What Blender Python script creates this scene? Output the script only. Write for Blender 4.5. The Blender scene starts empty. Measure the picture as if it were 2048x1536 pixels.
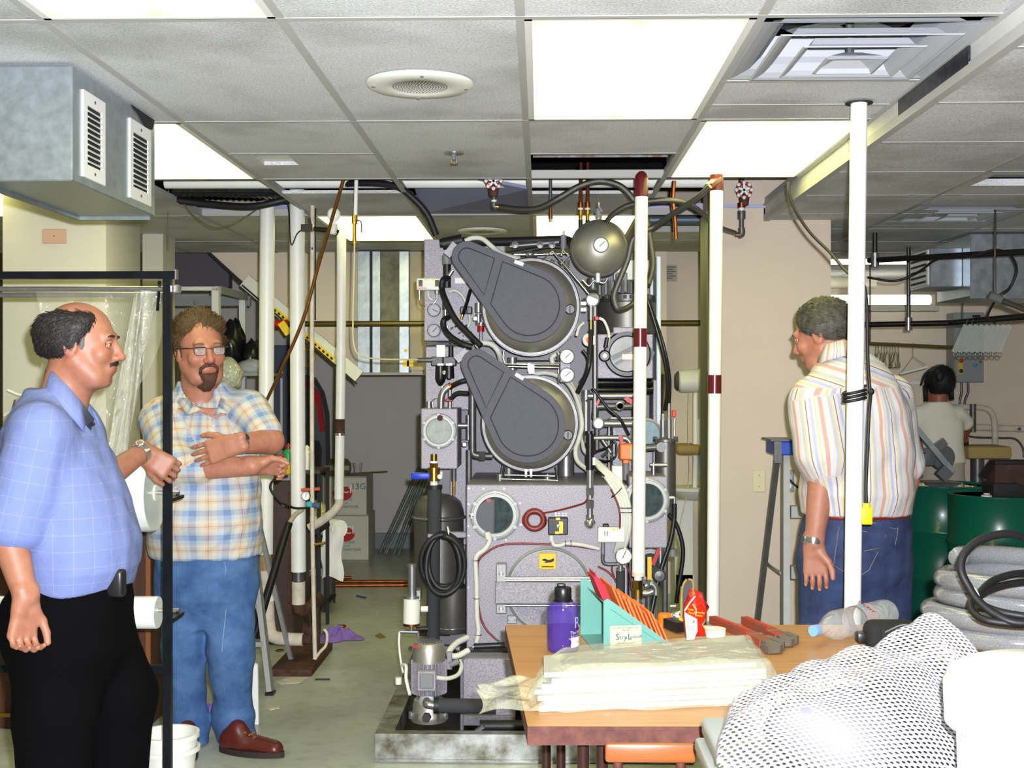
import bpy, bmesh, math, random
import numpy as np
from mathutils import Vector, Matrix, Euler
random.seed(7); np.random.seed(7)
S = bpy.context.scene
COL = S.collection
R = math.radians

# ---------------------------------------------------------------- camera
CAMZ = 1.54
FPX = 2440.0
cd = bpy.data.cameras.new('camera'); cam = bpy.data.objects.new('camera', cd); COL.objects.link(cam)
cd.sensor_width = 36.0; cd.lens = 36.0 * FPX / 2048.0; cd.clip_start = 0.05; cd.clip_end = 60
cam.location = (0, 0, CAMZ); cam.rotation_euler = (R(90 - 0.094), 0, R(1.315))
S.camera = cam
# ---------------------------------------------------------------- world, flash, exposure
w = bpy.data.worlds.new('world'); S.world = w; w.use_nodes = True
w.node_tree.nodes['Background'].inputs[0].default_value = (0.75, 0.8, 0.6, 1)
w.node_tree.nodes['Background'].inputs[1].default_value = 0.02
S.view_settings.view_transform = 'Standard'; S.view_settings.look = 'None'
S.view_settings.exposure = 0.0; S.view_settings.gamma = 1.0; S.view_settings.use_curve_mapping = False
fd = bpy.data.lights.new('camera_flash', 'SPOT'); fl = bpy.data.objects.new('camera_flash', fd); COL.objects.link(fl)
fd.energy = 1230; fd.color = (0.93, 0.95, 1.0); fd.shadow_soft_size = 0.018; fd.spot_size = R(95); fd.spot_blend = 0.5
fl.location = (0.05, 0.0, CAMZ + 0.065); fl.rotation_euler = (R(90), 0, R(1.3))
PANEL_E = 7.5          # brightness of the ceiling light diffusers

# ---------------------------------------------------------------- pixel -> place helpers
_m = Euler(cam.rotation_euler).to_matrix()
def ray(px, py):
    return _m @ Vector(((px - 1024.0) / FPX, -(py - 768.0) / FPX, -1.0))
def at(px, py, Y):
    d = ray(px, py); return Vector((0, 0, CAMZ)) + d * (Y / d.y)
def gz(px, py, Z=0.0):
    d = ray(px, py); return Vector((0, 0, CAMZ)) + d * ((Z - CAMZ) / d.z)
def U(Y): return Y / FPX          # metres per photo pixel at depth Y

# ---------------------------------------------------------------- mesh collector
def frame(d):
    d = Vector(d).normalized()
    a = Vector((0, 0, 1)) if abs(d.z) < 0.9 else Vector((1, 0, 0))
    x = a.cross(d).normalized(); y = d.cross(x).normalized()
    return x, y, d
class MB:
    def __init__(s): s.v = []; s.f = []
    def add(s, vs, fs):
        b = len(s.v); s.v += [tuple(p) for p in vs]; s.f += [tuple(i + b for i in q) for q in fs]; return s
    def bx(s, x0, x1, y0, y1, z0, z1):
        vs = [(x0,y0,z0),(x1,y0,z0),(x1,y1,z0),(x0,y1,z0),(x0,y0,z1),(x1,y0,z1),(x1,y1,z1),(x0,y1,z1)]
        return s.add(vs, [(3,2,1,0),(4,5,6,7),(0,1,5,4),(1,2,6,5),(2,3,7,6),(3,0,4,7)])
    def rb(s, x0, x1, y0, y1, z0, z1, b=0.005, seg=2):
        bm = bmesh.new(); bmesh.ops.create_cube(bm, size=1)
        for v in bm.verts:
            v.co = Vector((x0 + (v.co.x + .5) * (x1 - x0), y0 + (v.co.y + .5) * (y1 - y0), z0 + (v.co.z + .5) * (z1 - z0)))
        bmesh.ops.bevel(bm, geom=bm.edges[:], offset=b, segments=seg, affect='EDGES', profile=0.5)
        return s.bm(bm)
    def bm(s, bm):
        bm.verts.index_update(); bm.verts.ensure_lookup_table()
        s.add([v.co for v in bm.verts], [[v.index for v in f.verts] for f in bm.faces]); bm.free(); return s
    def ob(s, c, ax, h):
        c = Vector(c); vs = []
        for k in ((-1,-1,-1),(1,-1,-1),(1,1,-1),(-1,1,-1),(-1,-1,1),(1,-1,1),(1,1,1),(-1,1,1)):
            vs.append(c + ax[0]*h[0]*k[0] + ax[1]*h[1]*k[1] + ax[2]*h[2]*k[2])
        return s.add(vs, [(3,2,1,0),(4,5,6,7),(0,1,5,4),(1,2,6,5),(2,3,7,6),(3,0,4,7)])
    def bar(s, p0, p1, w, t, up=(0,0,1)):
        p0 = Vector(p0); p1 = Vector(p1); d = (p1 - p0); L = d.length; d.normalize()
        x = d.cross(Vector(up))
        if x.length < 1e-4: x = d.cross(Vector((1,0,0)))
        x.normalize(); y = x.cross(d).normalized()
        return s.ob((p0 + p1) / 2, (d, x, y), (L/2, w/2, t/2))
    def cyl(s, p0, p1, r, r2=None, n=16, caps=True):
        p0 = Vector(p0); p1 = Vector(p1); r2 = r if r2 is None else r2
        x, y, d = frame(p1 - p0); vs = []
        for p, q in ((p0, r), (p1, r2)):
            for i in range(n):
                a = 2 * math.pi * i / n; vs.append(p + x * (q * math.cos(a)) + y * (q * math.sin(a)))
        fs = [(i, (i+1) % n, n + (i+1) % n, n + i) for i in range(n)]
        if caps: fs += [tuple(range(n-1, -1, -1)), tuple(range(n, 2*n))]
        return s.add(vs, fs)
    def tube(s, pts, r, n=8, closed=False, caps=True):
        P = [Vector(p) for p in pts]; m = len(P)
        rr = r if isinstance(r, (list, tuple)) else [r] * m
        vs = []; x = None
        for i in range(m):
            if closed: t = P[(i+1) % m] - P[i-1]
            else: t = P[min(i+1, m-1)] - P[max(i-1, 0)]
            if t.length < 1e-9: t = Vector((0,0,1))
            t.normalize()
            if x is None: x, y, _ = frame(t)
            else:
                x = x - t * x.dot(t)
                if x.length < 1e-6: x, y, _ = frame(t)
                x.normalize(); y = t.cross(x)
            for k in range(n):
                a = 2 * math.pi * k / n; vs.append(P[i] + x * (rr[i]*math.cos(a)) + y * (rr[i]*math.sin(a)))
        fs = []
        for i in range(m if closed else m - 1):
            j = (i + 1) % m
            for k in range(n): fs.append((i*n+k, i*n+(k+1)%n, j*n+(k+1)%n, j*n+k))
        if caps and not closed:
            fs.append(tuple(range(n-1, -1, -1))); fs.append(tuple((m-1)*n + k for k in range(n)))
        return s.add(vs, fs)
    def lathe(s, prof, o, axis=(0,0,1), n=24, caps=True):
        o = Vector(o); x, y, d = frame(axis); vs = []
        for (r, h) in prof:
            for k in range(n):
                a = 2*math.pi*k/n; vs.append(o + d*h + x*(r*math.cos(a)) + y*(r*math.sin(a)))
        m = len(prof)
        fs = [(i*n+k, i*n+(k+1)%n, (i+1)*n+(k+1)%n, (i+1)*n+k) for i in range(m-1) for k in range(n)]
        if caps:
            if prof[0][0] > 1e-6: fs.append(tuple(range(n-1, -1, -1)))
            if prof[-1][0] > 1e-6: fs.append(tuple((m-1)*n + k for k in range(n)))
        return s.add(vs, fs)
    def prism(s, pts, vec):
        n = len(pts); v = Vector(vec); P = [Vector(p) for p in pts]
        return s.add(P + [p + v for p in P], [tuple(range(n-1,-1,-1)), tuple(range(n, 2*n))] + [(i,(i+1)%n,n+(i+1)%n,n+i) for i in range(n)])
    def ell(s, c, r, n=16, m=10, rot=None):
        c = Vector(c); r = (r, r, r) if not hasattr(r, '__len__') else r
        M = rot if rot is not None else Matrix.Identity(3); vs = []
        for i in range(m + 1):
            t = math.pi * i / m
            for k in range(n):
                a = 2*math.pi*k/n
                vs.append(c + M @ Vector((r[0]*math.sin(t)*math.cos(a), r[1]*math.sin(t)*math.sin(a), r[2]*math.cos(t))))
        fs = [(i*n+k, (i+1)*n+k, (i+1)*n+(k+1)%n, i*n+(k+1)%n) for i in range(m) for k in range(n)]
        return s.add(vs, fs)
    def torus(s, c, axis, RR, r, n=32, m=8):
        c = Vector(c); x, y, d = frame(axis)
        return s.tube([c + x*(RR*math.cos(2*math.pi*i/n)) + y*(RR*math.sin(2*math.pi*i/n)) for i in range(n)], r, m, closed=True)
    def ring(s, c, axis, r0, r1, h, n=32):
        return s.lathe([(r0, 0), (r1, 0), (r1, h), (r0, h), (r0, 0)], c, axis, n, caps=False)
    def grid(s, fn, nu, nv, wrapu=False):
        vs = [fn(i/(nu if wrapu else nu-1), j/(nv-1)) for j in range(nv) for i in range(nu)]
        fs = []
        for j in range(nv-1):
            for i in range(nu if wrapu else nu-1):
                a = (i+1) % nu
                fs.append((j*nu+i, j*nu+a, (j+1)*nu+a, (j+1)*nu+i))
        return s.add(vs, fs)
    def build(s, name, mat=None, parent=None, smooth=35, origin=None):
        return mesh_obj(name, s.v, s.f, mat, parent, smooth, origin)
def mesh_obj(name, verts, faces, mat=None, parent=None, smooth=35, origin=None):
    V = np.array([tuple(p) for p in verts], dtype=np.float64).reshape(-1, 3)
    lo = V.min(0); hi = V.max(0)
    o = np.array(origin) if origin is not None else np.array([(lo[0]+hi[0])/2, (lo[1]+hi[1])/2, lo[2]])
    me = bpy.data.meshes.new(name)
    if isinstance(faces, np.ndarray): faces = faces.tolist()
    me.from_pydata((V - o).tolist(), [], faces); me.update()
    if smooth:
        me.polygons.foreach_set('use_smooth', [True] * len(me.polygons))
        if smooth < 180: me.set_sharp_from_angle(angle=R(smooth))
    ob = bpy.data.objects.new(name, me); COL.objects.link(ob)
    wl = Vector(o)
    if parent is not None:
        ob.parent = parent; ob.location = wl - WL[parent.name]
    else: ob.location = wl
    if name in STUFF: ob['kind'] = 'stuff'
    WL[ob.name] = wl
    if mat is not None: me.materials.append(mat)
    return ob
WL = {}
def empty(name, loc):
    e = bpy.data.objects.new(name, None); COL.objects.link(e); e.location = Vector(loc); WL[e.name] = Vector(loc); e.empty_display_size = 0.1
    return e
STUFF = {'lug_bolts','bolts','cable_ties','cooling_fins','cowl_grille','flange_bolts','clamp_lugs','ribbed_band','scale_marks','heat_waves','perforations','conduit_rails','sign_border','slats','stitches','print_lines','rungs'}
def tag(o, label, cat, group=None):
    o['label'] = label; o['category'] = cat
    if group: o['group'] = group
    return o
def struct(o, label=None):
    o['kind'] = 'structure'
    if label: o['label'] = label
    return o
def thing(name, loc, label, cat, group=None): return tag(empty(name, loc), label, cat, group)
def copyobj(o, loc, parent=None):
    c = o.copy(); COL.objects.link(c); c.parent = parent
    wl = Vector(loc); WL[c.name] = wl
    c.location = wl - (WL[parent.name] if parent else Vector())
    return c
def text(name, body, size, loc, xdir, ydir, mat, parent, depth=0.0004, align='CENTER'):
    cu = bpy.data.curves.new(name, 'FONT'); cu.body = body; cu.size = size; cu.align_x = align; cu.align_y = 'CENTER'; cu.extrude = depth; cu.resolution_u = 2
    t = bpy.data.objects.new(name + '_tmp', cu); COL.objects.link(t)
    dg = bpy.context.evaluated_depsgraph_get()
    me = bpy.data.meshes.new_from_object(t.evaluated_get(dg)); bpy.data.objects.remove(t); bpy.data.curves.remove(cu)
    x = Vector(xdir).normalized(); y = Vector(ydir).normalized(); z = x.cross(y)
    vs = [Vector(loc) + x*v.co.x + y*v.co.y + z*v.co.z for v in me.vertices]; fs = [tuple(p.vertices) for p in me.polygons]
    bpy.data.meshes.remove(me)
    return mesh_obj(name, vs, fs, mat, parent, 0)
def spline(pts, n=8, closed=False):
    P = [Vector(p) for p in pts]; out = []; m = len(P)
    for i in range(m if closed else m - 1):
        p0 = P[(i-1) % m] if (closed or i > 0) else P[0]*2 - P[1]
        p1 = P[i]; p2 = P[(i+1) % m]
        p3 = P[(i+2) % m] if (closed or i + 2 < m) else P[-1]*2 - P[-2]
        for k in range(n):
            t = k / n
            out.append(0.5*((2*p1) + (p2-p0)*t + (2*p0-5*p1+4*p2-p3)*t*t + (3*p1-p0-3*p2+p3)*t**3))
    if not closed: out.append(P[-1])
    return out
def corrug(pts, r, pitch=0.006, amp=0.12):
    # resample a path finely and give it a ribbed radius
    P = spline(pts, 24); L = [0]
    for a, b in zip(P, P[1:]): L.append(L[-1] + (b-a).length)
    n = max(4, int(L[-1] / (pitch/2))); Q = []; rr = []; j = 0
    for i in range(n + 1):
        s_ = L[-1] * i / n
        while j < len(L) - 2 and L[j+1] < s_: j += 1
        t = (s_ - L[j]) / max(1e-9, L[j+1] - L[j]); Q.append(P[j].lerp(P[j+1], t)); rr.append(r * (1 + (amp if i % 2 else -amp)))
    return Q, rr

# ---------------------------------------------------------------- materials
def lin(c):
    o = []
    for x in c[:3]:
        x = x / 255.0; o.append(x/12.92 if x <= 0.04045 else ((x+0.055)/1.055)**2.4)
    return (*o, 1.0)
MATS = {}
def pbr(name, col, rough=0.5, metal=0.0, var=0.0, vs=8.0, bump=0.0, bs=200.0, alpha=1.0, trans=0.0, emit=None, es=0.0, spec=0.5, coat=0.0, ior=1.45, col2=None, sss=0.0, sheen=0.0, rvar=0.0):
    if name in MATS: return MATS[name]
    m = bpy.data.materials.new(name); m.use_nodes = True; N = m.node_tree.nodes; L = m.node_tree.links
    b = N['Principled BSDF']; c = lin(col)
    b.inputs['Base Color'].default_value = c; b.inputs['Roughness'].default_value = rough; b.inputs['Metallic'].default_value = metal
    b.inputs['Alpha'].default_value = alpha; b.inputs['Transmission Weight'].default_value = trans; b.inputs['IOR'].default_value = ior
    b.inputs['Specular IOR Level'].default_value = spec; b.inputs['Coat Weight'].default_value = coat
    if sss: b.inputs['Subsurface Weight'].default_value = sss; b.inputs['Subsurface Radius'].default_value = (0.01, 0.004, 0.002)
    if sheen: b.inputs['Sheen Weight'].default_value = sheen
    if emit: b.inputs['Emission Color'].default_value = lin(emit); b.inputs['Emission Strength'].default_value = es
    tc = N.new('ShaderNodeTexCoord')
    if var > 0 or col2:
        n = N.new('ShaderNodeTexNoise'); n.inputs['Scale'].default_value = vs; n.inputs['Detail'].default_value = 6; n.inputs['Roughness'].default_value = 0.65
        L.new(tc.outputs['Object'], n.inputs['Vector'])
        r = N.new('ShaderNodeValToRGB'); L.new(n.outputs['Fac'], r.inputs['Fac'])
        r.color_ramp.elements[0].position = 0.36; r.color_ramp.elements[1].position = 0.64
        c2 = lin(col2) if col2 else tuple(x * (1 - var) for x in c[:3]) + (1,)
        r.color_ramp.elements[0].color = c2; r.color_ramp.elements[1].color = c
        L.new(r.outputs['Color'], b.inputs['Base Color'])
        if rvar:
            mr = N.new('ShaderNodeMapRange'); mr.inputs[3].default_value = max(0, rough - rvar); mr.inputs[4].default_value = min(1, rough + rvar)
            L.new(n.outputs['Fac'], mr.inputs[0]); L.new(mr.outputs[0], b.inputs['Roughness'])
    if bump > 0:
        n2 = N.new('ShaderNodeTexNoise'); n2.inputs['Scale'].default_value = bs; n2.inputs['Detail'].default_value = 3
        L.new(tc.outputs['Object'], n2.inputs['Vector'])
        bp = N.new('ShaderNodeBump'); bp.inputs['Strength'].default_value = bump; bp.inputs['Distance'].default_value = 0.002
        L.new(n2.outputs['Fac'], bp.inputs['Height']); L.new(bp.outputs['Normal'], b.inputs['Normal'])
    MATS[name] = m; return m
def nodes(name):
    m = bpy.data.materials.new(name); m.use_nodes = True; MATS[name] = m
    return m, m.node_tree.nodes, m.node_tree.links, m.node_tree.nodes['Principled BSDF']
def tile_mat():
    m, N, L, b = nodes('ceiling_tile'); tc = N.new('ShaderNodeTexCoord')
    n = N.new('ShaderNodeTexNoise'); n.inputs['Scale'].default_value = 160; n.inputs['Detail'].default_value = 4
    n1 = N.new('ShaderNodeTexNoise'); n1.inputs['Scale'].default_value = 2.2; n1.inputs['Detail'].default_value = 5
    geo = N.new('ShaderNodeNewGeometry')
    for q in (n, n1): L.new(geo.outputs['Position'], q.inputs['Vector'])
    r = N.new('ShaderNodeValToRGB'); r.color_ramp.elements[0].position = 0.3; r.color_ramp.elements[1].position = 0.62
    r.color_ramp.elements[0].color = lin((184,185,185)); r.color_ramp.elements[1].color = lin((222,223,226)); L.new(n.outputs['Fac'], r.inputs['Fac'])
    r1 = N.new('ShaderNodeValToRGB'); r1.color_ramp.elements[0].position = 0.34; r1.color_ramp.elements[1].position = 0.55
    r1.color_ramp.elements[0].color = (0.72,0.72,0.70,1); r1.color_ramp.elements[1].color = (1,1,1,1); L.new(n1.outputs['Fac'], r1.inputs['Fac'])
    mx = N.new('ShaderNodeMix'); mx.data_type = 'RGBA'; mx.blend_type = 'MULTIPLY'; mx.inputs[0].default_value = 1
    L.new(r.outputs[0], mx.inputs[6]); L.new(r1.outputs[0], mx.inputs[7]); L.new(mx.outputs[2], b.inputs['Base Color'])
    bp = N.new('ShaderNodeBump'); bp.inputs['Strength'].default_value = 0.5; bp.inputs['Distance'].default_value = 0.003
    L.new(n.outputs['Fac'], bp.inputs['Height']); L.new(bp.outputs[0], b.inputs['Normal']); b.inputs['Roughness'].default_value = 0.95
    b.inputs['Specular IOR Level'].default_value = 0.1
    return m
def speckle(name, c1, c2, rough=0.35, metal=0.6, sc=260):
    m, N, L, b = nodes(name); geo = N.new('ShaderNodeNewGeometry')
    v = N.new('ShaderNodeTexVoronoi'); v.inputs['Scale'].default_value = sc; L.new(geo.outputs['Position'], v.inputs['Vector'])
    n = N.new('ShaderNodeTexNoise'); n.inputs['Scale'].default_value = sc * .8; n.inputs['Detail'].default_value = 3; L.new(geo.outputs['Position'], n.inputs['Vector'])
    r = N.new('ShaderNodeValToRGB'); r.color_ramp.elements[0].position = 0.35; r.color_ramp.elements[1].position = 0.7
    r.color_ramp.elements[0].color = lin(c1); r.color_ramp.elements[1].color = lin(c2); L.new(n.outputs['Fac'], r.inputs['Fac'])
    L.new(r.outputs[0], b.inputs['Base Color']); b.inputs['Roughness'].default_value = rough; b.inputs['Metallic'].default_value = metal
    bp = N.new('ShaderNodeBump'); bp.inputs['Strength'].default_value = 0.12; bp.inputs['Distance'].default_value = 0.001
    L.new(v.outputs['Distance'], bp.inputs['Height']); L.new(bp.outputs[0], b.inputs['Normal'])
    return m
def wood_mat(name, c1, c2, axis='X', sc=3.0, rough=0.4, stretch=14):
    m, N, L, b = nodes(name); geo = N.new('ShaderNodeNewGeometry'); mp = N.new('ShaderNodeMapping')
    s = [stretch, stretch, stretch]; s['XYZ'.index(axis)] = 0.8; mp.inputs['Scale'].default_value = s
    L.new(geo.outputs['Position'], mp.inputs['Vector'])
    n = N.new('ShaderNodeTexNoise'); n.inputs['Scale'].default_value = sc; n.inputs['Detail'].default_value = 7; n.inputs['Roughness'].default_value = 0.6; n.inputs['Distortion'].default_value = 0.6
    L.new(mp.outputs[0], n.inputs['Vector'])
    r = N.new('ShaderNodeValToRGB'); r.color_ramp.elements[0].position = 0.35; r.color_ramp.elements[1].position = 0.66
    r.color_ramp.elements[0].color = lin(c1); r.color_ramp.elements[1].color = lin(c2); L.new(n.outputs['Fac'], r.inputs['Fac'])
    L.new(r.outputs[0], b.inputs['Base Color']); b.inputs['Roughness'].default_value = rough
    return m
def film_mat(name, col=(235,238,225), alpha=0.22, rough=0.12, bs=22, bstr=0.8):
    # thin clear plastic film: mostly see-through, with sharp crinkle highlights
    m, N, L, b = nodes(name); tc = N.new('ShaderNodeTexCoord')
    n = N.new('ShaderNodeTexNoise'); n.inputs['Scale'].default_value = bs; n.inputs['Detail'].default_value = 4; n.inputs['Distortion'].default_value = 1.2
    L.new(tc.outputs['Object'], n.inputs['Vector'])
    bp = N.new('ShaderNodeBump'); bp.inputs['Strength'].default_value = bstr; bp.inputs['Distance'].default_value = 0.02
    L.new(n.outputs['Fac'], bp.inputs['Height']); L.new(bp.outputs[0], b.inputs['Normal'])
    b.inputs['Base Color'].default_value = lin(col); b.inputs['Roughness'].default_value = rough; b.inputs['Alpha'].default_value = alpha
    b.inputs['Specular IOR Level'].default_value = 1.0; b.inputs['Coat Weight'].default_value = 1.0; b.inputs['Coat Roughness'].default_value = 0.08
    L.new(bp.outputs[0], b.inputs['Coat Normal'])
    return m
m_tile = tile_mat()
m_tee = pbr('tee_white', (176,176,172), 0.6)
m_beige = pbr('beige_paint', (218,205,186), 0.75, var=0.06, vs=2.5, bump=0.15, bs=120)
m_beige2 = pbr('cream_paint', (200,196,180), 0.75, var=0.1, vs=1.6, bump=0.15, bs=120)
m_greywall = pbr('grey_paint', (206,201,197), 0.8, var=0.08, vs=2.0, bump=0.12, bs=100)
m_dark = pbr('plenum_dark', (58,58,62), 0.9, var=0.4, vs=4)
m_galv = pbr('galvanised_steel', (176,186,194), 0.34, 0.75, var=0.22, vs=26, rvar=0.1)
m_galv2 = pbr('galvanised_dull', (150,160,160), 0.45, 0.7, var=0.35, vs=14, rvar=0.1)
m_white = pbr('white_paint', (226,226,222), 0.45)
m_offw = pbr('off_white_plastic', (222,222,212), 0.4)
m_pipew = pbr('white_pipe_jacket', (232,232,226), 0.38, var=0.05, vs=12)
m_black = pbr('black_rubber', (26,26,29), 0.5, bump=0.1, bs=300)
m_blackp = pbr('black_plastic', (22,22,25), 0.35)
m_foam = pbr('black_foam_sleeve', (52,53,58), 0.85, bump=0.3, bs=500)
m_chrome = pbr('chrome', (196,196,200), 0.2, 0.9)
m_steel = pbr('brushed_steel', (158,158,160), 0.34, 0.8, var=0.2, vs=30)
m_steeld = pbr('dark_steel', (104,104,104), 0.4, 0.6, var=0.25, vs=20)
m_brass = pbr('brass', (190,150,70), 0.28, 1.0, var=0.15, vs=40)
m_copper = pbr('copper', (170,95,60), 0.35, 1.0, var=0.4, vs=30)
m_rust = pbr('rusty_iron', (92,62,48), 0.8, 0.2, var=0.6, vs=18, bump=0.4, bs=90)
m_alu = pbr('aluminium', (160,161,161), 0.48, 0.4, var=0.1, vs=20)
m_red = pbr('red_paint', (170,28,30), 0.4)
m_yellow = pbr('yellow_plastic', (235,200,20), 0.4)
m_ink = pbr('black_ink', (20,20,22), 0.6)
m_maroon = pbr('maroon_tape', (92,26,32), 0.25)
def emis_mat(name, col, st, var=True):
    m, N, L, b = nodes(name); N.remove(b); e = N.new('ShaderNodeEmission'); out = [x for x in N if x.type == 'OUTPUT_MATERIAL'][0]
    e.inputs['Color'].default_value = lin(col); e.inputs['Strength'].default_value = st; L.new(e.outputs[0], out.inputs[0])
    return m
# ================================================================ ROOM
CZ = 2.468; LZ = 2.385; HC = CZ - CAMZ
def floor_mat():
    m, N, L, b = nodes('concrete_floor'); geo = N.new('ShaderNodeNewGeometry')
    n = N.new('ShaderNodeTexNoise'); n.inputs['Scale'].default_value = 1.3; n.inputs['Detail'].default_value = 8; n.inputs['Roughness'].default_value = 0.62
    n2 = N.new('ShaderNodeTexNoise'); n2.inputs['Scale'].default_value = 14; n2.inputs['Detail'].default_value = 6
    for q in (n, n2): L.new(geo.outputs['Position'], q.inputs['Vector'])
    r = N.new('ShaderNodeValToRGB'); r.color_ramp.elements[0].position = 0.33; r.color_ramp.elements[1].position = 0.66
    r.color_ramp.elements[0].color = lin((152,157,146)); r.color_ramp.elements[1].color = lin((188,193,186)); L.new(n.outputs['Fac'], r.inputs['Fac'])
    r2 = N.new('ShaderNodeValToRGB'); r2.color_ramp.elements[0].position = 0.3; r2.color_ramp.elements[1].position = 0.5
    r2.color_ramp.elements[0].color = (0.75,0.74,0.70,1); r2.color_ramp.elements[1].color = (1,1,1,1); L.new(n2.outputs['Fac'], r2.inputs['Fac'])
    mx = N.new('ShaderNodeMix'); mx.data_type = 'RGBA'; mx.blend_type = 'MULTIPLY'; mx.inputs[0].default_value = 0.8
    L.new(r.outputs[0], mx.inputs[6]); L.new(r2.outputs[0], mx.inputs[7]); L.new(mx.outputs[2], b.inputs['Base Color'])
    b.inputs['Roughness'].default_value = 0.32; b.inputs['Specular IOR Level'].default_value = 0.5
    return m
XL, XR, YN, YB = -4.95, 4.85, -3.0, 11.3
struct(MB().bx(XL-.2, XR+.2, YN-.2, YB+.2, -0.12, 0).build('floor', floor_mat(), smooth=0))
struct(MB().bx(XL-.15, XL, YN, YB, 0, 3.0).build('wall_left', m_beige2, smooth=0))
struct(MB().bx(XR, XR+.15, YN, YB, 0, 3.0).build('wall_right', m_beige, smooth=0))
struct(MB().bx(XL, XR, YN-.15, YN, 0, 3.0).build('wall_behind', m_beige, smooth=0))
struct(MB().bx(XL, 1.41, YB, YB+.15, 0, 3.0).build('wall_back', m_greywall, smooth=0))
struct(MB().bx(1.51, XR, 10.2, 10.35, 0, 3.0).build('wall_back_right', m_beige, smooth=0))
struct(MB().bx(1.41, 1.51, 6.66, YB, 0, 3.0).build('wall_divider', m_beige2, smooth=0))
# pier
m_pier = pbr('pier_paint', (206,191,174), 0.75, var=0.05, vs=3, bump=0.12, bs=140)
struct(MB().bx(0.887, 1.516, 6.4, 6.66, 0, 2.95).build('wall_pier', m_pier, smooth=0))
struct(MB().bx(0.872, 0.887, 6.40, 6.66, 0, 2.43).build('trim_1', pbr('olive_shaded_side', (150,150,120), 0.5), smooth=0))  # olive colour paints the green shade on the pier's left side
# columns
struct(MB().rb(-2.56, -2.06, 5.75, 6.25, 0, 2.55, 0.008).build('wall_column', m_beige2))
p = at(285, 600, 7.6); q = at(326, 600, 7.6)
struct(MB().bx(p.x, q.x, 7.6, 7.85, 0, CZ).build('wall_column_far', m_beige2, smooth=0))
# stair soffit (bulkhead): upper wall with a raking underside, the recess lies below it
BY = 8.70
zb = at(760, 748, BY).z
a0 = at(410, 503, BY); a1 = at(722, 750, BY)
pts = [(a0.x, BY, 3.0), (a0.x, BY, a0.z), (a1.x, BY, a1.z), (0.9, BY, zb), (0.9, BY, 3.0)]
struct(MB().prism(pts, (0, 0.12, 0)).build('wall_bulkhead', m_beige, smooth=0))
struct(MB().bx(0.9, 1.41, 8.9, 9.0, 0, 3.0).build('wall_back_centre', m_beige, smooth=0))
struct(MB().bx(XL, 1.41, 11.26, 11.3, 0, 0.14).bx(1.51, XR, 10.17, 10.2, 0, 0.12).build('baseboard_back', pbr('grey_blue_base', (128,134,140), 0.6), smooth=0))
m_grip = pbr('black_edge', (30,30,32), 0.7)
e0 = at(412, 500, BY - .01); e1 = at(484, 566, BY - .01)
struct(MB().bar(e0, e1, 0.02, 0.012, (0,1,0)).build('trim_2', m_grip, smooth=0))
# dark panel under the stairs
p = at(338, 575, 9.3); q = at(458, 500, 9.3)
struct(MB().bx(p.x, q.x, 9.3, 9.4, p.z, 2.6).build('wall_recess', pbr('dark_panel', (92,88,96), 0.8), smooth=0))
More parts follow.
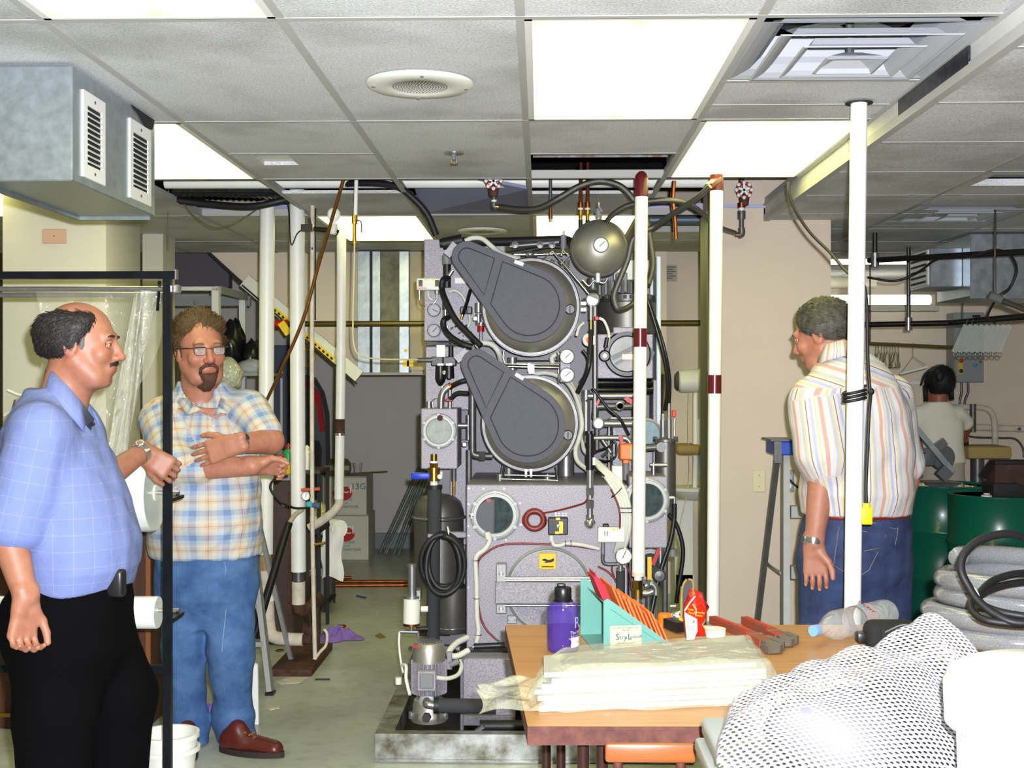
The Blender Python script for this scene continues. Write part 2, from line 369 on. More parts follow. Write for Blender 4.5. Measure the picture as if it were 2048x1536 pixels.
# ---------------------------------------------------------------- ceiling
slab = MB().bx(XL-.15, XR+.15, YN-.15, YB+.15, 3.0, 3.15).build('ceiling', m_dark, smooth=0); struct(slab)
TW, TL, X0, Y0 = 0.612, 1.222, -0.05, 3.10
tmesh = {}
def tile(x0, x1, y0, y1, z, parent=slab, name='ceiling_tile', mat=None):
    g = 0.004
    key = (round(x1-x0, 3), round(y1-y0, 3))
    if key in tmesh and mat is None:
        c = copyobj(tmesh[key], ((x0+x1)/2, (y0+y1)/2, z), parent); return c
    o = MB().bx(x0+g, x1-g, y0+g, y1-g, z, z+.016).build(name, mat or m_tile, parent, smooth=0)
    if mat is None: tmesh[key] = o
    return o
m_diff = None
def diffuser_mat():
    m, N, L, b = nodes('light_diffuser'); N.remove(b); out = [x for x in N if x.type == 'OUTPUT_MATERIAL'][0]
    tc = N.new('ShaderNodeTexCoord'); sp = N.new('ShaderNodeSeparateXYZ'); L.new(tc.outputs['Object'], sp.inputs[0])
    # two tubes run along the fixture: brighter over them, a little dimmer at the rim
    ax = N.new('ShaderNodeMath'); ax.operation = 'ABSOLUTE'; L.new(sp.outputs[0], ax.inputs[0])
    s1 = N.new('ShaderNodeMath'); s1.operation = 'SUBTRACT'; s1.inputs[1].default_value = 0.14; L.new(ax.outputs[0], s1.inputs[0])
    s2 = N.new('ShaderNodeMath'); s2.operation = 'ABSOLUTE'; L.new(s1.outputs[0], s2.inputs[0])
    ay = N.new('ShaderNodeMath'); ay.operation = 'ABSOLUTE'; L.new(sp.outputs[1], ay.inputs[0])
    mr = N.new('ShaderNodeMapRange'); mr.inputs[1].default_value = 0.16; mr.inputs[2].default_value = 0.03; mr.inputs[3].default_value = 0.3; mr.inputs[4].default_value = 1.0; L.new(s2.outputs[0], mr.inputs[0])
    my = N.new('ShaderNodeMapRange'); my.inputs[1].default_value = 0.61; my.inputs[2].default_value = 0.42; my.inputs[3].default_value = 0.28; my.inputs[4].default_value = 1.0; L.new(ay.outputs[0], my.inputs[0])
    mu = N.new('ShaderNodeMath'); mu.operation = 'MULTIPLY'; L.new(mr.outputs[0], mu.inputs[0]); L.new(my.outputs[0], mu.inputs[1])
    r = N.new('ShaderNodeValToRGB'); r.color_ramp.elements[0].color = (0.95,0.94,0.34,1); r.color_ramp.elements[1].color = (1,0.95,0.36,1)
    L.new(mu.outputs[0], r.inputs[0])
    e = N.new('ShaderNodeEmission'); L.new(r.outputs[0], e.inputs[0])
    st = N.new('ShaderNodeMapRange'); st.inputs[3].default_value = 0.95; st.inputs[4].default_value = PANEL_E; L.new(mu.outputs[0], st.inputs[0]); L.new(st.outputs[0], e.inputs[1])
    L.new(e.outputs[0], out.inputs[0]); return m
m_diff = diffuser_mat()
lights = []
def light(x0, x1, y0, y1, z, label, grp):
    t = thing('ceiling_light', ((x0+x1)/2, (y0+y1)/2, z), label, 'ceiling light', grp)
    o = MB().bx(x0+.025, x1-.025, y0+.02, y1-.02, z-.001, z+.004).build('diffuser', m_diff, t, smooth=0, origin=((x0+x1)/2, (y0+y1)/2, z))
    f = MB()
    f.bx(x0+.01, x0+.03, y0+.01, y1-.01, z-.004, z+.02).bx(x1-.03, x1-.01, y0+.01, y1-.01, z-.004, z+.02).bx(x0+.01, x1-.01, y0+.01, y0+.025, z-.004, z+.02).bx(x0+.01, x1-.01, y1-.025, y1-.01, z-.004, z+.02)
    f.build('frame', m_white, t, smooth=0)
    MB().bx(x0+.01, x1-.01, y0+.01, y1-.01, z+.021, z+.11).build('housing', m_galv2, t, smooth=0)
G = 'recessed ceiling lights'
LIGHTS = {(-1,-2): 'wide yellow-white ceiling light panel above the bald man and duct grilles',
          (0,0): 'large bright ceiling light panel between round speaker and square air diffuser',
          (1,1): 'yellowish ceiling light panel touching the stepped fascia behind the white pole',
          (1,-3): 'bright ceiling light panel behind the galvanised duct box',
          (3,-2): 'far ceiling light panel behind the bulb and insulated pipes',
          (3,0): 'far ceiling light panel right above the machine tank dome',
          (2,-5): 'ceiling light panel beyond the cream column'}
OPEN = {(2,-3), (2,-2), (2,-1), (2,0), (2,1), (1,0), (3,1), (0,1), (1,-2)}
for r in range(-5, 5):
    y0 = Y0 + TL*r; y1 = min(y0 + TL, 8.70)
    for c in range(-8, 2):
        x0 = X0 + TW*c; x1 = x0 + TW
        if (r, c) in LIGHTS: light(x0, x1, y0, y1, CZ, LIGHTS[(r, c)], G); continue
        if (r, c) in ((-3,-2), (-3,1), (-4,-5), (-1,-6)): light(x0, x1, y0, y1, CZ, 'ceiling light panel over the open floor before the table', G); continue
        if (r, c) in OPEN: continue
        tile(x0, x1, y0, y1, CZ)
for c, s in ((-2, 0.75),):
    x0 = X0 + TW*c
    tile(x0, x0+TW, 4.322, 4.935, CZ)
    # tile with a square cut-out
    h0 = gz(500, 308, CZ); h1 = gz(598, 330, CZ)
    hx0, hx1, hy0, hy1 = h0.x, h1.x, h0.y + .02, h1.y
    t = MB(); z = CZ
    for (a, b_, c_, d) in ((x0+.004, hx0, 4.94, 5.54), (hx1, x0+TW-.004, 4.94, 5.54), (hx0, hx1, 4.94, hy0), (hx0, hx1, hy1, 5.54)): t.bx(a, b_, c_, d, z, z+.016)
    t.build('ceiling_tile', m_tile, slab, smooth=0)
    MB().bx(hx0-.02, hx1+.02, hy0-.02, hy1+.03, z+.017, z+.022).build('patch_board', m_white, slab, smooth=0)
    tile(x0, x0+TW, 5.98, 6.766, CZ)
x0 = X0
tile(x0, x0+TW, 4.322, 4.955, CZ); tile(x0, x0+TW, 6.02, 6.766, CZ)
x0 = X0 + TW
tile(x0, x0+TW, 3.78, 4.10, CZ); tile(x0, x0+TW, 4.10, 4.322, CZ)
tile(x0, x0+TW, 7.55, 7.988, CZ)
# slipped tile hanging in the opening
x0 = X0 - TW
o = MB().prism([(x0+.01, 6.0, CZ+.14), (x0+TW-.01, 6.0, CZ+.02), (x0+TW-.01, 6.75, CZ+.004), (x0+.01, 6.75, CZ+.004)], (0, 0, .016)).build('ceiling_tile', pbr('tile_back', (140,142,168), 0.9), slab, smooth=0)
# grid tees
def tee(x0, x1, y0, y1, z, along):
    m = MB()
    m.bx(x0, x1, y0, y1, z-.0035, z-.001)
    xm, ym = (x0+x1)/2, (y0+y1)/2
    if along == 'y': m.bx(xm-.002, xm+.002, y0, y1, z-.001, z+.035)
    else: m.bx(x0, x1, ym-.002, ym+.002, z-.001, z+.035)
    m.build('grid_tee', m_tee, slab, smooth=0)
for c in range(-8, 3):
    x = X0 + TW*c
    tee(x-.012, x+.012, YN, 8.70, CZ, 'y')
for r in range(-4, 5):
    y = Y0 + TL*r; tee(XL, 1.174, y-.012, y+.012, CZ - .0005, 'x')
for (a, b_, y) in ((X0-2*TW, X0-TW, 4.935), (X0, X0+TW, 4.955), (X0+TW, X0+2*TW, 4.10), (X0+TW, X0+2*TW, 3.775), (X0+TW, X0+2*TW, 7.55)):
    tee(a, b_, y-.011, y+.011, CZ - .0003, 'x')
# lower ceiling on the right
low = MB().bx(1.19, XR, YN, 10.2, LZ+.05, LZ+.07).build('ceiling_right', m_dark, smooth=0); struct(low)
HX = gz(1780, 360, LZ)
k = 0
for r in range(-12, 10):
    y0 = 4.33 + .611*r; y1 = min(y0 + .611, 10.2)
    if y1 < YN + .1: continue
    y0 = max(y0, YN)
    for c in range(0, 6):
        x0 = 1.19 + .604*c; x1 = x0 + .604
        if (r, c) == (1, 1): continue      # tile with the torn hole, built below
        if (r, c) in ((2, 1), (2, 2)) and False: continue
        tile(x0, x1, y0, y1, LZ, low)
for c in range(1, 6):
    x = 1.19 + .604*c
    MB().bx(x-.012, x+.012, YN, 10.2, LZ-.003, LZ-.001).build('grid_tee', m_tee, low, smooth=0)
for r in range(-11, 10):
    y = 4.33 + .611*r
    MB().bx(1.19, XR, y-.010, y+.010, LZ-.0025, LZ-.0005).build('grid_tee', m_tee, low, smooth=0)
# torn hole tile
x0, y0 = 1.19+.604, 4.33+.611
ha, hb = gz(1790, 377, LZ), gz(1925, 356, LZ)
hx0, hx1, hy0, hy1 = x0+.06, x0+.34, 5.02, 5.30
t = MB()
for (a, b_, c_, d) in ((x0+.004, hx0, y0+.004, y0+.607), (hx1, x0+.60, y0+.004, y0+.607), (hx0, hx1, y0+.004, hy0), (hx0, hx1, hy1, y0+.607)): t.bx(a, b_, c_, d, LZ, LZ+.03)
t.build('ceiling_tile', m_tile, low, smooth=0)
MB().bx(hx0-.02, hx1+.02, hy0-.02, hy1+.02, LZ+.035, LZ+.04).build('foil_backing', pbr('crumpled_foil', (60,58,56), 0.4, 0.6, var=0.6, vs=30), low, smooth=0)
# fascia between the two ceilings
fz = MB().bx(1.174, 1.19, YN, 6.4, LZ+.022, CZ+.03).build('trim_3', pbr('fascia', (206,206,202), 0.6, var=0.12, vs=9, bump=0.3, bs=60), smooth=0); struct(fz)
MB().bx(1.160, 1.176, YN, 6.4, CZ-.010, CZ-.004).build('upper_angle', m_tee, fz, smooth=0)
MB().bx(1.166, 1.174, YN, 6.4, LZ-.002, LZ+.026).bx(1.166, 1.195, YN, 6.4, LZ-.006, LZ-.002).build('lower_angle', m_tee, fz, smooth=0)
MB().bx(1.165, 1.172, 3.35, 4.0, CZ-.062, CZ-.012).build('torn_gap', pbr('torn_foil', (70,70,84), 0.35, 0.7, var=0.7, vs=40), fz, smooth=0)
MB().bx(1.165, 1.174, 4.62, 4.645, LZ+.028, CZ-.012).build('bracket', m_steeld, fz, smooth=0)
MB().bx(1.168, 1.186, 6.40, 6.412, LZ-.006, CZ).build('end_plate', m_tee, fz, smooth=0)
# front wall angle above pier
struct(MB().bx(0.887, 1.18, 6.385, 6.40, CZ-.02, CZ-.0).build('trim_4', pbr('lilac_angle', (170,172,205), 0.5), smooth=0))
struct(MB().bx(-2.6, 0.9, 6.768, 6.79, CZ+.002, CZ+.06).build('trim_5', pbr('lilac_angle2', (150,152,186), 0.45, 0.4), smooth=0))
# ================================================================ DRY-CLEANING MACHINE
m_sil = speckle('hammered_silver', (126,122,132), (170,165,177), 0.5, 0.15)
m_sild = speckle('hammered_grey', (96,94,100), (132,129,137), 0.5, 0.15)
m_drum = pbr('drum_steel', (176,172,163), 0.42, 0.75, var=0.08, vs=60)
m_drum2 = pbr('tank_steel', (112,110,106), 0.42, 0.7, var=0.12, vs=60)
m_guard = pbr('guard_blue_grey', (80,80,94), 0.62, var=0.12, vs=40, bump=0.15, bs=400)
m_rim = pbr('guard_edge', (20,20,22), 0.5)
m_conduit = pbr('grey_conduit', (206,206,198), 0.5)
m_dial = pbr('dial_white', (240,240,240), 0.4)
m_dialg = pbr('dial_glass_grey', (178,178,190), 0.15)
m_redh = pbr('red_hose', (120,40,34), 0.4)
m_orange = pbr('orange_plastic', (238,110,16), 0.4)
m_blue = pbr('blue_lever', (16,54,190), 0.4)
m_tubew = pbr('clear_hose', (226,230,222), 0.3)
m_glassd = pbr('sight_glass_dark', (70,84,88), 0.06, var=0.5, vs=30)
m_glassl = pbr('sight_glass_pale', (176,182,184), 0.08, var=0.25, vs=25)
m_glassb = pbr('sight_glass_blue', (150,172,188), 0.08, var=0.2, vs=20)
m_braid = pbr('braided_hose', (96,96,92), 0.35, 0.75, bump=0.5, bs=700)
m_gsk = pbr('grey_cap', (120,122,126), 0.5)
m_paper = pbr('white_paper', (240,240,238), 0.6)
mach = thing('dry_cleaning_machine', (at(1090, 900, 5.9).x, 5.9, 0), 'tall silver dry-cleaning machine with black teardrop belt guards, tanks and pipework', 'machine')
def bxp(x0, x1, y0, y1, Y, d, name, mat, parent=mach, b=0.004):
    p = at(x0, y1, Y); q = at(x1, y0, Y)
    mb = MB()
    if b: mb.rb(p.x, q.x, Y, Y + d, p.z, q.z, b, 1)
    else: mb.bx(p.x, q.x, Y, Y + d, p.z, q.z)
    return mb.build(name, mat, parent, 30)
def cyp(a, b, Y, r, name, mat, parent=mach, n=14, Y2=None, r2=None):
    return MB().cyl(at(a[0], a[1], Y), at(b[0], b[1], Y2 or Y), r*U(Y), (r2*U(Y2 or Y) if r2 else None), n).build(name, mat, parent)
def pipe(pts, r, name, mat, Y=None, parent=mach, n=10, seg=6):
    P = []
    for p in pts:
        yy = p[2] if len(p) > 2 else Y
        P.append(at(p[0], p[1], yy))
    yy = pts[0][2] if len(pts[0]) > 2 else Y
    return MB().tube(spline(P, seg), r * U(yy), n).build(name, mat, parent, 60)
def ribbed(pts, r, name, mat, Y=None, parent=mach, pitch=0.008):
    P = [at(p[0], p[1], p[2] if len(p) > 2 else Y) for p in pts]
    yy = pts[0][2] if len(pts[0]) > 2 else Y
    Q, rr = corrug(P, r * U(yy), pitch)
    return MB().tube(Q, rr, 10).build(name, mat, parent, 180)
def discp(x, y, Y, prof, name, mat, parent=mach, n=40):
    # turned part facing the viewer; profile in (radius px, forward px)
    u = U(Y)
    return MB().lathe([(r*u, h*u) for r, h in prof], at(x, y, Y), (0, -1, 0), n).build(name, mat, parent, 40)
def gauge(x, y, r, Y, ang=45, parent=mach, dial=None, stem=True):
    g = discp(x, y, Y, [(r*.7, -6), (r, -4), (r, 3), (r*.92, 4.5), (r*.84, 3), (r*.84, 1)], 'gauge', m_chrome, parent, 28)
    discp(x, y, Y, [(r*.84, 1.2), (r*.84, 1.6), (0, 1.6)], 'dial', dial or m_dial, g, 28)
    u = U(Y); c = at(x, y, Y); a = R(ang); d = Vector((math.sin(a), 0, math.cos(a)))
    o = Vector((0, -2.2*u, 0))
    MB().bar(c + o - d*r*.3*u, c + o + d*r*.66*u, r*.09*u, .4*u, (0,1,0)).build('needle', m_ink, g, 0)
    t = MB()
    for k in range(11):
        b_ = R(-135 + 27*k); e = Vector((math.sin(b_), 0, math.cos(b_)))
        t.bar(c + o*.9 + e*r*.66*u, c + o*.9 + e*r*.78*u, r*.05*u, .2*u, (0,1,0))
    t.build('scale_marks', m_ink, g, 0)
    return g
# ---- base tray (open frame)
TY0, TY1 = 4.93, 6.95
pl = at(750, 1500, TY0).x; pr = 0.62; th = 0.115
tray = MB()
tray.bx(pl, pr, TY0, TY0+.05, 0, th).bx(pl, pl+.075, TY0+.05, TY1, 0.004, th-.001).bx(pr-.07, pr, TY0+.05, TY1, 0.004, th-.001).bx(pl, pr, TY1-.07, TY1, 0.004, th-.001)
tray.bx(pl, pr, TY0-.012, TY0, 0.006, 0.014).bx(pl, pr, TY0-.004, TY0, th-.012, th)
tray.build('base_frame', pbr('worn_steel_frame', (176,178,178), 0.4, 0.7, var=0.35, vs=7, col2=(90,86,70)), mach, 30)
MB().bx(pl+.07, pr-.06, TY0+.04, TY1-.05, 0.004, 0.03).build('drip_pan', pbr('oily_pan', (40,38,34), 0.3, 0.2, var=0.5, vs=9), mach, 0)
# ---- main body mass behind the front panels
bxp(862, 1300, 505, 1290, 6.25, 0.65, 'body', m_sild)
bxp(937, 1250, 1000, 1318, 5.62, 0.7, 'tank_body', m_sild)
# upper back panel + lower back panel
bxp(848, 1010, 478, 682, 6.10, 0.05, 'instrument_panel', m_sil)
bxp(851, 940, 693, 820, 6.10, 0.05, 'instrument_panel', m_sil)
bxp(900, 940, 880, 1090, 6.10, 0.05, 'side_panel', m_sil)
rails = MB()
for yy in (685, 690): 
    p = at(850, yy, 6.12); q = at(930, yy, 6.12); rails.cyl(p, q, 0.004, n=8)
rails.build('conduit_rails', m_chrome, mach)
bxp(852, 900, 683, 692, 6.14, .03, 'terminal_strip', m_blackp)
cyp((894, 528), (894, 575), 6.0, 8, 'accumulator', m_blackp); cyp((894, 511), (894, 529), 6.0, 10, 'accumulator_cap', m_gsk)
# pressure switch
ps = bxp(833, 881, 556, 580, 5.98, .06, 'pressure_switch', m_offw)
for x in (841, 874): bxp(x-4, x+4, 560, 573, 5.977, .004, 'scale_window', m_glassd, ps, 0)
for x in (852, 866): bxp(x-3, x+3, 557, 560, 5.977, .004, 'sticker', m_yellow, ps, 0)
text('maker_mark', 'Danfoss', 0.016, at(843, 576, 5.977), (1,0,0), (0,0,1), pbr('red_print', (200,30,30), .6), ps)
for x in (839, 874):
    cyp((x, 581), (x, 588), 6.0, 5, 'port', m_steel, ps); cyp((x, 588), (x, 600), 6.0, 2.5, 'stem', m_chrome, ps)
pipe([(839,598),(841,610),(851,612)], 1, 'capillary', m_copper, 6.02); pipe([(874,598),(870,605),(866,608)], 1, 'capillary', m_chrome, 6.02); pipe([(856,582),(858,595),(866,600)], 3, 'cable', m_conduit, 6.05)
gauge(868, 620, 13.5, 6.07, 118, dial=m_dialg); gauge(868, 661, 13.5, 6.07, 45, dial=m_dialg)
for (x0,x1,y0,y1) in ((910,932,556,567), (884,896,651,662), (876,885,943,954)):
    lb = bxp(x0, x1, y0, y1, 6.097, .003, 'label', m_paper, b=0)
# hoses at left
pipe([(905,541,5.9),(898,552,5.9),(893,562,5.9)], 4.5, 'coupling', m_chrome)
pipe([(897,556,5.9),(886,560,5.85),(884,578,5.85),(892,602,5.8),(912,640,5.75),(940,670,5.72),(962,692,5.7)], 6, 'hose', m_black)
pipe([(897,634,5.9),(888,640,5.85),(888,655,5.85),(900,672,5.8),(925,688,5.75),(945,694,5.75)], 6, 'hose', m_black)
cyp((891,602), (891,620), 5.88, 6, 'insulation', m_foam); cyp((891,620), (891,633), 5.88, 5, 'coupling', m_chrome)
pipe([(898,584,6.0),(910,581,6.0),(925,592,6.0),(934,612,6.0),(940,640,6.0),(936,655,6.0)], 3, 'cable', m_conduit)
pipe([(941,580,5.8),(934,605,5.85),(926,628,5.9)], 3.5, 'hose', m_blackp); cyp((926,627),(923,638),5.9,3,'fitting',m_brass)
bxp(920, 931, 613, 628, 5.95, .05, 'solenoid', m_blackp); bxp(933, 944, 613, 628, 5.95, .05, 'solenoid', m_blackp)
cyp((957,606),(957,625),5.85,7,'valve_body',m_steel); cyp((957,628),(957,650),5.85,6,'valve_body',m_steel); bxp(946,955,632,642,5.8,.03,'fitting',m_chrome)
cyp((962,652),(962,663),5.8,7,'filter_glass',pbr('red_glass',(150,20,24),.15)); cyp((962,645),(962,652),5.8,7,'filter_cap',m_chrome); cyp((962,663),(962,684),5.8,3,'stem',m_chrome)
for i in range(14):
    x = random.uniform(896, 950); y = random.uniform(635, 690)
    cyp((x, y), (x + random.uniform(-9, 9), y + random.uniform(-6, 9)), 6.02, random.uniform(1.5, 4), 'fitting', random.choice((m_steel, m_steeld, m_blackp, m_chrome)), n=8)
# air regulator pair
reg = bxp(862, 886, 713, 732, 5.95, .06, 'air_regulator', m_blackp); bxp(886, 912, 713, 732, 5.95, .06, 'regulator_body', m_blackp, reg)
for x, y1 in ((881, 772), (898, 760)):
    MB().lathe([(10*U(5.95),0),(11*U(5.95),-25*U(5.95)),(9*U(5.95),-(y1-732-8)*U(5.95)),(3*U(5.95),-(y1-732)*U(5.95))], at(x, 732, 5.98), (0,0,1), 16).build('bowl', m_blackp, reg)
    bxp(x-6, x+6, 727, 731, 5.945, .005, 'chrome_band', m_chrome, reg, 0)
bxp(873, 890, 690, 714, 5.94, .004, 'tag_plate', m_paper, reg, 0); cyp((902,692),(902,713),5.97,5,'adjuster',m_blackp,reg); discp(888,745,5.9,[(4,0),(4,5),(0,6)],'sight_plug',m_chrome,reg,12)
MB().cyl(at(834,720,5.96), at(868,720,5.96), 5*U(5.96)).build('inlet', m_steeld, reg); cyp((905,718),(922,718),5.96,2,'outlet',m_chrome,reg)
pipe([(884,772,5.97),(884,790,5.97),(866,800,5.98),(866,816,5.98)], 1.3, 'drain_tube', m_chrome)
# ---- window box left
wb = bxp(842, 915, 817, 938, 5.75, .3, 'water_separator', m_sil)
def porthole(x, y, r, Y, glass, parent, lugs=6, name='sight_window'):
    o = discp(x, y, Y, [(r*1.12,0),(r*1.12,3),(r*1.04,5),(r*.98,5),(r*.96,7),(r*.82,7),(r*.78,3)], name, m_alu, parent, 44)
    discp(x, y, Y, [(r*.80,3),(r*.80,3.2),(0,3.2)], 'glass', glass, o, 36)
    lg = MB(); u = U(Y); c = at(x, y, Y)
    for k in range(lugs):
        a = 2*math.pi*(k+.5)/lugs
        lg.cyl(c + Vector((math.cos(a)*r*1.03*u, -3*u, math.sin(a)*r*1.03*u)), c + Vector((math.cos(a)*r*1.03*u, -8.5*u, math.sin(a)*r*1.03*u)), r*.085*u, n=8)
    lg.build('lug_bolts', m_alu, o)
    return o
porthole(878, 862, 32, 5.745, m_glassl, wb)
discp(880, 836, 5.725, [(6,0),(5,4),(0,4)], 'float', m_rust, wb, 12)
cyp((858, 803), (858, 818), 5.85, 6, 'fitting', m_steel)
pipe([(899,772,5.8),(888,782,5.8),(883,795,5.8),(882,818,5.8)], 7, 'elbow_pipe', m_steel); cyp((897,776),(904,769),5.8,7,'nut',m_copper)
pipe([(903,772,5.8),(920,764,5.75),(935,760,5.75)], 5, 'hose', m_black); pipe([(901,798,5.8),(915,787,5.78),(937,787,5.76)], 5, 'hose', m_black)
cyp((900,780),(900,818),5.82,4,'valve_stem',m_steel); bxp(890,906,797,803,5.79,.02,'red_handle',m_red)
for x in (908,): cyp((x,938),(x,962),5.85,5,'drain_fitting',m_steeld); cyp((908,962),(908,990),5.85,3,'drain_pipe',m_brass)
cyp((915,851),(935,851),5.8,5,'union',m_steel); bxp(924,934,884,894,5.8,.03,'union_nut',m_steel)
# vertical pipes left of lower drum
pipe([(945,775,5.85),(945,890,5.85),(947,908,5.85),(962,912,5.85)], 8, 'riser_pipe', m_steeld); cyp((938,900),(938,990),5.85,6,'riser_pipe',m_steeld); cyp((937,830),(937,880),5.9,5,'riser_pipe',m_steel)
MB().lathe([(10*U(5.8),0),(10*U(5.8),.03)], at(958,912,5.8), (1,0,0), 6).build('union_nut', m_steeld, mach); cyp((968,912),(985,912),5.85,7,'pipe_end',m_steeld)
# ---- main cabinet
FY = 5.5
cab = bxp(933, 1255, 970, 1303, FY, 1.0, 'front_cabinet', m_sil)
bolts = MB()
for (x,y) in ((938,977),(967,977),(1008,977),(937,1008),(937,1052),(937,1071),(937,1175),(937,1270),(1040,1006),(1042,1049),(1012,1080),(1246,977)):
    c = at(x, y, FY); bolts.cyl(c, c+Vector((0,-.004,0)), .005, n=8)
bolts.build('bolts', m_steel, cab)
pw = porthole(990, 1030, 45, FY-.001, m_glassd, cab)
p = at(955,1000,FY-.012); 
hb = []
for k in range(13):
    a = R(90 + 180*k/12); hb.append(at(988 + 36*math.cos(a), 1032 - 34*math.sin(a), FY-.014))
MB().prism(hb, (0,-.012,0)).build('half_cover', pbr('cover_grey',(74,74,86),.5), pw, 30)
bxp(986, 989, 999, 1064, FY-.03, .02, 'cover_edge', m_blackp, pw, 0); bxp(973,982,998,1004,FY-.03,.012,'red_catch',m_red,pw,0); discp(943,1031,FY,[(5,0),(5,9),(0,10)],'hinge_knob',m_chrome,pw,14)
text('print', 'DANGER', .01, at(1000,1026,FY-.0145), (1,0,0), (0,0,1), m_ink, pw) if False else None
# red coil
rc = None
pts = []
for k in range(0, 5*20+1):
    a = 2*math.pi*k/20; rr = 14 + 7.5*(k/100)*1.25
    pts.append(at(1069 + rr*math.cos(a)*1.05, 1040 - rr*math.sin(a)*.9, FY - .015 - .004*math.sin(k*1.7)))
coil = MB().tube(pts, 2.2*U(FY), 6).build('red_hose_coil', m_redh, cab, 180)
MB().torus(at(1069,1040,FY-.018), (0,1,0), 18*U(FY), 6.0*U(FY), 28, 8).build('coil_bulk', m_redh, coil, 180)
pipe([(1088,1026,FY-.02),(1120,1020,FY-.05),(1150,1012,FY-.1),(1168,1006,FY-.14),(1175,998,FY-.16)], 2, 'red_hose', m_redh)
mc = bxp(1096, 1136, 1035, 1070, FY-.035, .035, 'micro_switch_box', m_blackp, cab)
bxp(1118,1126,1043,1067,FY-.037,.003,'yellow_sticker',m_yellow,mc,0); bxp(1112,1120,1035.5,1040,FY-.037,.003,'yellow_sticker',m_yellow,mc,0); bxp(1110,1118,1063,1068,FY-.037,.003,'yellow_sticker',m_yellow,mc,0); discp(1116,1052,FY-.035,[(3.5,0),(3,3),(0,3.5)],'button',m_chrome,mc,12)
for x in (1112,1118,1126,1132): 
    for yy in (1027,1031): bxp(x-2,x+2,yy-1,yy+1,FY-.002,.003,'print_mark',m_paper,cab,0)
cyp((1103,1070),(1103,1082),FY-.02,5,'gland',m_conduit); ribbed([(1104,1080,FY-.02),(1108,1090,FY-.02),(1120,1091,FY-.02),(1135,1087,FY-.02),(1165,1090,FY-.02),(1200,1098,FY-.02)], 4, 'corrugated_conduit', m_conduit)
ribbed([(976,1066,FY-.03),(979,1082,FY-.03),(970,1098,FY-.03),(955,1110,FY-.03),(951,1125,FY-.03),(953,1170,FY-.03),(954,1230,FY-.03),(957,1262,FY-.03),(953,1285,FY-.03)], 5, 'corrugated_conduit', m_conduit)
cyp((974,1064),(977,1078),FY-.03,6,'gland',m_conduit)
pipe([(1200,1100,FY-.01),(1150,1092,FY-.01),(1100,1089,FY-.01),(1040,1087,FY-.01),(1000,1091,FY-.01),(975,1104,FY-.012),(957,1122,FY-.015),(955,1150,FY-.015),(956,1190,FY-.015),(960,1230,FY-.015),(972,1258,FY-.02),(990,1277,FY-.03)], 2.2, 'red_hose', m_redh)
ties = MB()
for (x,y) in ((952,1121),(953,1197),(957,1270),(1131,1087),(1142,1086)): ties.torus(at(x,y,FY-.028), (0,0,1) if x < 1000 else (1,0,0), 6*U(FY), .8*U(FY), 14, 5)
ties.build('cable_ties', m_blackp, mach)
# round door + bar
dr = discp(1097, 1179, FY, [(86,0),(86,5),(82,8),(80,6),(76,6)], 'door_ring', m_alu, cab, 64)
discp(1097, 1179, FY, [(79,4),(78,7),(0,9)], 'round_door', m_sil, cab, 64)
db = bxp(990, 1182, 1165, 1208, FY-.075, .05, 'door_bar', m_sil, cab)
for yy, t in ((1156,3.2),(1161,2.2),(1211,2.2)): MB().cyl(at(1010,yy,FY-.06), at(1182,yy,FY-.06), t*U(FY), n=12).build('rod', m_chrome, db)
for (y0,y1) in ((1128,1166),(1208,1228)):
    h = bxp(992, 1013, y0, y1, FY-.06, .06, 'hinge', m_alu, db); discp(1002,(y0+y1)/2,FY-.06,[(5,0),(4,4),(0,4.5)],'hinge_bolt',m_chrome,h,12)
ws = bxp(1078, 1112, 1106, 1139, FY-.024, .003, 'hot_surface_sign', pbr('sign_yellow',(246,190,10),.4), cab, 0)
hand = [(1084,1119),(1090,1117),(1096,1120),(1102,1119),(1108,1116),(1108,1122),(1102,1125),(1096,1125),(1092,1126),(1088,1124),(1093,1123),(1085,1121)]
MB().prism([at(x,y,FY-.0245) for x,y in hand], (0,-.0008,0)).build('hand_symbol', m_ink, ws, 0)
bxp(1083,1107,1132.5,1134.5,FY-.0248,.001,'plate_symbol',m_ink,ws,0)
wv = MB()
for k in range(6): wv.tube([at(1084+4.3*k,1131-j*1.2,FY-.0246) + Vector((.0012*math.sin(j*1.6),0,0)) for j in range(4)], .0005, 4)
wv.build('heat_waves', pbr('sign_orange',(200,140,10),.5), ws)
bf = MB()
for (x0,x1,y0,y1) in ((1078,1112,1106,1107.2),(1078,1112,1137.8,1139),(1078,1079.2,1106,1139),(1110.8,1112,1106,1139)):
    p_ = at(x0+1,y1,FY-.0245); q_ = at(x1-1,y0,FY-.0245); bf.bx(p_.x,q_.x,FY-.0247,FY-.024,p_.z,q_.z)
bf.build('sign_border', pbr('sign_orange',(200,140,10),.5), ws, 0)
hp = bxp(1014, 1034, 1231, 1248, FY-.012, .012, 'hinge_plate', m_alu, cab)
for x in (1018,1030): discp(x,1239,FY-.012,[(2.5,0),(2,2.5),(0,3)],'rivet',m_chrome,hp,10)
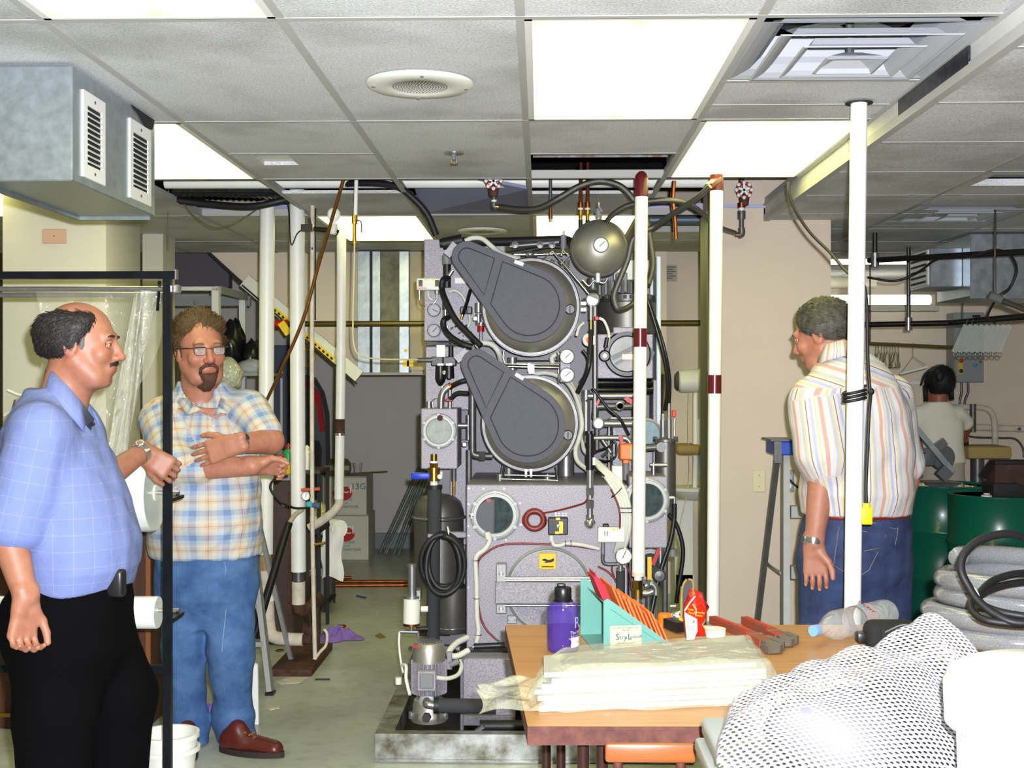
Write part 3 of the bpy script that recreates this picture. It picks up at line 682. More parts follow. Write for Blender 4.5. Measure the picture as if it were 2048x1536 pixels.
# thermostat box + gauge
tb = bxp(1196, 1250, 1055, 1085, FY-.11, .06, 'thermostat_box', m_offw)
bxp(1206,1218,1060,1075,FY-.112,.003,'scale_window',m_paper,tb,0); bxp(1209,1210.5,1062,1072,FY-.1135,.002,'scale_slot',m_ink,tb,0); bxp(1214,1215.5,1062,1072,FY-.1135,.002,'scale_slot',m_ink,tb,0); bxp(1224,1231,1057,1061,FY-.112,.003,'yellow_sticker',m_yellow,tb,0); bxp(1206,1218,1048,1055,FY-.09,.03,'clip',m_blackp,tb)
cyp((1206,1085),(1206,1108),FY-.08,4,'pipe',m_steel); pipe([(1206,1105,FY-.08),(1206,1122,FY-.08),(1213,1128,FY-.08),(1235,1128,FY-.08)],4,'pipe',m_steeld)
gauge(1247, 1112, 17, FY-.12, 25); cyp((1241,1130),(1241,1142),FY-.1,5,'stem',m_steel); cyp((1241,1142),(1241,1190),FY-.1,9,'insulated_hose',m_foam); cyp((1241,1136),(1241,1141),FY-.1,9,'hose_clamp',m_chrome)
pipe([(1196,1133,FY-.05),(1215,1143,FY-.05),(1230,1158,FY-.06)],2,'red_hose',m_redh); pipe([(1253,1130,FY-.05),(1260,1150,FY-.05),(1264,1180,FY-.05)],2,'red_hose',m_redh)
pipe([(1225,1130,FY-.05),(1224,1140,FY-.05),(1232,1165,FY-.05)],2,'red_hose',m_redh)
# cabinet top plate with feet
u = U(6.0)
# ---- lower drum + upper drum
def clip(poly, a, b, keep):
    out = []; n = len(poly)
    def side(p): return ((b[0]-a[0])*(p[1]-a[1]) - (b[1]-a[1])*(p[0]-a[0])) * keep
    for i in range(n):
        p, q = poly[i], poly[(i+1) % n]; sp, sq = side(p), side(q)
        if sp >= 0: out.append(p)
        if (sp >= 0) != (sq >= 0):
            t = sp/(sp-sq); out.append((p[0]+(q[0]-p[0])*t, p[1]+(q[1]-p[1])*t))
    return out
def tear(c0, r0, c1, r1, n=40):
    d = math.hypot(c1[0]-c0[0], c1[1]-c0[1]); ph = math.atan2(c1[1]-c0[1], c1[0]-c0[0]); be = math.acos((r0-r1)/d)
    pts = []
    for i in range(n+1):
        a = ph + be + (2*math.pi - 2*be)*i/n; pts.append((c0[0]+r0*math.cos(a), c0[1]+r0*math.sin(a)))
    for i in range(n+1):
        a = ph - be + 2*be*i/n; pts.append((c1[0]+r1*math.cos(a), c1[1]+r1*math.sin(a)))
    return pts
def drum(cx, cy, r, DY, t0, tr0, t1, tr1, la, lb, label_px, knob):
    u = U(DY)
    d = discp(cx, cy, DY, [(r*.9,-95),(r*.93,-20),(r*.93,-14),(r,-12),(r,-6),(r*.985,-3),(r,0),(r,5),(r*.975,8)], 'drum_shell', m_steeld, mach, 64)
    discp(cx, cy, DY, [(r*.975,5),(r*.93,7),(r*.90,12),(r*.80,22),(r*.6,31),(r*.35,36),(0,38)], 'drum_dome', m_drum, d, 64)
    MB().torus(at(cx,cy,DY-5*u), (0,1,0), r*.985*u, 1.6*u, 64, 8).build('clamp_ring', m_steel, d, 180)
    tp = MB()
    for k in range(70):
        a = R(-75 + 110*k/69); p = at(cx + r*1.005*math.cos(a), cy + r*1.005*math.sin(a), DY); tp.bar(p, p + Vector((0,-7*u,0)), 1.6*u, 1.2*u)
    tp.build('ribbed_band', m_steeld, d, 0)
    GY = DY - .21; du = 1.0
    def gp(p, off=0): return at(p[0], p[1], GY - off)
    out = tear(t0, tr0, t1, tr1)
    g = MB().prism([gp(p) for p in out], (0, .05, 0)).build('belt_guard', m_rim, mach, 30)
    ins = tear(t0, tr0-1.2, t1, tr1-1.2)
    MB().prism([gp(p) + Vector((0,-.004,0)) for p in ins], (0, .006, 0)).build('guard_face', m_guard, g, 30)
    inn = tear(t0, tr0-14, t1, tr1-14)
    for ln, kp in ((la, 1), (lb, -1)):
        pl_ = clip(inn, ln[0], ln[1], kp)
        if len(pl_) < 5: pl_ = clip(inn, ln[0], ln[1], -kp)
        MB().tube([gp(p, .0045) for p in pl_], .0026, 6, closed=True).build('groove', m_rim, g, 180)
    x, y, an = label_px
    c = gp((x, y), .005); ca, sa = math.cos(R(an)), math.sin(R(an)); uu = U(GY)
    lb_ = MB().ob(c, (Vector((ca,0,-sa)), Vector((0,1,0)), Vector((sa,0,ca))), (9.5*uu, .001, 3.6*uu)).build('plate', m_paper, g, 0)
    discp(knob[0], knob[1], GY+.02, [(10,0),(10,6),(8.5,8),(0,8)], 'knob', m_blackp, g, 20)
    k_ = at(knob[0], knob[1], GY+.0); MB().bx(k_.x-.003,k_.x+.003,k_.y-.004,k_.y,k_.z-.016,k_.z+.016).build('knob_slot', m_guard, g, 0)
    for q in ((t0[0]+tr0*.2, t0[1]-tr0*.98),): pass
    return d, g
drum(1062, 614, 99, 5.78, (934,513), 31, (1058,610), 75, ((989,516),(969,588)), ((1005,524),(982,606)), (1038,526,20), (1140,619))
drum(1060, 847, 98, 5.78, (953,729), 31, (1055,850), 76, ((1007,745),(974.5,811)), ((1020.7,754.6),(983,831)), (1039,753,31), (1136,870))
# motor plates behind guard tips
for (x,y,a) in ((903,500,-52),(924,711,-40)):
    c = at(x,y,5.68); ca,sa = math.cos(R(a)),math.sin(R(a)); MB().ob(c,(Vector((ca,0,-sa)),Vector((0,1,0)),Vector((sa,0,ca))),(.034,.02,.018)).build('motor_plate', m_sil, mach, 30)
cyp((885,488),(925,480),5.95,12,'motor_end',m_black)
# feet / supports of lower drum, bracket rods
for x in (1000, 1095): cyp((x,948),(x,966),5.75,7,'foot',m_steel)
cyp((1018,925),(1018,972),6.0,15,'duct_stub',m_steeld,r2=18,Y2=6.0); cyp((1132,900),(1132,965),6.05,17,'duct_stub',m_steel)
for pts in ([(1005,932),(1001,958),(1115,961),(1112,932)], [(1012,936),(1009,950),(1110,952)], [(1008,700),(1006,715),(1010,728),(1118,730),(1114,705)], [(1012,733),(1118,735),(1116,768)], [(1085,520),(1105,502),(1180,590),(1165,600)], [(1122,528),(1138,512),(1125,500)]):
    MB().tube([at(x,y,5.66) for x,y in pts], 1.8*U(5.66), 8).build('bracket_rod', m_chrome, mach, 60)
# clamps on lower ring
cl = MB()
for (x,y) in ((1052,945),(1062,945),(1060,738),(1066,738),(1058,734)): cl.bar(at(x,y-7,5.72), at(x,y+9,5.72), .01, .008, (0,1,0))
cl.build('clamp_lugs', m_chrome, mach, 0)
for (y,z) in ((606,5.7),(620,5.7)): bxp(1160,1174,y-4,y+4,z,.03,'clamp_handle',m_chrome)
# gauges pair
bxp(1120,1142,700,765,5.74,.02,'gauge_bracket',m_sil); gauge(1134, 713, 15, 5.7, 45); gauge(1134, 750, 15, 5.7, 45)
# horizontal tubes between drums
cyp((1020,726),(1120,726),6.0,6,'cross_pipe',m_steeld); cyp((1025,715),(1025,740),6.0,10,'flange_pipe',m_steel)
ribbed([(952,694,5.74),(965,686,5.74),(985,690,5.74),(998,706,5.74),(1003,728,5.8)], 5.5, 'corrugated_conduit', m_conduit)
ribbed([(930,482,5.8),(945,476,5.8),(965,478,5.8),(985,494,5.8),(1005,508,5.85),(1038,518,5.9)], 5, 'corrugated_conduit', m_conduit)
ribbed([(1068,748,5.9),(1090,746,5.9),(1115,752,5.9),(1140,772,5.85),(1157,810,5.8),(1164,850,5.75),(1157,880,5.75),(1151,900,5.72),(1155,922,5.7),(1176,940,5.65)], 4.5, 'corrugated_conduit', m_conduit)
ribbed([(1142,765,5.9),(1158,800,5.85),(1166,840,5.8),(1165,880,5.8),(1168,900,5.75),(1180,912,5.7)], 4, 'corrugated_conduit', m_conduit)
ribbed([(1118,705,5.8),(1104,715,5.8),(1106,728,5.8)], 5, 'corrugated_conduit', m_conduit)
# ---- top piping
pipe([(880,487,6.0),(920,483,6.0),(980,484,6.05),(1060,482,6.1),(1130,480,6.1),(1145,490,6.0)], 9, 'insulated_line', m_black)
MB().cyl(at(1020,493,5.95), at(1118,484,5.95), 6.5*U(5.95)).build('manifold', m_steeld, mach); pipe([(1010,508,5.95),(1060,500,5.95),(1100,494,5.95),(1130,494,5.95)],4,'hose',m_black)
for x in (1030,1080,1104): discp(x,490,5.9,[(7,0),(7,6),(0,7)],'coupling',m_steeld,mach,14)
cyp((1028,509),(1075,509),5.9,5,'valve_line',m_chrome); cyp((1075,509),(1135,507),5.9,2,'tube',m_chrome); MB().ell(at(1060,509,5.88),.022).build('ball_valve',m_chrome,mach); 
for k in range(8):
    x = 1092+ (k%4)*14; y = 520 + (k//4)*22; cyp((x,y),(x+random.uniform(-10,10),y+16),5.95,random.uniform(3,8),'fitting',random.choice((m_steel,m_steeld,m_chrome)),n=10)
cyp((1127,470),(1127,498),5.8,6,'relief_valve',m_gsk); cyp((1127,462),(1127,470),5.8,2.5,'stem',m_chrome); pipe([(1127,464,5.8),(1130,460,5.8),(1142,464,5.8),(1150,462,5.8)],1.2,'tube',m_chrome)
cyp((1127,498),(1122,512),5.8,3,'tube',m_chrome)
# ---- small dome tank
td = discp(1198, 497, 5.62, [(52,-50),(54,-10),(57,-8),(58,-3),(57,0),(58,3),(57,7),(54,9)], 'tank_rim', m_steeld, mach, 56)
discp(1198, 497, 5.62, [(54.5,5),(52,12),(45,24),(32,35),(16,41),(0,43)], 'tank_dome', m_drum, td, 56)
MB().torus(at(1198,497,5.612),(0,1,0),56.5*U(5.6),1.6*U(5.6),56,8).build('clamp_ring',m_steel,td,180)
gauge(1202, 490, 15.5, 5.51, 45)
rv = cyp((1197,418),(1197,438),5.66,7,'safety_valve',m_gsk); cyp((1197,405),(1197,418),5.66,3,'cap',m_chrome,rv); cyp((1197,412),(1204,424),5.62,3,'lever',m_gsk,rv); cyp((1197,436),(1197,445),5.62,4,'clamp_bolt',m_chrome,rv)
bxp(1191,1201,545,566,5.56,.02,'clamp_lug',m_alu); pipe([(1165,560,5.6),(1178,572,5.6),(1188,562,5.6),(1208,566,5.6),(1215,556,5.6)],2,'bracket_rod',m_chrome)
pipe([(1186,556,5.7),(1186,585,5.7),(1186,596,5.66),(1185,600,5.60)],12,'elbow_pipe',m_steeld); discp(1185,600,5.6,[(12,-4),(14,0),(14,4),(11,5),(11,1),(0,1)],'pipe_mouth',m_steel,mach,20)
cyp((1190,600),(1190,855),5.75,4,'vertical_pipe',m_steel); cyp((1182,610),(1182,640),5.6,5,'valve_body',m_chrome); bxp(1189,1198,632,641,5.58,.02,'red_handle',m_red); cyp((1182,640),(1182,660),5.6,3,'fitting',m_brass)
discp(1178,680,5.62,[(13,0),(13,4),(10,6),(7,4),(7,3)],'indicator_lamp',m_white,mach,24); discp(1178,680,5.62,[(6.5,3.2),(5,5),(0,6)],'lamp_lens',pbr('lamp_orange',(255,120,70),.3,emit=(255,110,60),es=0.4),mach,16)
pipe([(1182,660,5.58),(1181,690,5.56),(1178,730,5.54),(1170,755,5.56),(1155,785,5.6)],5,'hose',m_blackp)
pipe([(1165,700,5.7),(1175,715,5.7),(1176,740,5.7),(1160,765,5.7)],3,'hose',m_blackp)
pipe([(1198,636,5.6),(1208,642,5.6),(1216,660,5.6),(1218,675,5.6),(1214,690,5.6)],3,'tube',m_conduit); cyp((1215,675),(1211,695),5.6,4.5,'cable_gland',m_blackp); pipe([(1168,645,5.65),(1158,655,5.65),(1153,672,5.65)],3,'tube',m_conduit)
# ---- still with window
st = MB().lathe([(64*U(5.95),0),(64*U(5.95),62*U(5.95)),(60*U(5.95),64*U(5.95))], at(1254,668,6.08), (0,0,1), 40).build('still_top', m_drum2, mach)
MB().lathe([(56*U(5.95),0),(56*U(5.95),14*U(5.95)),(50*U(5.95),16*U(5.95))], at(1254,606,6.08), (0,0,1), 40).build('still_flange', m_steeld, st)
for k in range(7):
    x = 1206 + k*13; cyp((x,560),(x,592),6.0,3.5,'stud',m_steel,n=8)
for k in range(9): cyp((1200+k*12.5,590),(1200+k*12.5,597),5.93,4,'bolt',m_chrome,st,n=6)
bxp(1228,1300,520,560,6.1,.1,'junction_cover',m_white); bxp(1232,1255,545,585,6.02,.06,'junction_box',m_gsk)
sp_ = bxp(1195, 1306, 668, 757, 5.82, .3, 'still_front', m_sil)
bxp(1226,1285,654,668,5.8,.03,'channel',m_sil); discp(1224,668,5.8,[(3,0),(3,6),(0,6)],'pivot',m_blackp,mach,10)
sw = discp(1254, 708, 5.82, [(47,0),(47,5),(44,9),(37,9),(34,4)], 'still_window', m_blackp, sp_, 48)
discp(1254,708,5.82,[(36,4),(36,4.5),(0,4.5)],'glass',pbr('still_glass',(196,196,206),.08,var=.25,vs=12),sw,40)
ww = MB().bar(at(1224,716,5.8),at(1270,694,5.8),.022,.003,(0,1,0)).bar(at(1230,728,5.8),at(1278,702,5.8),.012,.003,(0,1,0)).build('wiper',m_gsk,sw,0)
wl_ = bxp(1244,1268,708,719,5.795,.003,'label',pbr('pink_label',(232,214,212),.6),sw,0)
hub = discp(1209,712,5.8,[(12,0),(12,6),(9,9),(5,9)],'hinge_hub',m_blackp,sp_,24); discp(1209,712,5.8,[(5,9),(4,10),(0,10)],'hub_cap',m_offw,hub,14)
o = [(1283,690),(1300,694),(1310,705),(1300,728),(1285,735)]
MB().prism([at(x,y,5.81) for x,y in o],(0,.02,0)).build('window_latch', m_blackp, sp_, 30)
MB().cyl(at(1195,765,5.88),at(1306,765,5.88),9*U(5.88)).cyl(at(1195,780,5.88),at(1306,780,5.88),9*U(5.88)).build('black_roller',pbr('gloss_black',(14,14,16),.12),mach)
wp = bxp(1313, 1322, 512, 1090, 6.0, .35, 'white_upright', pbr('pale_blue_white',(206,216,228),.4)); bxp(1300,1313,530,1090,6.2,.05,'inner_upright',m_white); bxp(1306,1313,760,1090,5.9,.2,'silver_upright',m_sil)
# ---- pipe nest right of lower drum
pn = [([(1170,792),(1275,792)],7,m_steel),([(1172,780),(1172,885)],8,m_steel),([(1190,838),(1192,820),(1200,813),(1275,812)],7,m_steeld),([(1197,847),(1275,847)],8,m_steel),([(1172,876),(1240,876),(1256,880),(1262,890)],6,m_steel),([(1194,840),(1194,900)],5,m_steeld),([(1205,880),(1222,905)],4,m_steel),([(1218,840),(1218,935)],2.5,m_chrome),([(1222,836),(1290,836)],2,m_chrome),([(1228,860),(1228,920)],2,m_chrome)]
for pts,r,m_ in pn: pipe([(x,y,5.8) for x,y in pts], r, 'pipe', m_)
discp(1197,847,5.74,[(10,-6),(12,0),(12,4),(9,5),(9,0),(0,0)],'pipe_mouth',m_steel,mach,20)
pipe([(1185,775,5.6),(1215,815,5.6),(1240,838,5.6),(1258,870,5.62)],3,'cable',m_blackp); pipe([(1172,800,5.7),(1176,803,5.7)],2,'cable',m_blackp)
pipe([(1172,930,5.6),(1190,905,5.65),(1215,895,5.7),(1230,885,5.7),(1232,910,5.7),(1218,922,5.7),(1195,920,5.65)],2.4,'cable',m_blackp)
bxp(1252,1275,797,806,5.7,.01,'red_lever',m_red); MB().bar(at(1250,795,5.7),at(1272,810,5.7),.02,.01,(0,1,0)).build('red_lever',m_red,mach,0); MB().bar(at(1200,796,5.7),at(1192,812,5.7),.012,.01,(0,1,0)).build('red_lever',m_red,mach,0); MB().bar(at(1240,870,5.65),at(1244,888,5.65),.014,.01,(0,1,0)).build('red_lever',m_red,mach,0); discp(1242,877,5.68,[(5,0),(5,5),(0,5)],'red_cap',m_red,mach,12)
discp(1240,812,5.72,[(9,0),(9,4),(6,5),(6,0)],'union',m_chrome,mach,16)
orr = bxp(1240, 1268, 888, 920, 5.62, .1, 'actuator', m_orange, b=.006); bxp(1246,1258,918,928,5.65,.04,'actuator_neck',m_orange,orr); bxp(1260,1266,895,918,5.615,.004,'actuator_label',pbr('label_olive',(170,160,100),.5),orr,0)
bxp(1224,1245,932,970,5.55,.06,'white_module',m_white); cyp((1252,925),(1252,960),5.7,7,'valve_body',m_gsk)
for k in range(16):
    x = random.uniform(1196,1262); y = random.uniform(800,960); cyp((x,y),(x+random.uniform(-14,14),y+random.uniform(-8,14)),5.98,random.uniform(1.5,5),'fitting',random.choice((m_steel,m_steeld,m_chrome,m_conduit,m_gsk)),n=8)
cyp((1178,862),(1178,870),5.45,8,'tee_fitting',m_blackp); cyp((1180,868),(1180,940),5.4,8,'black_sleeve',m_blackp); cyp((1180,940),(1180,975),5.4,7,'steel_sleeve',m_steel)
for y0,y1,r in ((975,990,9),(990,996,7),(1000,1016,9),(1016,1030,6)): MB().lathe([(r*U(5.4),0),(r*U(5.4),(y1-y0)*U(5.4))],at(1180,y1,5.4),(0,0,1),6 if r==9 else 14).build('hex_union',m_steel,mach)
cyp((1180,1030),(1180,1045),5.4,8,'valve_end',m_steel); MB().ell(at(1180,1046,5.38),11*U(5.4)).build('end_cap',m_chrome,mach)
cyp((1188,915),(1188,930),5.38,3,'tag',m_paper); pipe([(1184,932,5.38),(1200,945,5.4),(1212,955,5.45)],2,'cable',m_blackp)
for k in range(4):
    o_ = k*5.5
    ribbed([(1186+o_*.4,918+o_*.2,5.52),(1205+o_*.6,945-o_*.2,5.45),(1225+o_*.9,975-o_*.6,5.42),(1240+o_,1010-o_*.4,5.40),(1243+o_,1050,5.40),(1236+o_,1085,5.42),(1230+o_*.8,1104,5.45)], 4.3, 'corrugated_conduit', m_conduit)
pipe([(1222,978,5.41),(1238,1015,5.39),(1240,1050,5.39),(1236,1080,5.41)],1.8,'red_hose',m_redh)
tb2 = MB()
for (x,y,ax) in ((1233,985,(.7,0,-.7)),(1250,1015,(0,0,1)),(1252,1024,(0,0,1))): tb2.torus(at(x,y,5.41),ax,14*U(5.4),1*U(5.4),20,5)
tb2.build('cable_ties',m_blackp,mach)
for y in (935,950): MB().bar(at(1206,y,5.5),at(1220,y+3,5.5),.012,.012).build('red_clip',m_red,mach,0)
MB().bar(at(1206,932,5.5),at(1206,955,5.5),.012,.012,(0,1,0)).build('red_clip',m_red,mach,0)
# ---- right column and boxes
uc = U(5.7)
rcx = at(1331, 1040, 5.75)
col_ = MB().lathe([(21*uc,0),(21*uc,157*uc),(25*uc,158*uc),(25*uc,163*uc),(10*uc,164*uc)], rcx, (0,0,1), 32).build('filter_column', m_drum2, mach)
fb = MB()
for k in range(10):
    a = 2*math.pi*k/10; c = rcx + Vector((23.5*uc*math.cos(a),23.5*uc*math.sin(a),156*uc)); fb.cyl(c,c+Vector((0,0,12*uc)),2*uc,n=6)
fb.build('flange_bolts',m_steel,col_)
for x in (1326,1338): cyp((x,840),(x,876),5.72,5.5,'nozzle',m_steel); cyp((x,828),(x,840),5.72,4,'nut',m_chrome)
cyp((1338,806),(1338,830),5.7,4,'fitting',m_steel); bxp(1344,1352,820,834,5.68,.02,'red_tap',pbr('red_orange',(220,50,30),.4)); pipe([(1344,835,5.7),(1349,840,5.7),(1349,872,5.7)],2,'tube',m_chrome)
cyp((1290,896),(1322,894),5.72,8,'side_pipe',m_steeld); discp(1322,894,5.66,[(10,0),(10,6),(0,6)],'union',m_steeld,mach,16)
cyp((1300,930),(1334,930),5.6,4,'valve_line',m_steel); cyp((1307,925),(1307,950),5.6,4,'stem',m_steel)
discp(1292,868,5.9,[(32,0),(32,4),(28,6),(26,4)],'sight_window',m_alu,mach,40); discp(1292,868,5.9,[(27,4),(27,4.5),(0,4.5)],'glass',m_glassb,mach,36)
bxp(1225,1312,838,950,5.95,.2,'rear_box',m_sil)
rb_ = bxp(1258, 1335, 953, 1096, 5.5, .35, 'button_trap', m_sil); porthole(1293, 1000, 41, 5.499, m_glassd, rb_)
cyp((1335,996),(1348,996),5.5,4,'elbow',m_chrome); cyp((1349,994),(1349,1008),5.5,3.5,'elbow',m_chrome)
pipe([(1349,1008,5.5),(1348,1040,5.48),(1340,1085,5.46),(1325,1130,5.44),(1312,1180,5.42),(1302,1230,5.4)],5,'hose',m_blackp)
pipe([(1337,1028,5.6),(1352,1048,5.6),(1363,1080,5.6),(1366,1110,5.6),(1361,1150,5.6),(1356,1180,5.6),(1353,1206,5.6)],4.5,'hose',m_blackp)
pipe([(1296,602,5.5),(1308,640,5.5),(1322,690,5.5),(1333,740,5.52),(1336,780,5.55),(1330,820,5.6)],4.5,'hose',m_blackp); pipe([(1300,610,5.52),(1318,660,5.52),(1332,710,5.52),(1340,760,5.55),(1339,805,5.6)],3,'hose',m_blackp)
cyp((1330,1096),(1330,1238),5.5,6,'drain_pipe',m_steeld); cyp((1321,1096),(1321,1150),5.5,5,'pipe',m_steel); MB().bar(at(1318,1098,5.45),at(1305,1130,5.45),.018,.01,(0,1,0)).build('red_lever',m_red,mach,0)
discp(1318,1150,5.44,[(12,0),(14,8),(10,14),(0,15)],'valve_body',m_steeld,mach,18); cyp((1345,1098),(1345,1112),5.7,10,'cap',m_gsk)
cyp((1297,1190),(1297,1240),5.3,5,'pipe',m_steeld); pipe([(1290,1172,5.2),(1302,1168,5.2),(1311,1175,5.2),(1312,1190,5.2)],7,'elbow',m_steel)
cyp((1340,1213),(1352,1213),5.5,4,'tap',m_chrome)
for y in (1100,): bxp(1258,1312,1096,1240,5.75,.2,'lower_body',m_sild)
porthole(1300,1130,30,5.70,m_glassd,mach)
# ---- lower compartment in front
lb_ = bxp(925, 1030, 1318, 1432, 5.3, .35, 'lower_box', m_sil); bxp(925,1030,1432,1452,5.28,.35,'lower_skirt',m_sild)
bxp(920,927,1318,1462,5.26,.02,'post',m_sild); bxp(920,1040,1302,1318,5.42,.15,'box_lid',m_blackp)
cyp((948,1293),(1010,1290),5.35,6,'actuator_cylinder',m_blackp); cyp((945,1294),(958,1294),5.35,3,'piston_rod',m_chrome); pipe([(990,1277,FY-.03),(998,1282,5.38),(1001,1288,5.36)],2.5,'hose_end',m_steel)
MB().cyl(at(960,1452,5.15),at(1090,1452,5.15),12*U(5.15)).build('rubber_hose',m_black,mach)
MB().bar(at(951,1462,5.05),at(968,1452,5.05),.03,.012).build('bracket',m_steel,mach,0)
# ---- pump with motor
PY = 5.15; up = U(PY); pc = at(858, 1440, PY)
pump = MB().lathe([(36*up,0),(37*up,8*up),(37*up,14*up),(33*up,20*up),(33*up,30*up),(30*up,42*up),(18*up,52*up)], pc, (0,0,1), 32).build('pump_casing', m_drum, mach)
mot = MB().lathe([(26*up,50*up),(31*up,56*up),(31*up,120*up),(28*up,121*up)], pc, (0,0,1), 32).build('motor_body', m_sild, mach)
fins = MB()
for k in range(28):
    a = 2*math.pi*k/28; e = Vector((math.cos(a),math.sin(a),0)); c = pc + e*32.5*up + Vector((0,0,88*up)); fins.ob(c,(e,Vector((-e.y,e.x,0)),Vector((0,0,1))),(3.5*up,.9*up,32*up))
fins.build('cooling_fins',m_sil,mot,0)
cap = MB().lathe([(33*up,118*up),(33*up,140*up),(30*up,152*up),(27*up,157*up),(0,158*up)], pc, (0,0,1), 32).build('fan_cowl', m_drum, mot)
gr = MB()
for k in range(-4,5):
    for j in range(-4,5):
        if k*k+j*j < 18: c = pc + Vector((k*5.6*up,j*5.6*up,158*up)); gr.bx(c.x-1.9*up,c.x+1.9*up,c.y-1.9*up,c.y+1.9*up,c.z,c.z+1.6*up)
gr.build('cowl_grille',m_steeld,cap,0)
bxp(826,837,1290,1296,PY-.072,.004,'red_badge',m_red,b=0); discp(821,1296,PY,[(4,0),(4,5),(0,5)],'stud',m_blackp,mach,10)
tbx = bxp(834,872,1343,1383,PY-.105,.04,'terminal_box',m_sil); bxp(839,867,1348,1378,PY-.109,.006,'terminal_lid',m_gsk,tbx)
for a in range(5):
    an = R(200+35*a); c = pc + Vector((38*up*math.cos(an),38*up*math.sin(an),6*up)); MB().lathe([(4*up,0),(4*up,14*up)],c,(0,0,1),6).build('flange_bolt',m_steel,pump)
discp(854,1402,PY-.05,[(16,-10),(16,4),(12,6)],'pump_port',m_alu,mach,28)
pipe([(854,1402,PY-.06),(854,1408,PY-.11),(862,1410,PY-.115),(872,1411,PY-.115)],8.5,'elbow',m_steel); MB().cyl(at(868,1411,PY-.115),at(992,1413,PY-.115),14.5*up).build('foam_pipe',m_foam,mach); cyp((868,1411),(878,1411),PY-.115,16,'foam_collar',m_black)
MB().lathe([(9*up,0),(9*up,.02)],at(853,1436,PY-.2),(0,1,0),6).build('drain_plug',m_black,mach)
pipe([(872,1355,PY-.08),(895,1357,PY-.05),(915,1350,PY),(923,1335,PY+.05),(920,1322,PY+.1)],4.5,'conduit',m_conduit)
ribbed([(935,1275,5.4),(915,1285,5.35),(900,1300,5.3),(900,1310,5.28),(915,1312,5.28),(938,1300,5.3)],6,'corrugated_conduit',m_conduit)
bxp(893,904,1305,1340,PY+.1,.03,'bracket',m_sil); cyp((900,1330),(918,1322),PY+.05,6,'junction',m_gsk)
# ---- left tank
TYc = 6.1; ut = U(TYc); tc_ = at(878, 1170, TYc)
tk = MB().lathe([(50*ut,0),(50*ut,132*ut),(53*ut,134*ut),(53*ut,139*ut),(51*ut,141*ut),(50*ut,150*ut),(44*ut,168*ut),(32*ut,178*ut),(12*ut,183*ut),(0,184*ut)], tc_, (0,0,1), 40).build('buffer_tank', m_drum2, mach)
MB().torus(tc_+Vector((0,0,137*ut)),(0,0,1),53*ut,2*ut,40,6).build('tank_band',m_chrome,tk,180)
t2 = at(905,1262,TYc); MB().lathe([(34*ut,0),(36*ut,8*ut),(36*ut,90*ut)],t2,(0,0,1),32).build('lower_tank',m_drum2,mach); MB().torus(t2+Vector((0,0,10*ut)),(0,0,1),36*ut,1.6*ut,36,6).build('tank_band',m_chrome,mach,180)
cyp((840,1262),(900,1262),6.2,10,'rear_motor',m_rust)
bxp(855,933,1064,1076,5.75,.03,'pipe_bracket',m_sil)
VX = 5.6
cyp((869,975),(869,1066),VX,14.5,'foam_pipe',m_foam); cyp((869,970),(869,978),VX,16,'foam_collar',m_black); cyp((867,1076),(866,1282),VX,13.5,'foam_pipe',m_foam)
bv = cyp((868,935),(868,962),VX,12,'ball_valve',m_brass); cyp((868,926),(868,936),VX,9,'hex',m_brass,bv,n=6); cyp((868,908),(868,927),VX,6.5,'nipple',m_brass,bv); cyp((868,922),(868,926),VX,8.5,'tape_ring',m_white,bv); cyp((868,962),(868,970),VX,8,'tape_ring',m_white,bv)
MB().rb(at(822,950,VX-.08).x, at(860,950,VX-.08).x, VX-.085, VX-.07, at(0,957,VX-.08).z, at(0,944,VX-.08).z, .006).build('lever', m_blue, bv); discp(880,953,VX-.02,[(5,0),(5,5),(0,5)],'stem_nut',m_white,bv,10)
# filter with white canister
FYc = 5.4
ft = cyp((824,1195),(823,1246),FYc,17,'canister',m_offw); cyp((824,1132),(824,1192),FYc,8.5,'filter_tube',m_steel,ft); cyp((824,1128),(824,1133),FYc,10,'tube_cap',m_chrome,ft); cyp((824,1190),(824,1196),FYc,18,'flange',m_steel,ft); cyp((823,1246),(823,1251),FYc,17,'base',m_copper,ft)
bxp(832,842,1180,1202,FYc-.02,.06,'mount',m_steel,ft); cyp((823,1250),(823,1262),FYc,4,'tee',m_steel); cyp((800,1263),(835,1264),FYc,4,'tee',m_steel); cyp((835,1258),(837,1275),FYc,3,'elbow',m_chrome); cyp((842,1218),(856,1218),FYc,6,'union',m_offw); cyp((832,1258),(856,1258),FYc,4,'pipe',m_blackp)
pipe([(799,1264,FYc),(798,1285,FYc-.02),(800,1310,FYc-.06),(804,1335,FYc-.1),(806,1345,FYc-.12)],2.2,'clear_tube',m_tubew); pipe([(803,1330,5.3),(812,1332,5.25),(812,1355,5.22),(816,1375,5.2),(820,1390,5.18)],3.5,'clear_tube',m_tubew); cyp((797,1355),(797,1368),5.2,6.5,'tube_cap',m_offw)
# black rubber hose hanging on the bracket (a thing of its own)
hp_ = []
for k in range(0, 4*28+1):
    a = 2*math.pi*k/28; t = k/112
    rx = 38 + 7*math.sin(k*.13); ry = 52 + 8*t; cx = 889 - 4*t; cy = 1066 + ry + 6*t
    hp_.append(at(cx + rx*math.cos(a+1.57), cy - ry*math.sin(a+1.57), 5.48 - .05*t - .012*math.sin(k*.35)))
hc = tag(MB().tube(hp_, 5.2*U(5.48), 10).build('rubber_hose_coil', m_black, None, 180), 'black rubber hose coiled and tied to the bracket beside the machine cabinet', 'hose')
MB().torus(at(897,1062,5.45),(1,0,0.2),9*U(5.45),1.2*U(5.45),16,6).build('white_tie',m_white,hc,180)
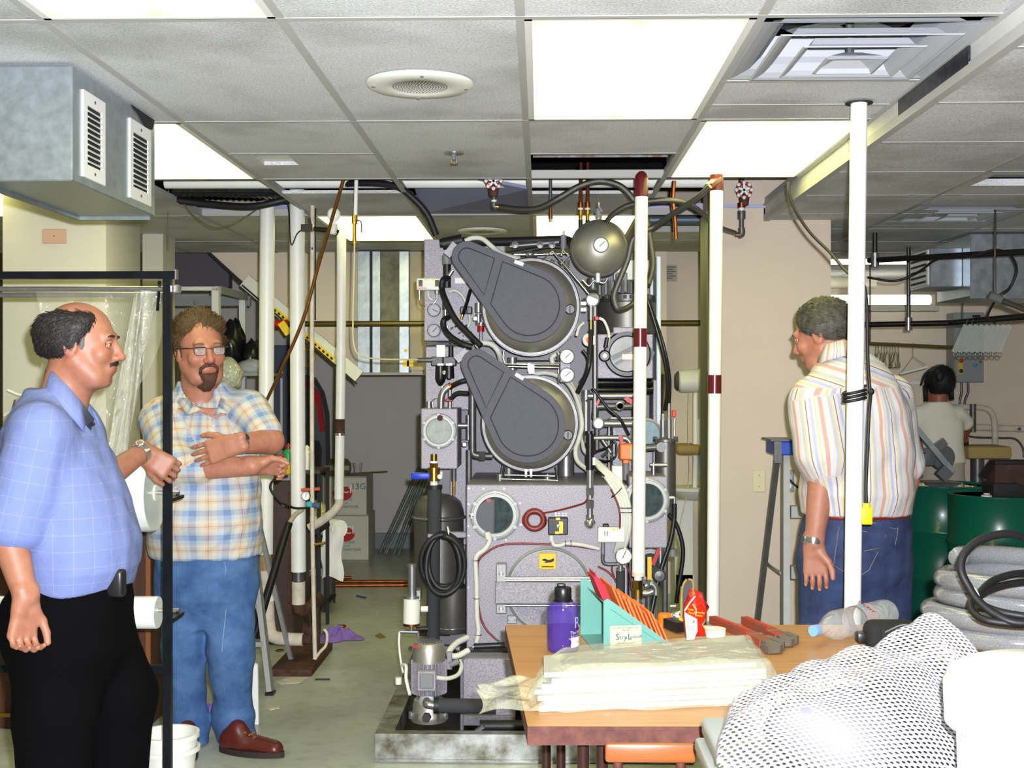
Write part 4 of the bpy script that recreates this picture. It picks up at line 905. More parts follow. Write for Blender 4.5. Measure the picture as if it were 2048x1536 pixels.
# ================================================================ CEILING FITTINGS
# galvanised duct box with two grilles
dx0, dx1, dy0, dy1, dz0 = -1.62, -1.353, 3.50, 4.26, 2.122
du = thing('duct_box', ((dx0+dx1)/2, (dy0+dy1)/2, dz0), 'galvanised sheet-metal duct box with two white grilles hung under the ceiling', 'duct')
MB().rb(dx0, dx1, dy0, dy1, dz0, CZ-.012, .004, 1).build('body', m_galv, du, 30)
MB().bx(dx0-.004, dx1-.02, dy1, dy1+.012, dz0-.012, dz0+.006).bx(dx0-.014, dx0, dy0, dy1, dz0-.012, dz0+.006).build('flange', m_galv2, du, 0)
for (ya, yb, za, zb_) in ((at(165,0,3.5).y*0+3.575, 3.755, 2.148, 2.405), (3.985, 4.2, 2.148, 2.41)):
    g = MB().bx(dx1, dx1+.006, ya, ya+.03, za, zb_).bx(dx1, dx1+.006, yb-.03, yb, za, zb_).bx(dx1, dx1+.006, ya+.03, yb-.03, za, za+.04).bx(dx1, dx1+.006, ya+.03, yb-.03, zb_-.04, zb_).build('grille', m_white, du, 0)
    MB().bx(dx1-.002, dx1+.001, ya+.03, yb-.03, za+.04, zb_-.04).build('opening', m_grip, g, 0)
    n = 10
    for k in range(n):
        z = za + .045 + (zb_-za-.09)*(k+.5)/n
        MB().ob((dx1+.003, (ya+yb)/2, z), (Vector((.7,0,-.7)), Vector((0,1,0)), Vector((.7,0,.7))), (.009, (yb-ya)/2-.03, .0008)).build('slat', m_white, g, 0)
    for z in (za+.02, zb_-.02): MB().cyl((dx1+.006,(ya+yb)/2,z),(dx1+.008,(ya+yb)/2,z),.005,n=8).build('screw', m_steeld, g)
tear_ = [(dx1+.002, 4.0, CZ-.012),(dx1+.002, 4.24, CZ-.012),(dx1+.002, 4.22, CZ-.05),(dx1+.002,4.15,CZ-.055),(dx1+.002,4.08,CZ-.03)]
MB().prism(tear_, (.003,0,0)).build('torn_edge', m_grip, du, 0)
# square air diffuser
m_dif = pbr('diffuser_grey',(168,171,177),.5)
def diffuser(cx, cy, z, half, label, drop=0.035):
    t = thing('air_diffuser', (cx, cy, z), label, 'air vent')
    def sq(h, zz): return [(cx-h,cy-h,zz),(cx+h,cy-h,zz),(cx+h,cy+h,zz),(cx-h,cy+h,zz)]
    fr = MB()
    def ringf(mb, a, za, b, zb):
        A = sq(a, za); B = sq(b, zb)
        for i in range(4):
            j = (i+1) % 4; mb.add([A[i],A[j],B[j],B[i]], [(0,1,2,3)])
    prof = [(half, -.006), (half*.97, -.006), (half*.9, .0), (half*.8, .012), (half*.70, .04), (half*.68, .1)]
    for (a, za), (b, zb) in zip(prof, prof[1:]): ringf(fr, a, z+za, b, z+zb)
    fr.build('outer_frame', m_dif, t, 60)
    for s, d in ((.80, drop*.6), (.55, drop*.9), (.29, drop*1.2)):
        rg = MB(); pr = [(half*s, -d), (half*s*.98, -d-.003), (half*s*.92, -d+.001), (half*s*.84, -d+.012), (half*s*.76, -d+.032)]
        if s < .3: pr = [(half*s, -d), (half*s*.9, -d-.003), (half*s*.8, -d+.01), (half*s*.3, -d+.03), (0.001, -d+.034)]
        for (a, za), (b, zb) in zip(pr, pr[1:]): ringf(rg, a, z+za, b, z+zb)
        rg.build('louver_ring', m_dif, t, 60)
    MB().cyl((cx, cy, z-drop*1.3+.03), (cx, cy, z+.12), .012, n=8).build('spindle', m_steeld, t)
    MB().cyl((cx, cy, z+.10), (cx, cy, z+.16), half*.70, n=28).build('neck', m_grip, t)
    for k in range(4):
        a = R(45+90*k); MB().bar((cx+.02*math.cos(a),cy+.02*math.sin(a),z+.085),(cx+half*.6*math.cos(a),cy+half*.6*math.sin(a),z+.085),.09,.002).build('damper_blade', m_galv2, t, 0)
    return t
diffuser(.868, 3.44, CZ, .30, 'white square louvred air diffuser in the ceiling beside the bright light panel')
diffuser(2.09, 6.16, LZ, .30, 'square air diffuser in the lower ceiling in front of the grey duct', .02)
# round speaker
def speaker(cx, cy, z, r, label):
    s = thing('ceiling_speaker', (cx, cy, z), label, 'speaker', 'ceiling speakers')
    MB().lathe([(r,0),(r*.99,-.006),(r*.93,-.012),(r*.55,-.014),(r*.52,-.011),(0,-.011)], (cx,cy,z-.006), (0,0,1), 48).build('plate', m_offw, s, 40)
    pf = MB()
    for k in range(1, 11):
        rr = r*.5*k/10; nn = max(6, int(2*math.pi*rr/.010))
        for j in range(nn):
            a = 2*math.pi*j/nn; c = (cx+rr*math.cos(a), cy+rr*math.sin(a)); pf.bx(c[0]-.0022,c[0]+.0022,c[1]-.0022,c[1]+.0022,z-.0176,z-.0171)
    pf.build('perforations', m_grip, s, 0)
    for k in range(4):
        a = R(90*k+8); MB().cyl((cx+r*.86*math.cos(a),cy+r*.86*math.sin(a),z-.017),(cx+r*.86*math.cos(a),cy+r*.86*math.sin(a),z-.022),.006,n=8).build('screw', m_chrome, s)
p = gz(840, 163, CZ); speaker(p.x, p.y, CZ, .166, 'round perforated speaker plate in the ceiling tile above the machine')
p = gz(965, 459, CZ); speaker(p.x, p.y, CZ, .15, 'round speaker plate in the shaded ceiling tile just above the machine top')
p = gz(908, 305, CZ)
sk = thing('sprinkler_head', (p.x, p.y, CZ-.05), 'small chrome fire sprinkler head in the ceiling tile', 'sprinkler')
MB().lathe([(.04,0),(.038,-.006),(.012,-.008)], (p.x,p.y,CZ-.001), (0,0,1), 24).build('escutcheon', m_chrome, sk)
MB().cyl((p.x,p.y,CZ-.006),(p.x,p.y,CZ-.03),.008,n=10).build('stem', m_chrome, sk); MB().cyl((p.x,p.y,CZ-.045),(p.x,p.y,CZ-.049),.016,n=12).build('deflector', m_brass, sk); MB().bar((p.x-.01,p.y,CZ-.03),(p.x-.01,p.y,CZ-.046),.003,.003).bar((p.x+.01,p.y,CZ-.03),(p.x+.01,p.y,CZ-.046),.003,.003).build('yoke', m_chrome, sk, 0)
# ---------------------------------------------------------------- things in the opened ceiling
def run(name, pts, r, mat, label, cat, n=12, seg=6, group=None):
    return tag(MB().tube(spline(pts, seg), r, n).build(name, mat, None, 60), label, cat, group)
def pw_(pts, Y=None): return [at(p[0], p[1], p[2] if len(p) > 2 else Y) for p in pts]
run('overhead_pipe', [(-1.87,6.05,2.535),(0.85,6.05,2.53)], .030, m_pipew, 'long white horizontal pipe inside the opened ceiling strip', 'pipe', seg=2)
run('overhead_pipe', [(-0.03,5.3,2.56),(0.85,5.25,2.56)], .030, m_pipew, 'short white pipe with foil end above the small ceiling opening', 'pipe', seg=2)
run('overhead_pipe', [(0.4,7.25,2.50),(0.87,7.25,2.50),(1.3,7.25,2.50)], .032, pbr('blue_grey_pipe',(92,104,118),.4,.4), 'blue-grey steel pipe in the opened ceiling beside the pier', 'pipe', seg=2)
fd_ = [(-1.87,6.2,2.555),(-1.6,6.2,2.55),(-1.33,6.3,2.555)]
Qf, rf = corrug(fd_, .065, .03, .06)
tag(MB().tube(Qf, rf, 14).build('flexible_duct', pbr('foil_duct',(62,66,74),.3,.7,var=.5,vs=60,bump=.6,bs=120), None, 180), 'dark foil-wrapped flexible duct in the opened ceiling near the insulated pipes', 'duct')
run('black_hose', pw_([(330,398,6.3),(420,408,6.3),(500,413,6.25),(560,402,6.25),(600,392,6.3)]), .018, m_black, 'sagging black hose under the foil duct in the opened ceiling', 'hose')
run('black_hose', pw_([(660,372,6.1),(720,366,6.0),(790,372,5.95),(830,400,5.95),(855,430,5.97),(872,470,6.0)]), .017, m_black, 'ribbed black hose curving from the ceiling down to the machine top', 'hose')
angle = tag(MB().bx(-.03, .545, 5.22, 5.26, 2.52, 2.524).bx(-.03, .545, 5.22, 5.224, 2.50, 2.524).build('angle_iron', pbr('weathered_angle',(140,140,150),.6,.5,var=.5,vs=20,col2=(110,80,60)), None, 0), 'weathered steel angle across the small ceiling opening', 'angle iron')
# red hand-wheel valves
def wheel_valve(x, y, Y, label, tail):
    v = thing('gate_valve', at(x, y+50, Y), label, 'valve')
    u = U(Y); c = at(x, y, Y-.05)
    MB().torus(c, (0,1,0), 14*u, 3*u, 24, 8).build('handwheel', m_red, v, 180)
    for k in range(5):
        a = R(72*k+18); MB().bar(c, c+Vector((14*u*math.cos(a),0,14*u*math.sin(a))), 4*u, 3*u, (0,1,0)).build('spoke', m_white, v, 0)
    ru = MB()
    for k in range(8):
        a = R(45*k); ru.ell(c+Vector((15*u*math.cos(a),-.004,15*u*math.sin(a))), 4*u, 8, 6)
    ru['x'] if False else None
    ru.build('rungs', m_white, v)
    MB().cyl(c, at(x, y, Y), 3.5*u, n=8).build('stem', m_steel, v)
    MB().lathe([(9*u,0),(11*u,-6*u),(9*u,-22*u),(6*u,-24*u)], at(x, y+8, Y), (0,0,1), 16).build('valve_body', m_rust, v)
    tail(v, x, y, Y)
    return v
def tailL(v, x, y, Y):
    u = U(Y); cyp((x+1,y+28),(x+1,y+40),Y,4,'nipple',m_steeld,v); cyp((x+1,y+38),(x+1,y+44),Y,5.5,'hex',m_white,v); pipe([(x+1,y+42,Y),(x+1,y+50,Y),(x+6,y+52,Y)],6,'elbow',m_steeld,parent=v); cyp((x+4,y+51),(x+14,y+52),Y,4.5,'bushing',m_brass,v)
    cyp((x,y-40),(x,y+8),Y,6,'feed_pipe',m_steeld,v)
wheel_valve(987, 362, 5.75, 'red hand-wheel valve with elbow hanging from the ceiling above the machine', tailL)
def tailR(v, x, y, Y):
    cyp((x-5,y+26),(x-5,y+36),Y,8,'union',m_copper,v); cyp((x-5,y+34),(x-5,y+42),Y,6,'hex',m_white,v); cyp((x-5,y+42),(x-5,y+58),Y,8,'reducer',m_steeld,v); cyp((x-5,y+58),(x-5,y+78),Y,5,'nipple',m_steeld,v); pipe([(x-5,y+76,Y),(x-5,y+88,Y),(x-12,y+91,Y)],7,'elbow',m_steeld,parent=v); cyp((x-10,y+90),(x-18,y+90),Y,4.5,'bushing',m_brass,v)
    cyp((x-5,y-40),(x-5,y+8),Y,6,'feed_pipe',m_steeld,v)
wheel_valve(1488, 380, 6.25, 'red hand-wheel valve with reducer in front of the beige pier', tailR)
run('braided_hose', pw_([(1000,414,5.75),(1040,419,5.7),(1080,416,5.65),(1120,395,5.6),(1160,372,5.6),(1200,362,5.6),(1240,372,5.6),(1268,400,5.6),(1290,430,5.6),(1300,480,5.58),(1305,530,5.55),(1296,570,5.5)]), .0145, m_braid, 'long braided metal hose arching from the red valve over the machine', 'hose', 10)
run('braided_hose', pw_([(1470,466,6.2),(1440,455,6.0),(1415,435,5.7),(1380,410,5.5),(1330,400,5.45),(1260,410,5.5),(1225,430,5.55),(1212,445,5.6)]), .0125, m_braid, 'braided hose running from the pier valve elbow to the tank dome', 'hose', 10)
run('braided_hose', pw_([(1420,372,5.15),(1395,395,5.2),(1350,425,5.3),(1310,452,5.4),(1285,465,5.4),(1265,480,5.4),(1255,520,5.4),(1235,570,5.4),(1228,595,5.4),(1236,618,5.4),(1255,615,5.45),(1280,596,5.5)]), .0125, m_braid, 'straight braided hose from the maroon-capped pipe looping onto the still', 'hose', 10)
run('copper_pipe', pw_([(1348,362,5.6),(1346,400,5.6),(1350,440,5.6),(1352,478,5.6)]), .0095, m_copper, 'bare copper tube dangling between the two maroon-banded white pipes', 'pipe', 10)
for x, lb, d in ((1162,'copper water pipe with brass union dropping to the machine, next to the tank relief valve',0),(1176,'copper water pipe with taped joint dropping behind the machine tank dome',6)):
    t = thing('copper_pipe', at(x-4, 470, 5.95), lb, 'pipe')
    MB().cyl(at(x,325,5.95), at(x-1,412,5.95), 4*U(5.95), n=10).build('tube', m_copper, t); cyp((x-1,405),(x-1,416),5.95,5.5,'coupling',m_copper,t); cyp((x-1,416),(x-1,420),5.95,5.5,'tape',m_white,t); cyp((x-1,420),(x-1,428),5.95,6,'hex',m_brass,t); cyp((x-1,428),(x-1,442),5.95,4,'nipple',m_brass,t); cyp((x-1,440),(x-1,475),5.95,4.5,'hose_end',m_blackp,t)
t = thing('pipe_drop', at(1100, 442, 5.95), 'thin capped pipe drop hanging in front of the far light panel', 'pipe')
cyp((1101,358),(1101,405),5.95,3.5,'pipe',m_steeld,t); cyp((1101,405),(1101,432),5.95,3,'tube',m_copper,t); cyp((1101,430),(1101,438),5.95,4.5,'coupling',m_copper,t); cyp((1101,438),(1101,444),5.95,4,'cap',m_chrome,t)
# ---------------------------------------------------------------- big white pipes
def wp(name, pts, Y, r, label, bands=(), extra=None, mat=None):
    t = thing(name, at(pts[-1][0], pts[-1][1], Y), label, 'pipe')
    MB().tube(spline([at(x,y,Y) for x,y in pts], 4), r*U(Y), 20).build('pipe', mat or m_pipew, t, 60)
    for (y0,y1,m_,k) in bands:
        def xx(y):
            for a, b in zip(pts, pts[1:]):
                if a[1] <= y <= b[1]: return a[0] + (b[0]-a[0])*(y-a[1])/(b[1]-a[1])
            return pts[-1][0]
        cyp((xx(y0),y0),(xx(y1),y1),Y,r*k,'band',m_,t,20)
    return t
m_patch = pbr('bare_wrap',(176,146,96),.8,var=.4,vs=30)
m_creamw = pbr('aged_wrap',(216,206,188),.7,var=.25,vs=16)
A = wp('insulated_pipe', [(535,404),(533,700),(531,1108)], 6.6, 15, 'white insulated pipe next to the plaid-shirt man, with elbow near the floor')
cyp((531,1108),(531,1140),6.6,12,'worn_band',m_patch,A,18); cyp((531,1140),(533,1195),6.6,14,'lower_pipe',m_creamw,A,18); MB().tube(spline(pw_([(535,1200,6.6),(537,1245,6.6),(545,1272,6.6),(575,1278,6.6),(606,1279,6.6)]),6),13*U(6.6),18).build('elbow', m_creamw, A, 60); cyp((604,1279),(622,1279),6.6,10,'rusty_flange',m_rust,A); cyp((533,1193),(535,1203),6.6,15,'joint',m_pipew,A,18); cyp((532,395),(532,404),6.6,6,'rod',m_rust,A)
B = wp('insulated_pipe', [(594,358),(595,700),(597,1143)], 6.55, 15, 'white insulated pipe with grey collar beside the thin pipe', [(394,399,m_patch,1.02)])
cyp((597,1143),(597,1163),6.55,12,'collar',m_steeld,B,18); cyp((597,1163),(597,1208),6.55,13.5,'lower_pipe',m_creamw,B,18); MB().tube(spline(pw_([(597,1205,6.55),(599,1222,6.55),(612,1218,6.6),(628,1205,6.7),(636,1195,6.8)]),5),12*U(6.55),14).build('rusty_elbow', m_rust, B, 60); cyp((632,1200),(632,1260),6.75,7,'rusty_leg',m_rust,B); cyp((606,1258),(630,1262),6.7,14,'rusty_valve',m_rust,B)
MB().cyl(at(632,1255,6.75), (at(632,1255,6.75).x,6.75,0), 8*U(6.75)).build('rusty_leg', m_rust, B)
Cc = wp('thin_pipe', [(625,394),(624,700),(625,1060),(630,1318)], 6.4, 4.3, 'thin white vertical pipe carrying the clamp lamp', mat=m_creamw)
cyp((625,1090),(650,1086),6.4,3,'side_tap',m_brass,Cc); MB().tube(spline(pw_([(630,1318,6.4),(640,1304,6.4),(652,1290,6.4),(654,1268,6.4),(648,1258,6.4)]),5),3*U(6.4),8).build('bent_end', m_creamw, Cc, 60); cyp((622,495),(622,500),6.4,6,'coupling',m_steeld,Cc)
run('conduit', pw_([(630,380),(629,560),(629,640)],6.5), .008, m_blackp, 'thin black conduit hanging behind the thin white pipe', 'conduit', 8)
D = wp('white_pipe', [(683,410),(682,700),(678,998)], 6.95, 9.5, 'slim white pipe with copper band bending towards the gauge', [(698,712,m_pipew,1.12),(838,868,m_rust,1.02),(866,871,m_chrome,1.1)])
MB().tube(spline(pw_([(678,996,6.95),(678,1008,6.95),(665,1025,6.95),(640,1044,6.95),(618,1056,6.95)]),6),8.5*U(6.95),14).build('bent_leg', m_creamw, D, 60)
V = thing('valve_pipe', at(713,485,5.8), 'short white drop pipe with brass ball valve and thin beige tubing', 'valve')
cyp((713,345),(711,430),5.8,4,'pipe',m_pipew,V); cyp((710,430),(709,448),5.8,6,'ball_valve',m_brass,V); cyp((709,448),(709,484),5.8,4,'nipple',m_brass,V); pipe([(712,440,5.77),(722,444,5.77),(723,465,5.77)],1.5,'lever',m_steeld,parent=V); cyp((709,482),(709,488),5.8,5,'nut',m_brass,V)
pipe([(709,488,5.8),(708,560,5.8),(706,640,5.8),(708,690,5.8),(722,712,5.8),(760,718,5.85),(800,719,5.9),(836,719,5.95)],1.6,'tubing',pbr('beige_tube',(200,190,140),.5),parent=V)
# brown rod leaning
run('copper_rod', pw_([(690,350,5.75),(640,520,6.0),(606,640,6.1),(560,745,6.2),(519,832,6.35),(419,1058,6.4),(300,1335,6.45)]), .009, pbr('brown_copper',(150,98,46),.35,.8), 'long thin brown tube slanting across the white pipes', 'tube', 8)
# clamp lamp with globe bulb
cl = thing('clamp_lamp', at(626, 470, 6.35), 'black clamp lamp with white globe bulb fixed to the thin pipe', 'lamp')
MB().lathe([(.002,.066),(.02,.064),(.031,.05),(.034,.034),(.031,.018),(.02,.004),(.015,-.008),(.018,-.012),(.018,-.02),(.014,-.024)], at(666,442,6.3), (.12,0,1), 24).build('globe_bulb', pbr('frosted_bulb',(232,232,222),.25,emit=(255,255,235),es=.15), cl, 60)
MB().lathe([(.018,0),(.02,-.05),(.014,-.055)], at(668,448,6.3), (.1,0,1), 18).build('socket', m_offw, cl); MB().cyl(at(628,458,6.33), at(674,462,6.31), .013, n=12).build('arm', m_blackp, cl); cyp((668,462),(676,466),6.31,6,'arm_end',m_blackp,cl)
MB().ob(at(615,456,6.33),(Vector((1,0,0)),Vector((0,1,0)),Vector((0,0,1))),(.03,.02,.018)).build('clamp_jaw', m_blackp, cl, 0); MB().bar(at(618,436,6.33),at(624,460,6.33),.014,.014).build('clamp_handle', m_blackp, cl, 0)
run('lamp_cord', pw_([(606,458,6.33),(594,468,6.35),(584,490,6.35),(580,470,6.35),(578,420,6.4),(570,385,6.4),(560,376,6.45)]), .0035, m_black, 'thin dark lamp cord hanging from the ceiling to the clamp lamp', 'cord', 6)
run('loose_wire', pw_([(360,395,6.3),(385,430,6.3),(430,456,6.3),(480,440,6.3),(530,405,6.4),(548,380,6.5)]), .004, pbr('grey_wire',(92,96,70),.6), 'grey wire sagging under the ceiling from the white insulated pipe', 'wire', 6)
run('loose_wire', pw_([(337,372,6.6),(336,450,6.6),(337,500,6.6)]), .003, pbr('grey_wire',(92,96,70),.6), 'straight thin wire dangling between the column and the shelf unit', 'wire', 6)
# two white pipes with maroon tape in front of machine
E = thing('banded_pipe', at(1277,1260,5.12), 'white pipe with maroon top and band ending in a brass valve before the machine', 'pipe')
MB().cyl(at(1283,362,5.12), at(1277,1146,5.12), 13*U(5.12), n=24).build('pipe', m_pipew, E); MB().lathe([(13.3*U(5.12),-26*U(5.12)),(13.3*U(5.12),10*U(5.12)),(10*U(5.12),20*U(5.12)),(5*U(5.12),25*U(5.12)),(0,26*U(5.12))], at(1283,368,5.12), (0,0,1), 24).build('maroon_cap', m_maroon, E)
cyp((1280.5,657),(1280.5,694),5.12,13.4,'maroon_band',m_maroon,E,24); cyp((1277,1144),(1277,1152),5.12,13.5,'end_wrap',m_creamw,E,24); cyp((1276,1152),(1276,1162),5.12,8,'tape',m_white,E); cyp((1276,1160),(1276,1180),5.12,10,'hex',m_brass,E,6); cyp((1276,1178),(1276,1196),5.12,11,'brass_body',m_brass,E); cyp((1276,1196),(1276,1206),5.12,7,'nipple',m_steel,E); cyp((1276,1206),(1276,1245),5.12,9,'hose_tail',m_steeld,E)
MB().bar(at(1299,1114,5.05),at(1299,1160,5.05),.017,.006,(0,1,0)).build('yellow_lever', pbr('amber',(240,160,10),.4), E, 0); pipe([(1286,1178,5.08),(1296,1174,5.06),(1299,1158,5.05)],2.5,'lever_arm',m_steel,parent=E); pipe([(1284,1186,5.12),(1296,1186,5.12),(1306,1182,5.12)],7,'side_outlet',m_steel,parent=E)
F = thing('banded_pipe', (at(1425,1240,5.3).x, 5.3, 0), 'white pipe with maroon top and low band in front of the beige pier', 'pipe')
MB().cyl(at(1433,366,5.3), (at(1424,1240,5.3).x,5.3,0), 13*U(5.3), n=24).build('pipe', m_pipew, F); cyp((1433,350),(1433,382),5.3,13.6,'maroon_cap',m_maroon,F,24); cyp((1429.5,750),(1429.3,787),5.3,13.4,'maroon_band',m_maroon,F,24); MB().bar(at(1436,357,5.28),at(1418,372,5.2),.03,.02).build('cap_spout', m_maroon, F, 0)
# near white pole with black cord
Pp = thing('steel_pole', (at(1703,1225,4.06).x,4.06,0), 'glossy white floor-to-ceiling pole with black cord knotted round it', 'pole')
MB().cyl((at(1718,205,4.06).x,4.06,CZ-.002), (at(1699,1400,4.06).x,4.06,0), 16.5*U(4.06), n=28).build('pole', pbr('gloss_white',(236,236,234),.25,coat=.4), Pp); MB().ring((at(1718,205,4.06).x,4.06,CZ-.008),(0,0,1),.027,.045,.003,24).build('hole_rim', m_grip, Pp, 0)
cord = pw_([(1578,365,4.6),(1578,385,4.58),(1590,420,4.55),(1620,465,4.5),(1660,505,4.4),(1695,545,4.25),(1722,560,4.14),(1733,600,4.11),(1735,700,4.10),(1738,760,4.09),(1741,785,4.09)])
kn = [at(1712+26*math.cos(a)*(1+.05*i), 790-7*math.sin(a)+i*3.2, 4.06+.05*math.sin(a)) for i,a in ((j/14, -0.4+2*math.pi*j/14) for j in range(0,14*3))]
kn = []
for j in range(0, 44):
    a = 2*math.pi*j/14; c = at(1709, 778+j*.55, 4.06); kn.append(c + Vector((.036*math.cos(a), .036*math.sin(a), .010*math.cos(a))))
drop = pw_([(1742,785,4.05),(1738,830,4.03),(1735,900,4.03),(1732,970,4.03),(1733,1012,4.03)])
xc = thing('extension_cord', at(1733,1046,4.03), 'black extension cord with yellow socket wrapped round the white pole', 'cord')
MB().tube(spline(cord,6),.0058,8).build('cord', m_black, xc, 60); MB().tube(kn,.0055,8).build('cord_knot', m_black, xc, 180); MB().tube(spline(drop,6),.0058,8).build('cord_end', m_black, xc, 60); MB().ell(at(1742,783,4.02),.012,10,8).build('knot', m_black, xc)
c = at(1733,1026,4.03); MB().rb(c.x-.0165,c.x+.0165,4.015,4.045,at(0,1044,4.03).z,at(0,1010,4.03).z,.004).build('yellow_socket', m_yellow, xc); MB().cyl(at(1733,1006,4.03),at(1733,1014,4.03),.012,n=10).build('strain_relief', m_yellow, xc)
# ================================================================ LEFT BACKGROUND
hr = thing('gas_pipe', at(980,648,8.35), 'dark horizontal pipe with red and yellow valve crossing behind the machine', 'pipe')
MB().cyl(at(556,648,8.35),at(1402,646,8.35),.020,n=12).build('pipe', pbr('olive_pipe',(96,84,44),.35,.7), hr); cyp((551,648),(575,648),8.33,9,'red_section',m_red,hr)
[MB().bx(at(x,648,8.35).x-.012,at(x,648,8.35).x+.012,8.35,8.7,at(x,648,8.35).z-.012,at(x,648,8.35).z+.012).build('wall_bracket', m_grip, hr, 0) for x in (700,860)]; MB().bar(at(562,645,8.28),at(578,668,8.28),.05,.02,(0,1,0)).build('yellow_tag', m_yellow, hr, 0)
# stair stringer board with yellow strip
sb = thing('slanted_board', at(715,760,8.45), 'slanted white board with yellow warning strip under the stair soffit', 'board')
pA, pB = at(490,561,8.45), at(718,754,8.45); dd = (pB-pA).normalized(); nn_ = Vector((dd.z,0,-dd.x))
if nn_.z < 0: nn_ = -nn_
MB().ob((pA+pB)/2,(dd,Vector((0,1,0)),nn_),((pB-pA).length/2,.02,.048)).build('board', m_offw, sb, 0)
s0 = pA.lerp(pB,.27)-nn_*.022+Vector((0,-.022,0)); s1 = pA.lerp(pB,.80)-nn_*.022+Vector((0,-.022,0))
ys = MB().ob((s0+s1)/2,(dd,Vector((0,1,0)),nn_),((s1-s0).length/2,.001,.020)).build('yellow_strip', m_yellow, sb, 0)
for k in range(15):
    c = s0.lerp(s1,(k+.5)/15)+Vector((0,-.003,0)); MB().ob(c,(Vector((.6,0,-.8)),Vector((0,1,0)),Vector((.8,0,.6))),(.010,.0006,.007)).build('mark', m_ink, ys, 0)
MB().bar(at(484,570,8.43),at(714,768,8.43),.012,.012,(0,1,0)).build('black_edge', m_grip, sb, 0)
# galvanised riser duct
gd = thing('riser_duct', at(765,745,8.5), 'galvanised vertical duct with worn seams on the bulkhead wall', 'duct')
def dbox(x0,x1,y0,y1,Y,d,nm,mt): 
    p=at(x0,y1,Y); q=at(x1,y0,Y); MB().bx(p.x,q.x,Y,Y+d,p.z,q.z).build(nm,mt,gd,0)
dbox(715,818,503,745,8.55,.14,'duct_body',m_galv2); dbox(716,739,503,745,8.53,.02,'bright_flange',m_galv); dbox(745,760,503,745,8.53,.02,'bright_flange',m_galv); dbox(761,799,503,745,8.535,.015,'worn_sheet',pbr('worn_sheet',(120,118,100),.6,.3,var=.5,vs=10)); dbox(799,817,503,745,8.53,.02,'edge_flange',m_galv); dbox(740,744,503,745,8.525,.02,'seam',m_grip)
dbox(820,850,503,740,8.6,.09,'stained_panel',pbr('stained_panel',(190,178,146),.7,var=.2,vs=6))
tag(MB().ob(at(812,700,8.5),(Vector((1,0,0)),Vector((0,1,0)),Vector((0,0,1))),(.014,.001,.014)).build('yellow_tag', m_yellow, gd, 0),'', '') if False else None
for (x,y,h) in ((811,701,3),(812,727,6),(820,727,6)):
    MB().ob(at(x,y,8.5),(Vector((1,0,0)),Vector((0,1,0)),Vector((0,0,1))),(h*U(8.5),.001,h*U(8.5))).build('yellow_tag', m_yellow, gd, 0)
# ---- steel shelf unit
sh = thing('shelf_unit', (at(440,900,8.4).x, 8.4, 0), 'grey and white steel shelf unit behind the plaid-shirt man', 'shelf')
def sbx(x0,x1,y0,y1,Y,d,nm,mt,par=sh,toground=False):
    p=at(x0,y1,Y); q=at(x1,y0,Y); return MB().bx(p.x,q.x,Y,Y+d,0 if toground else p.z,q.z).build(nm,mt,par,0)
m_shf = pbr('shelf_white',(206,208,204),.5); m_shg = pbr('shelf_grey',(130,134,138),.5)
sbx(423,437,575,900,7.9,.06,'upright',m_shf,toground=True); sbx(478,490,590,900,8.5,.05,'upright',m_shf,toground=True); sbx(386,397,600,900,8.6,.05,'upright',m_shg,toground=True); sbx(330,342,590,900,8.6,.05,'upright',m_shf,toground=True)
sbx(345,437,573,581,7.9,.05,'top_rail',m_shf); sbx(345,500,592,612,8.6,.04,'rear_rail',m_shg); sbx(360,520,745,752,8.0,.75,'shelf',m_shg); sbx(360,520,880,888,8.0,.75,'shelf',m_shg)
MB().bar(at(437,580,7.95),at(490,594,8.55),.04,.05).build('side_rail', m_shg, sh, 0)
# things on the shelves
zs = at(400,745,8.0).z
def blob(nm, c, r, mat, label, cat, seed=0, amp=.12, grp=None, flat=True):
    rnd = random.Random(seed); mb = MB().ell(c, r, 20, 14); V_ = []
    ph = [(rnd.uniform(0,6),rnd.uniform(3,9),rnd.uniform(3,9),rnd.uniform(3,9)) for _ in range(5)]
    for v in mb.v:
        d = Vector(v)-Vector(c); n_ = Vector((d.x/r[0],d.y/r[1],d.z/r[2])); k = 1+amp*sum(math.sin(p[0]+p[1]*n_.x+p[2]*n_.y+p[3]*n_.z) for p in ph)/2.5
        q = Vector(c)+d*k
        if flat and q.z < c[2]-r[2]*.8: q.z = c[2]-r[2]*.8
        V_.append(q)
    mb.v = [tuple(v) for v in V_]; return tag(mb.build(nm, mat, None, 180), label, cat, grp)
m_bag = pbr('black_bin_bag',(18,19,24),.25,bump=.6,bs=60); m_pbag = film_mat('pale_bag',(196,200,176),.75,.25)
c = at(465,700,8.35); blob('black_bag', (c.x,8.35,zs+.16), (.09,.14,.20), m_bag, 'black bag on the shelf behind the plaid-shirt man head', 'bag', 1)
c = at(506,712,8.35); blob('black_bag', (c.x,8.35,zs+.10), (.07,.12,.13), m_bag, 'smaller black bag on the shelf beside the insulated pipe', 'bag', 2)
c = at(455,745,7.98); blob('plastic_bag', (c.x,7.98,zs-.02), (.10,.06,.12), m_pbag, 'crumpled pale plastic bag on the shelf beside the grinning man', 'bag', 3)
c = at(505,740,8.2); blob('folded_cloth', (c.x,8.2,zs+.03), (.11,.12,.06), pbr('pale_cloth',(150,160,168),.9,bump=.5,bs=40), 'folded pale grey cloth on the shelf behind the pipe', 'cloth', 4)
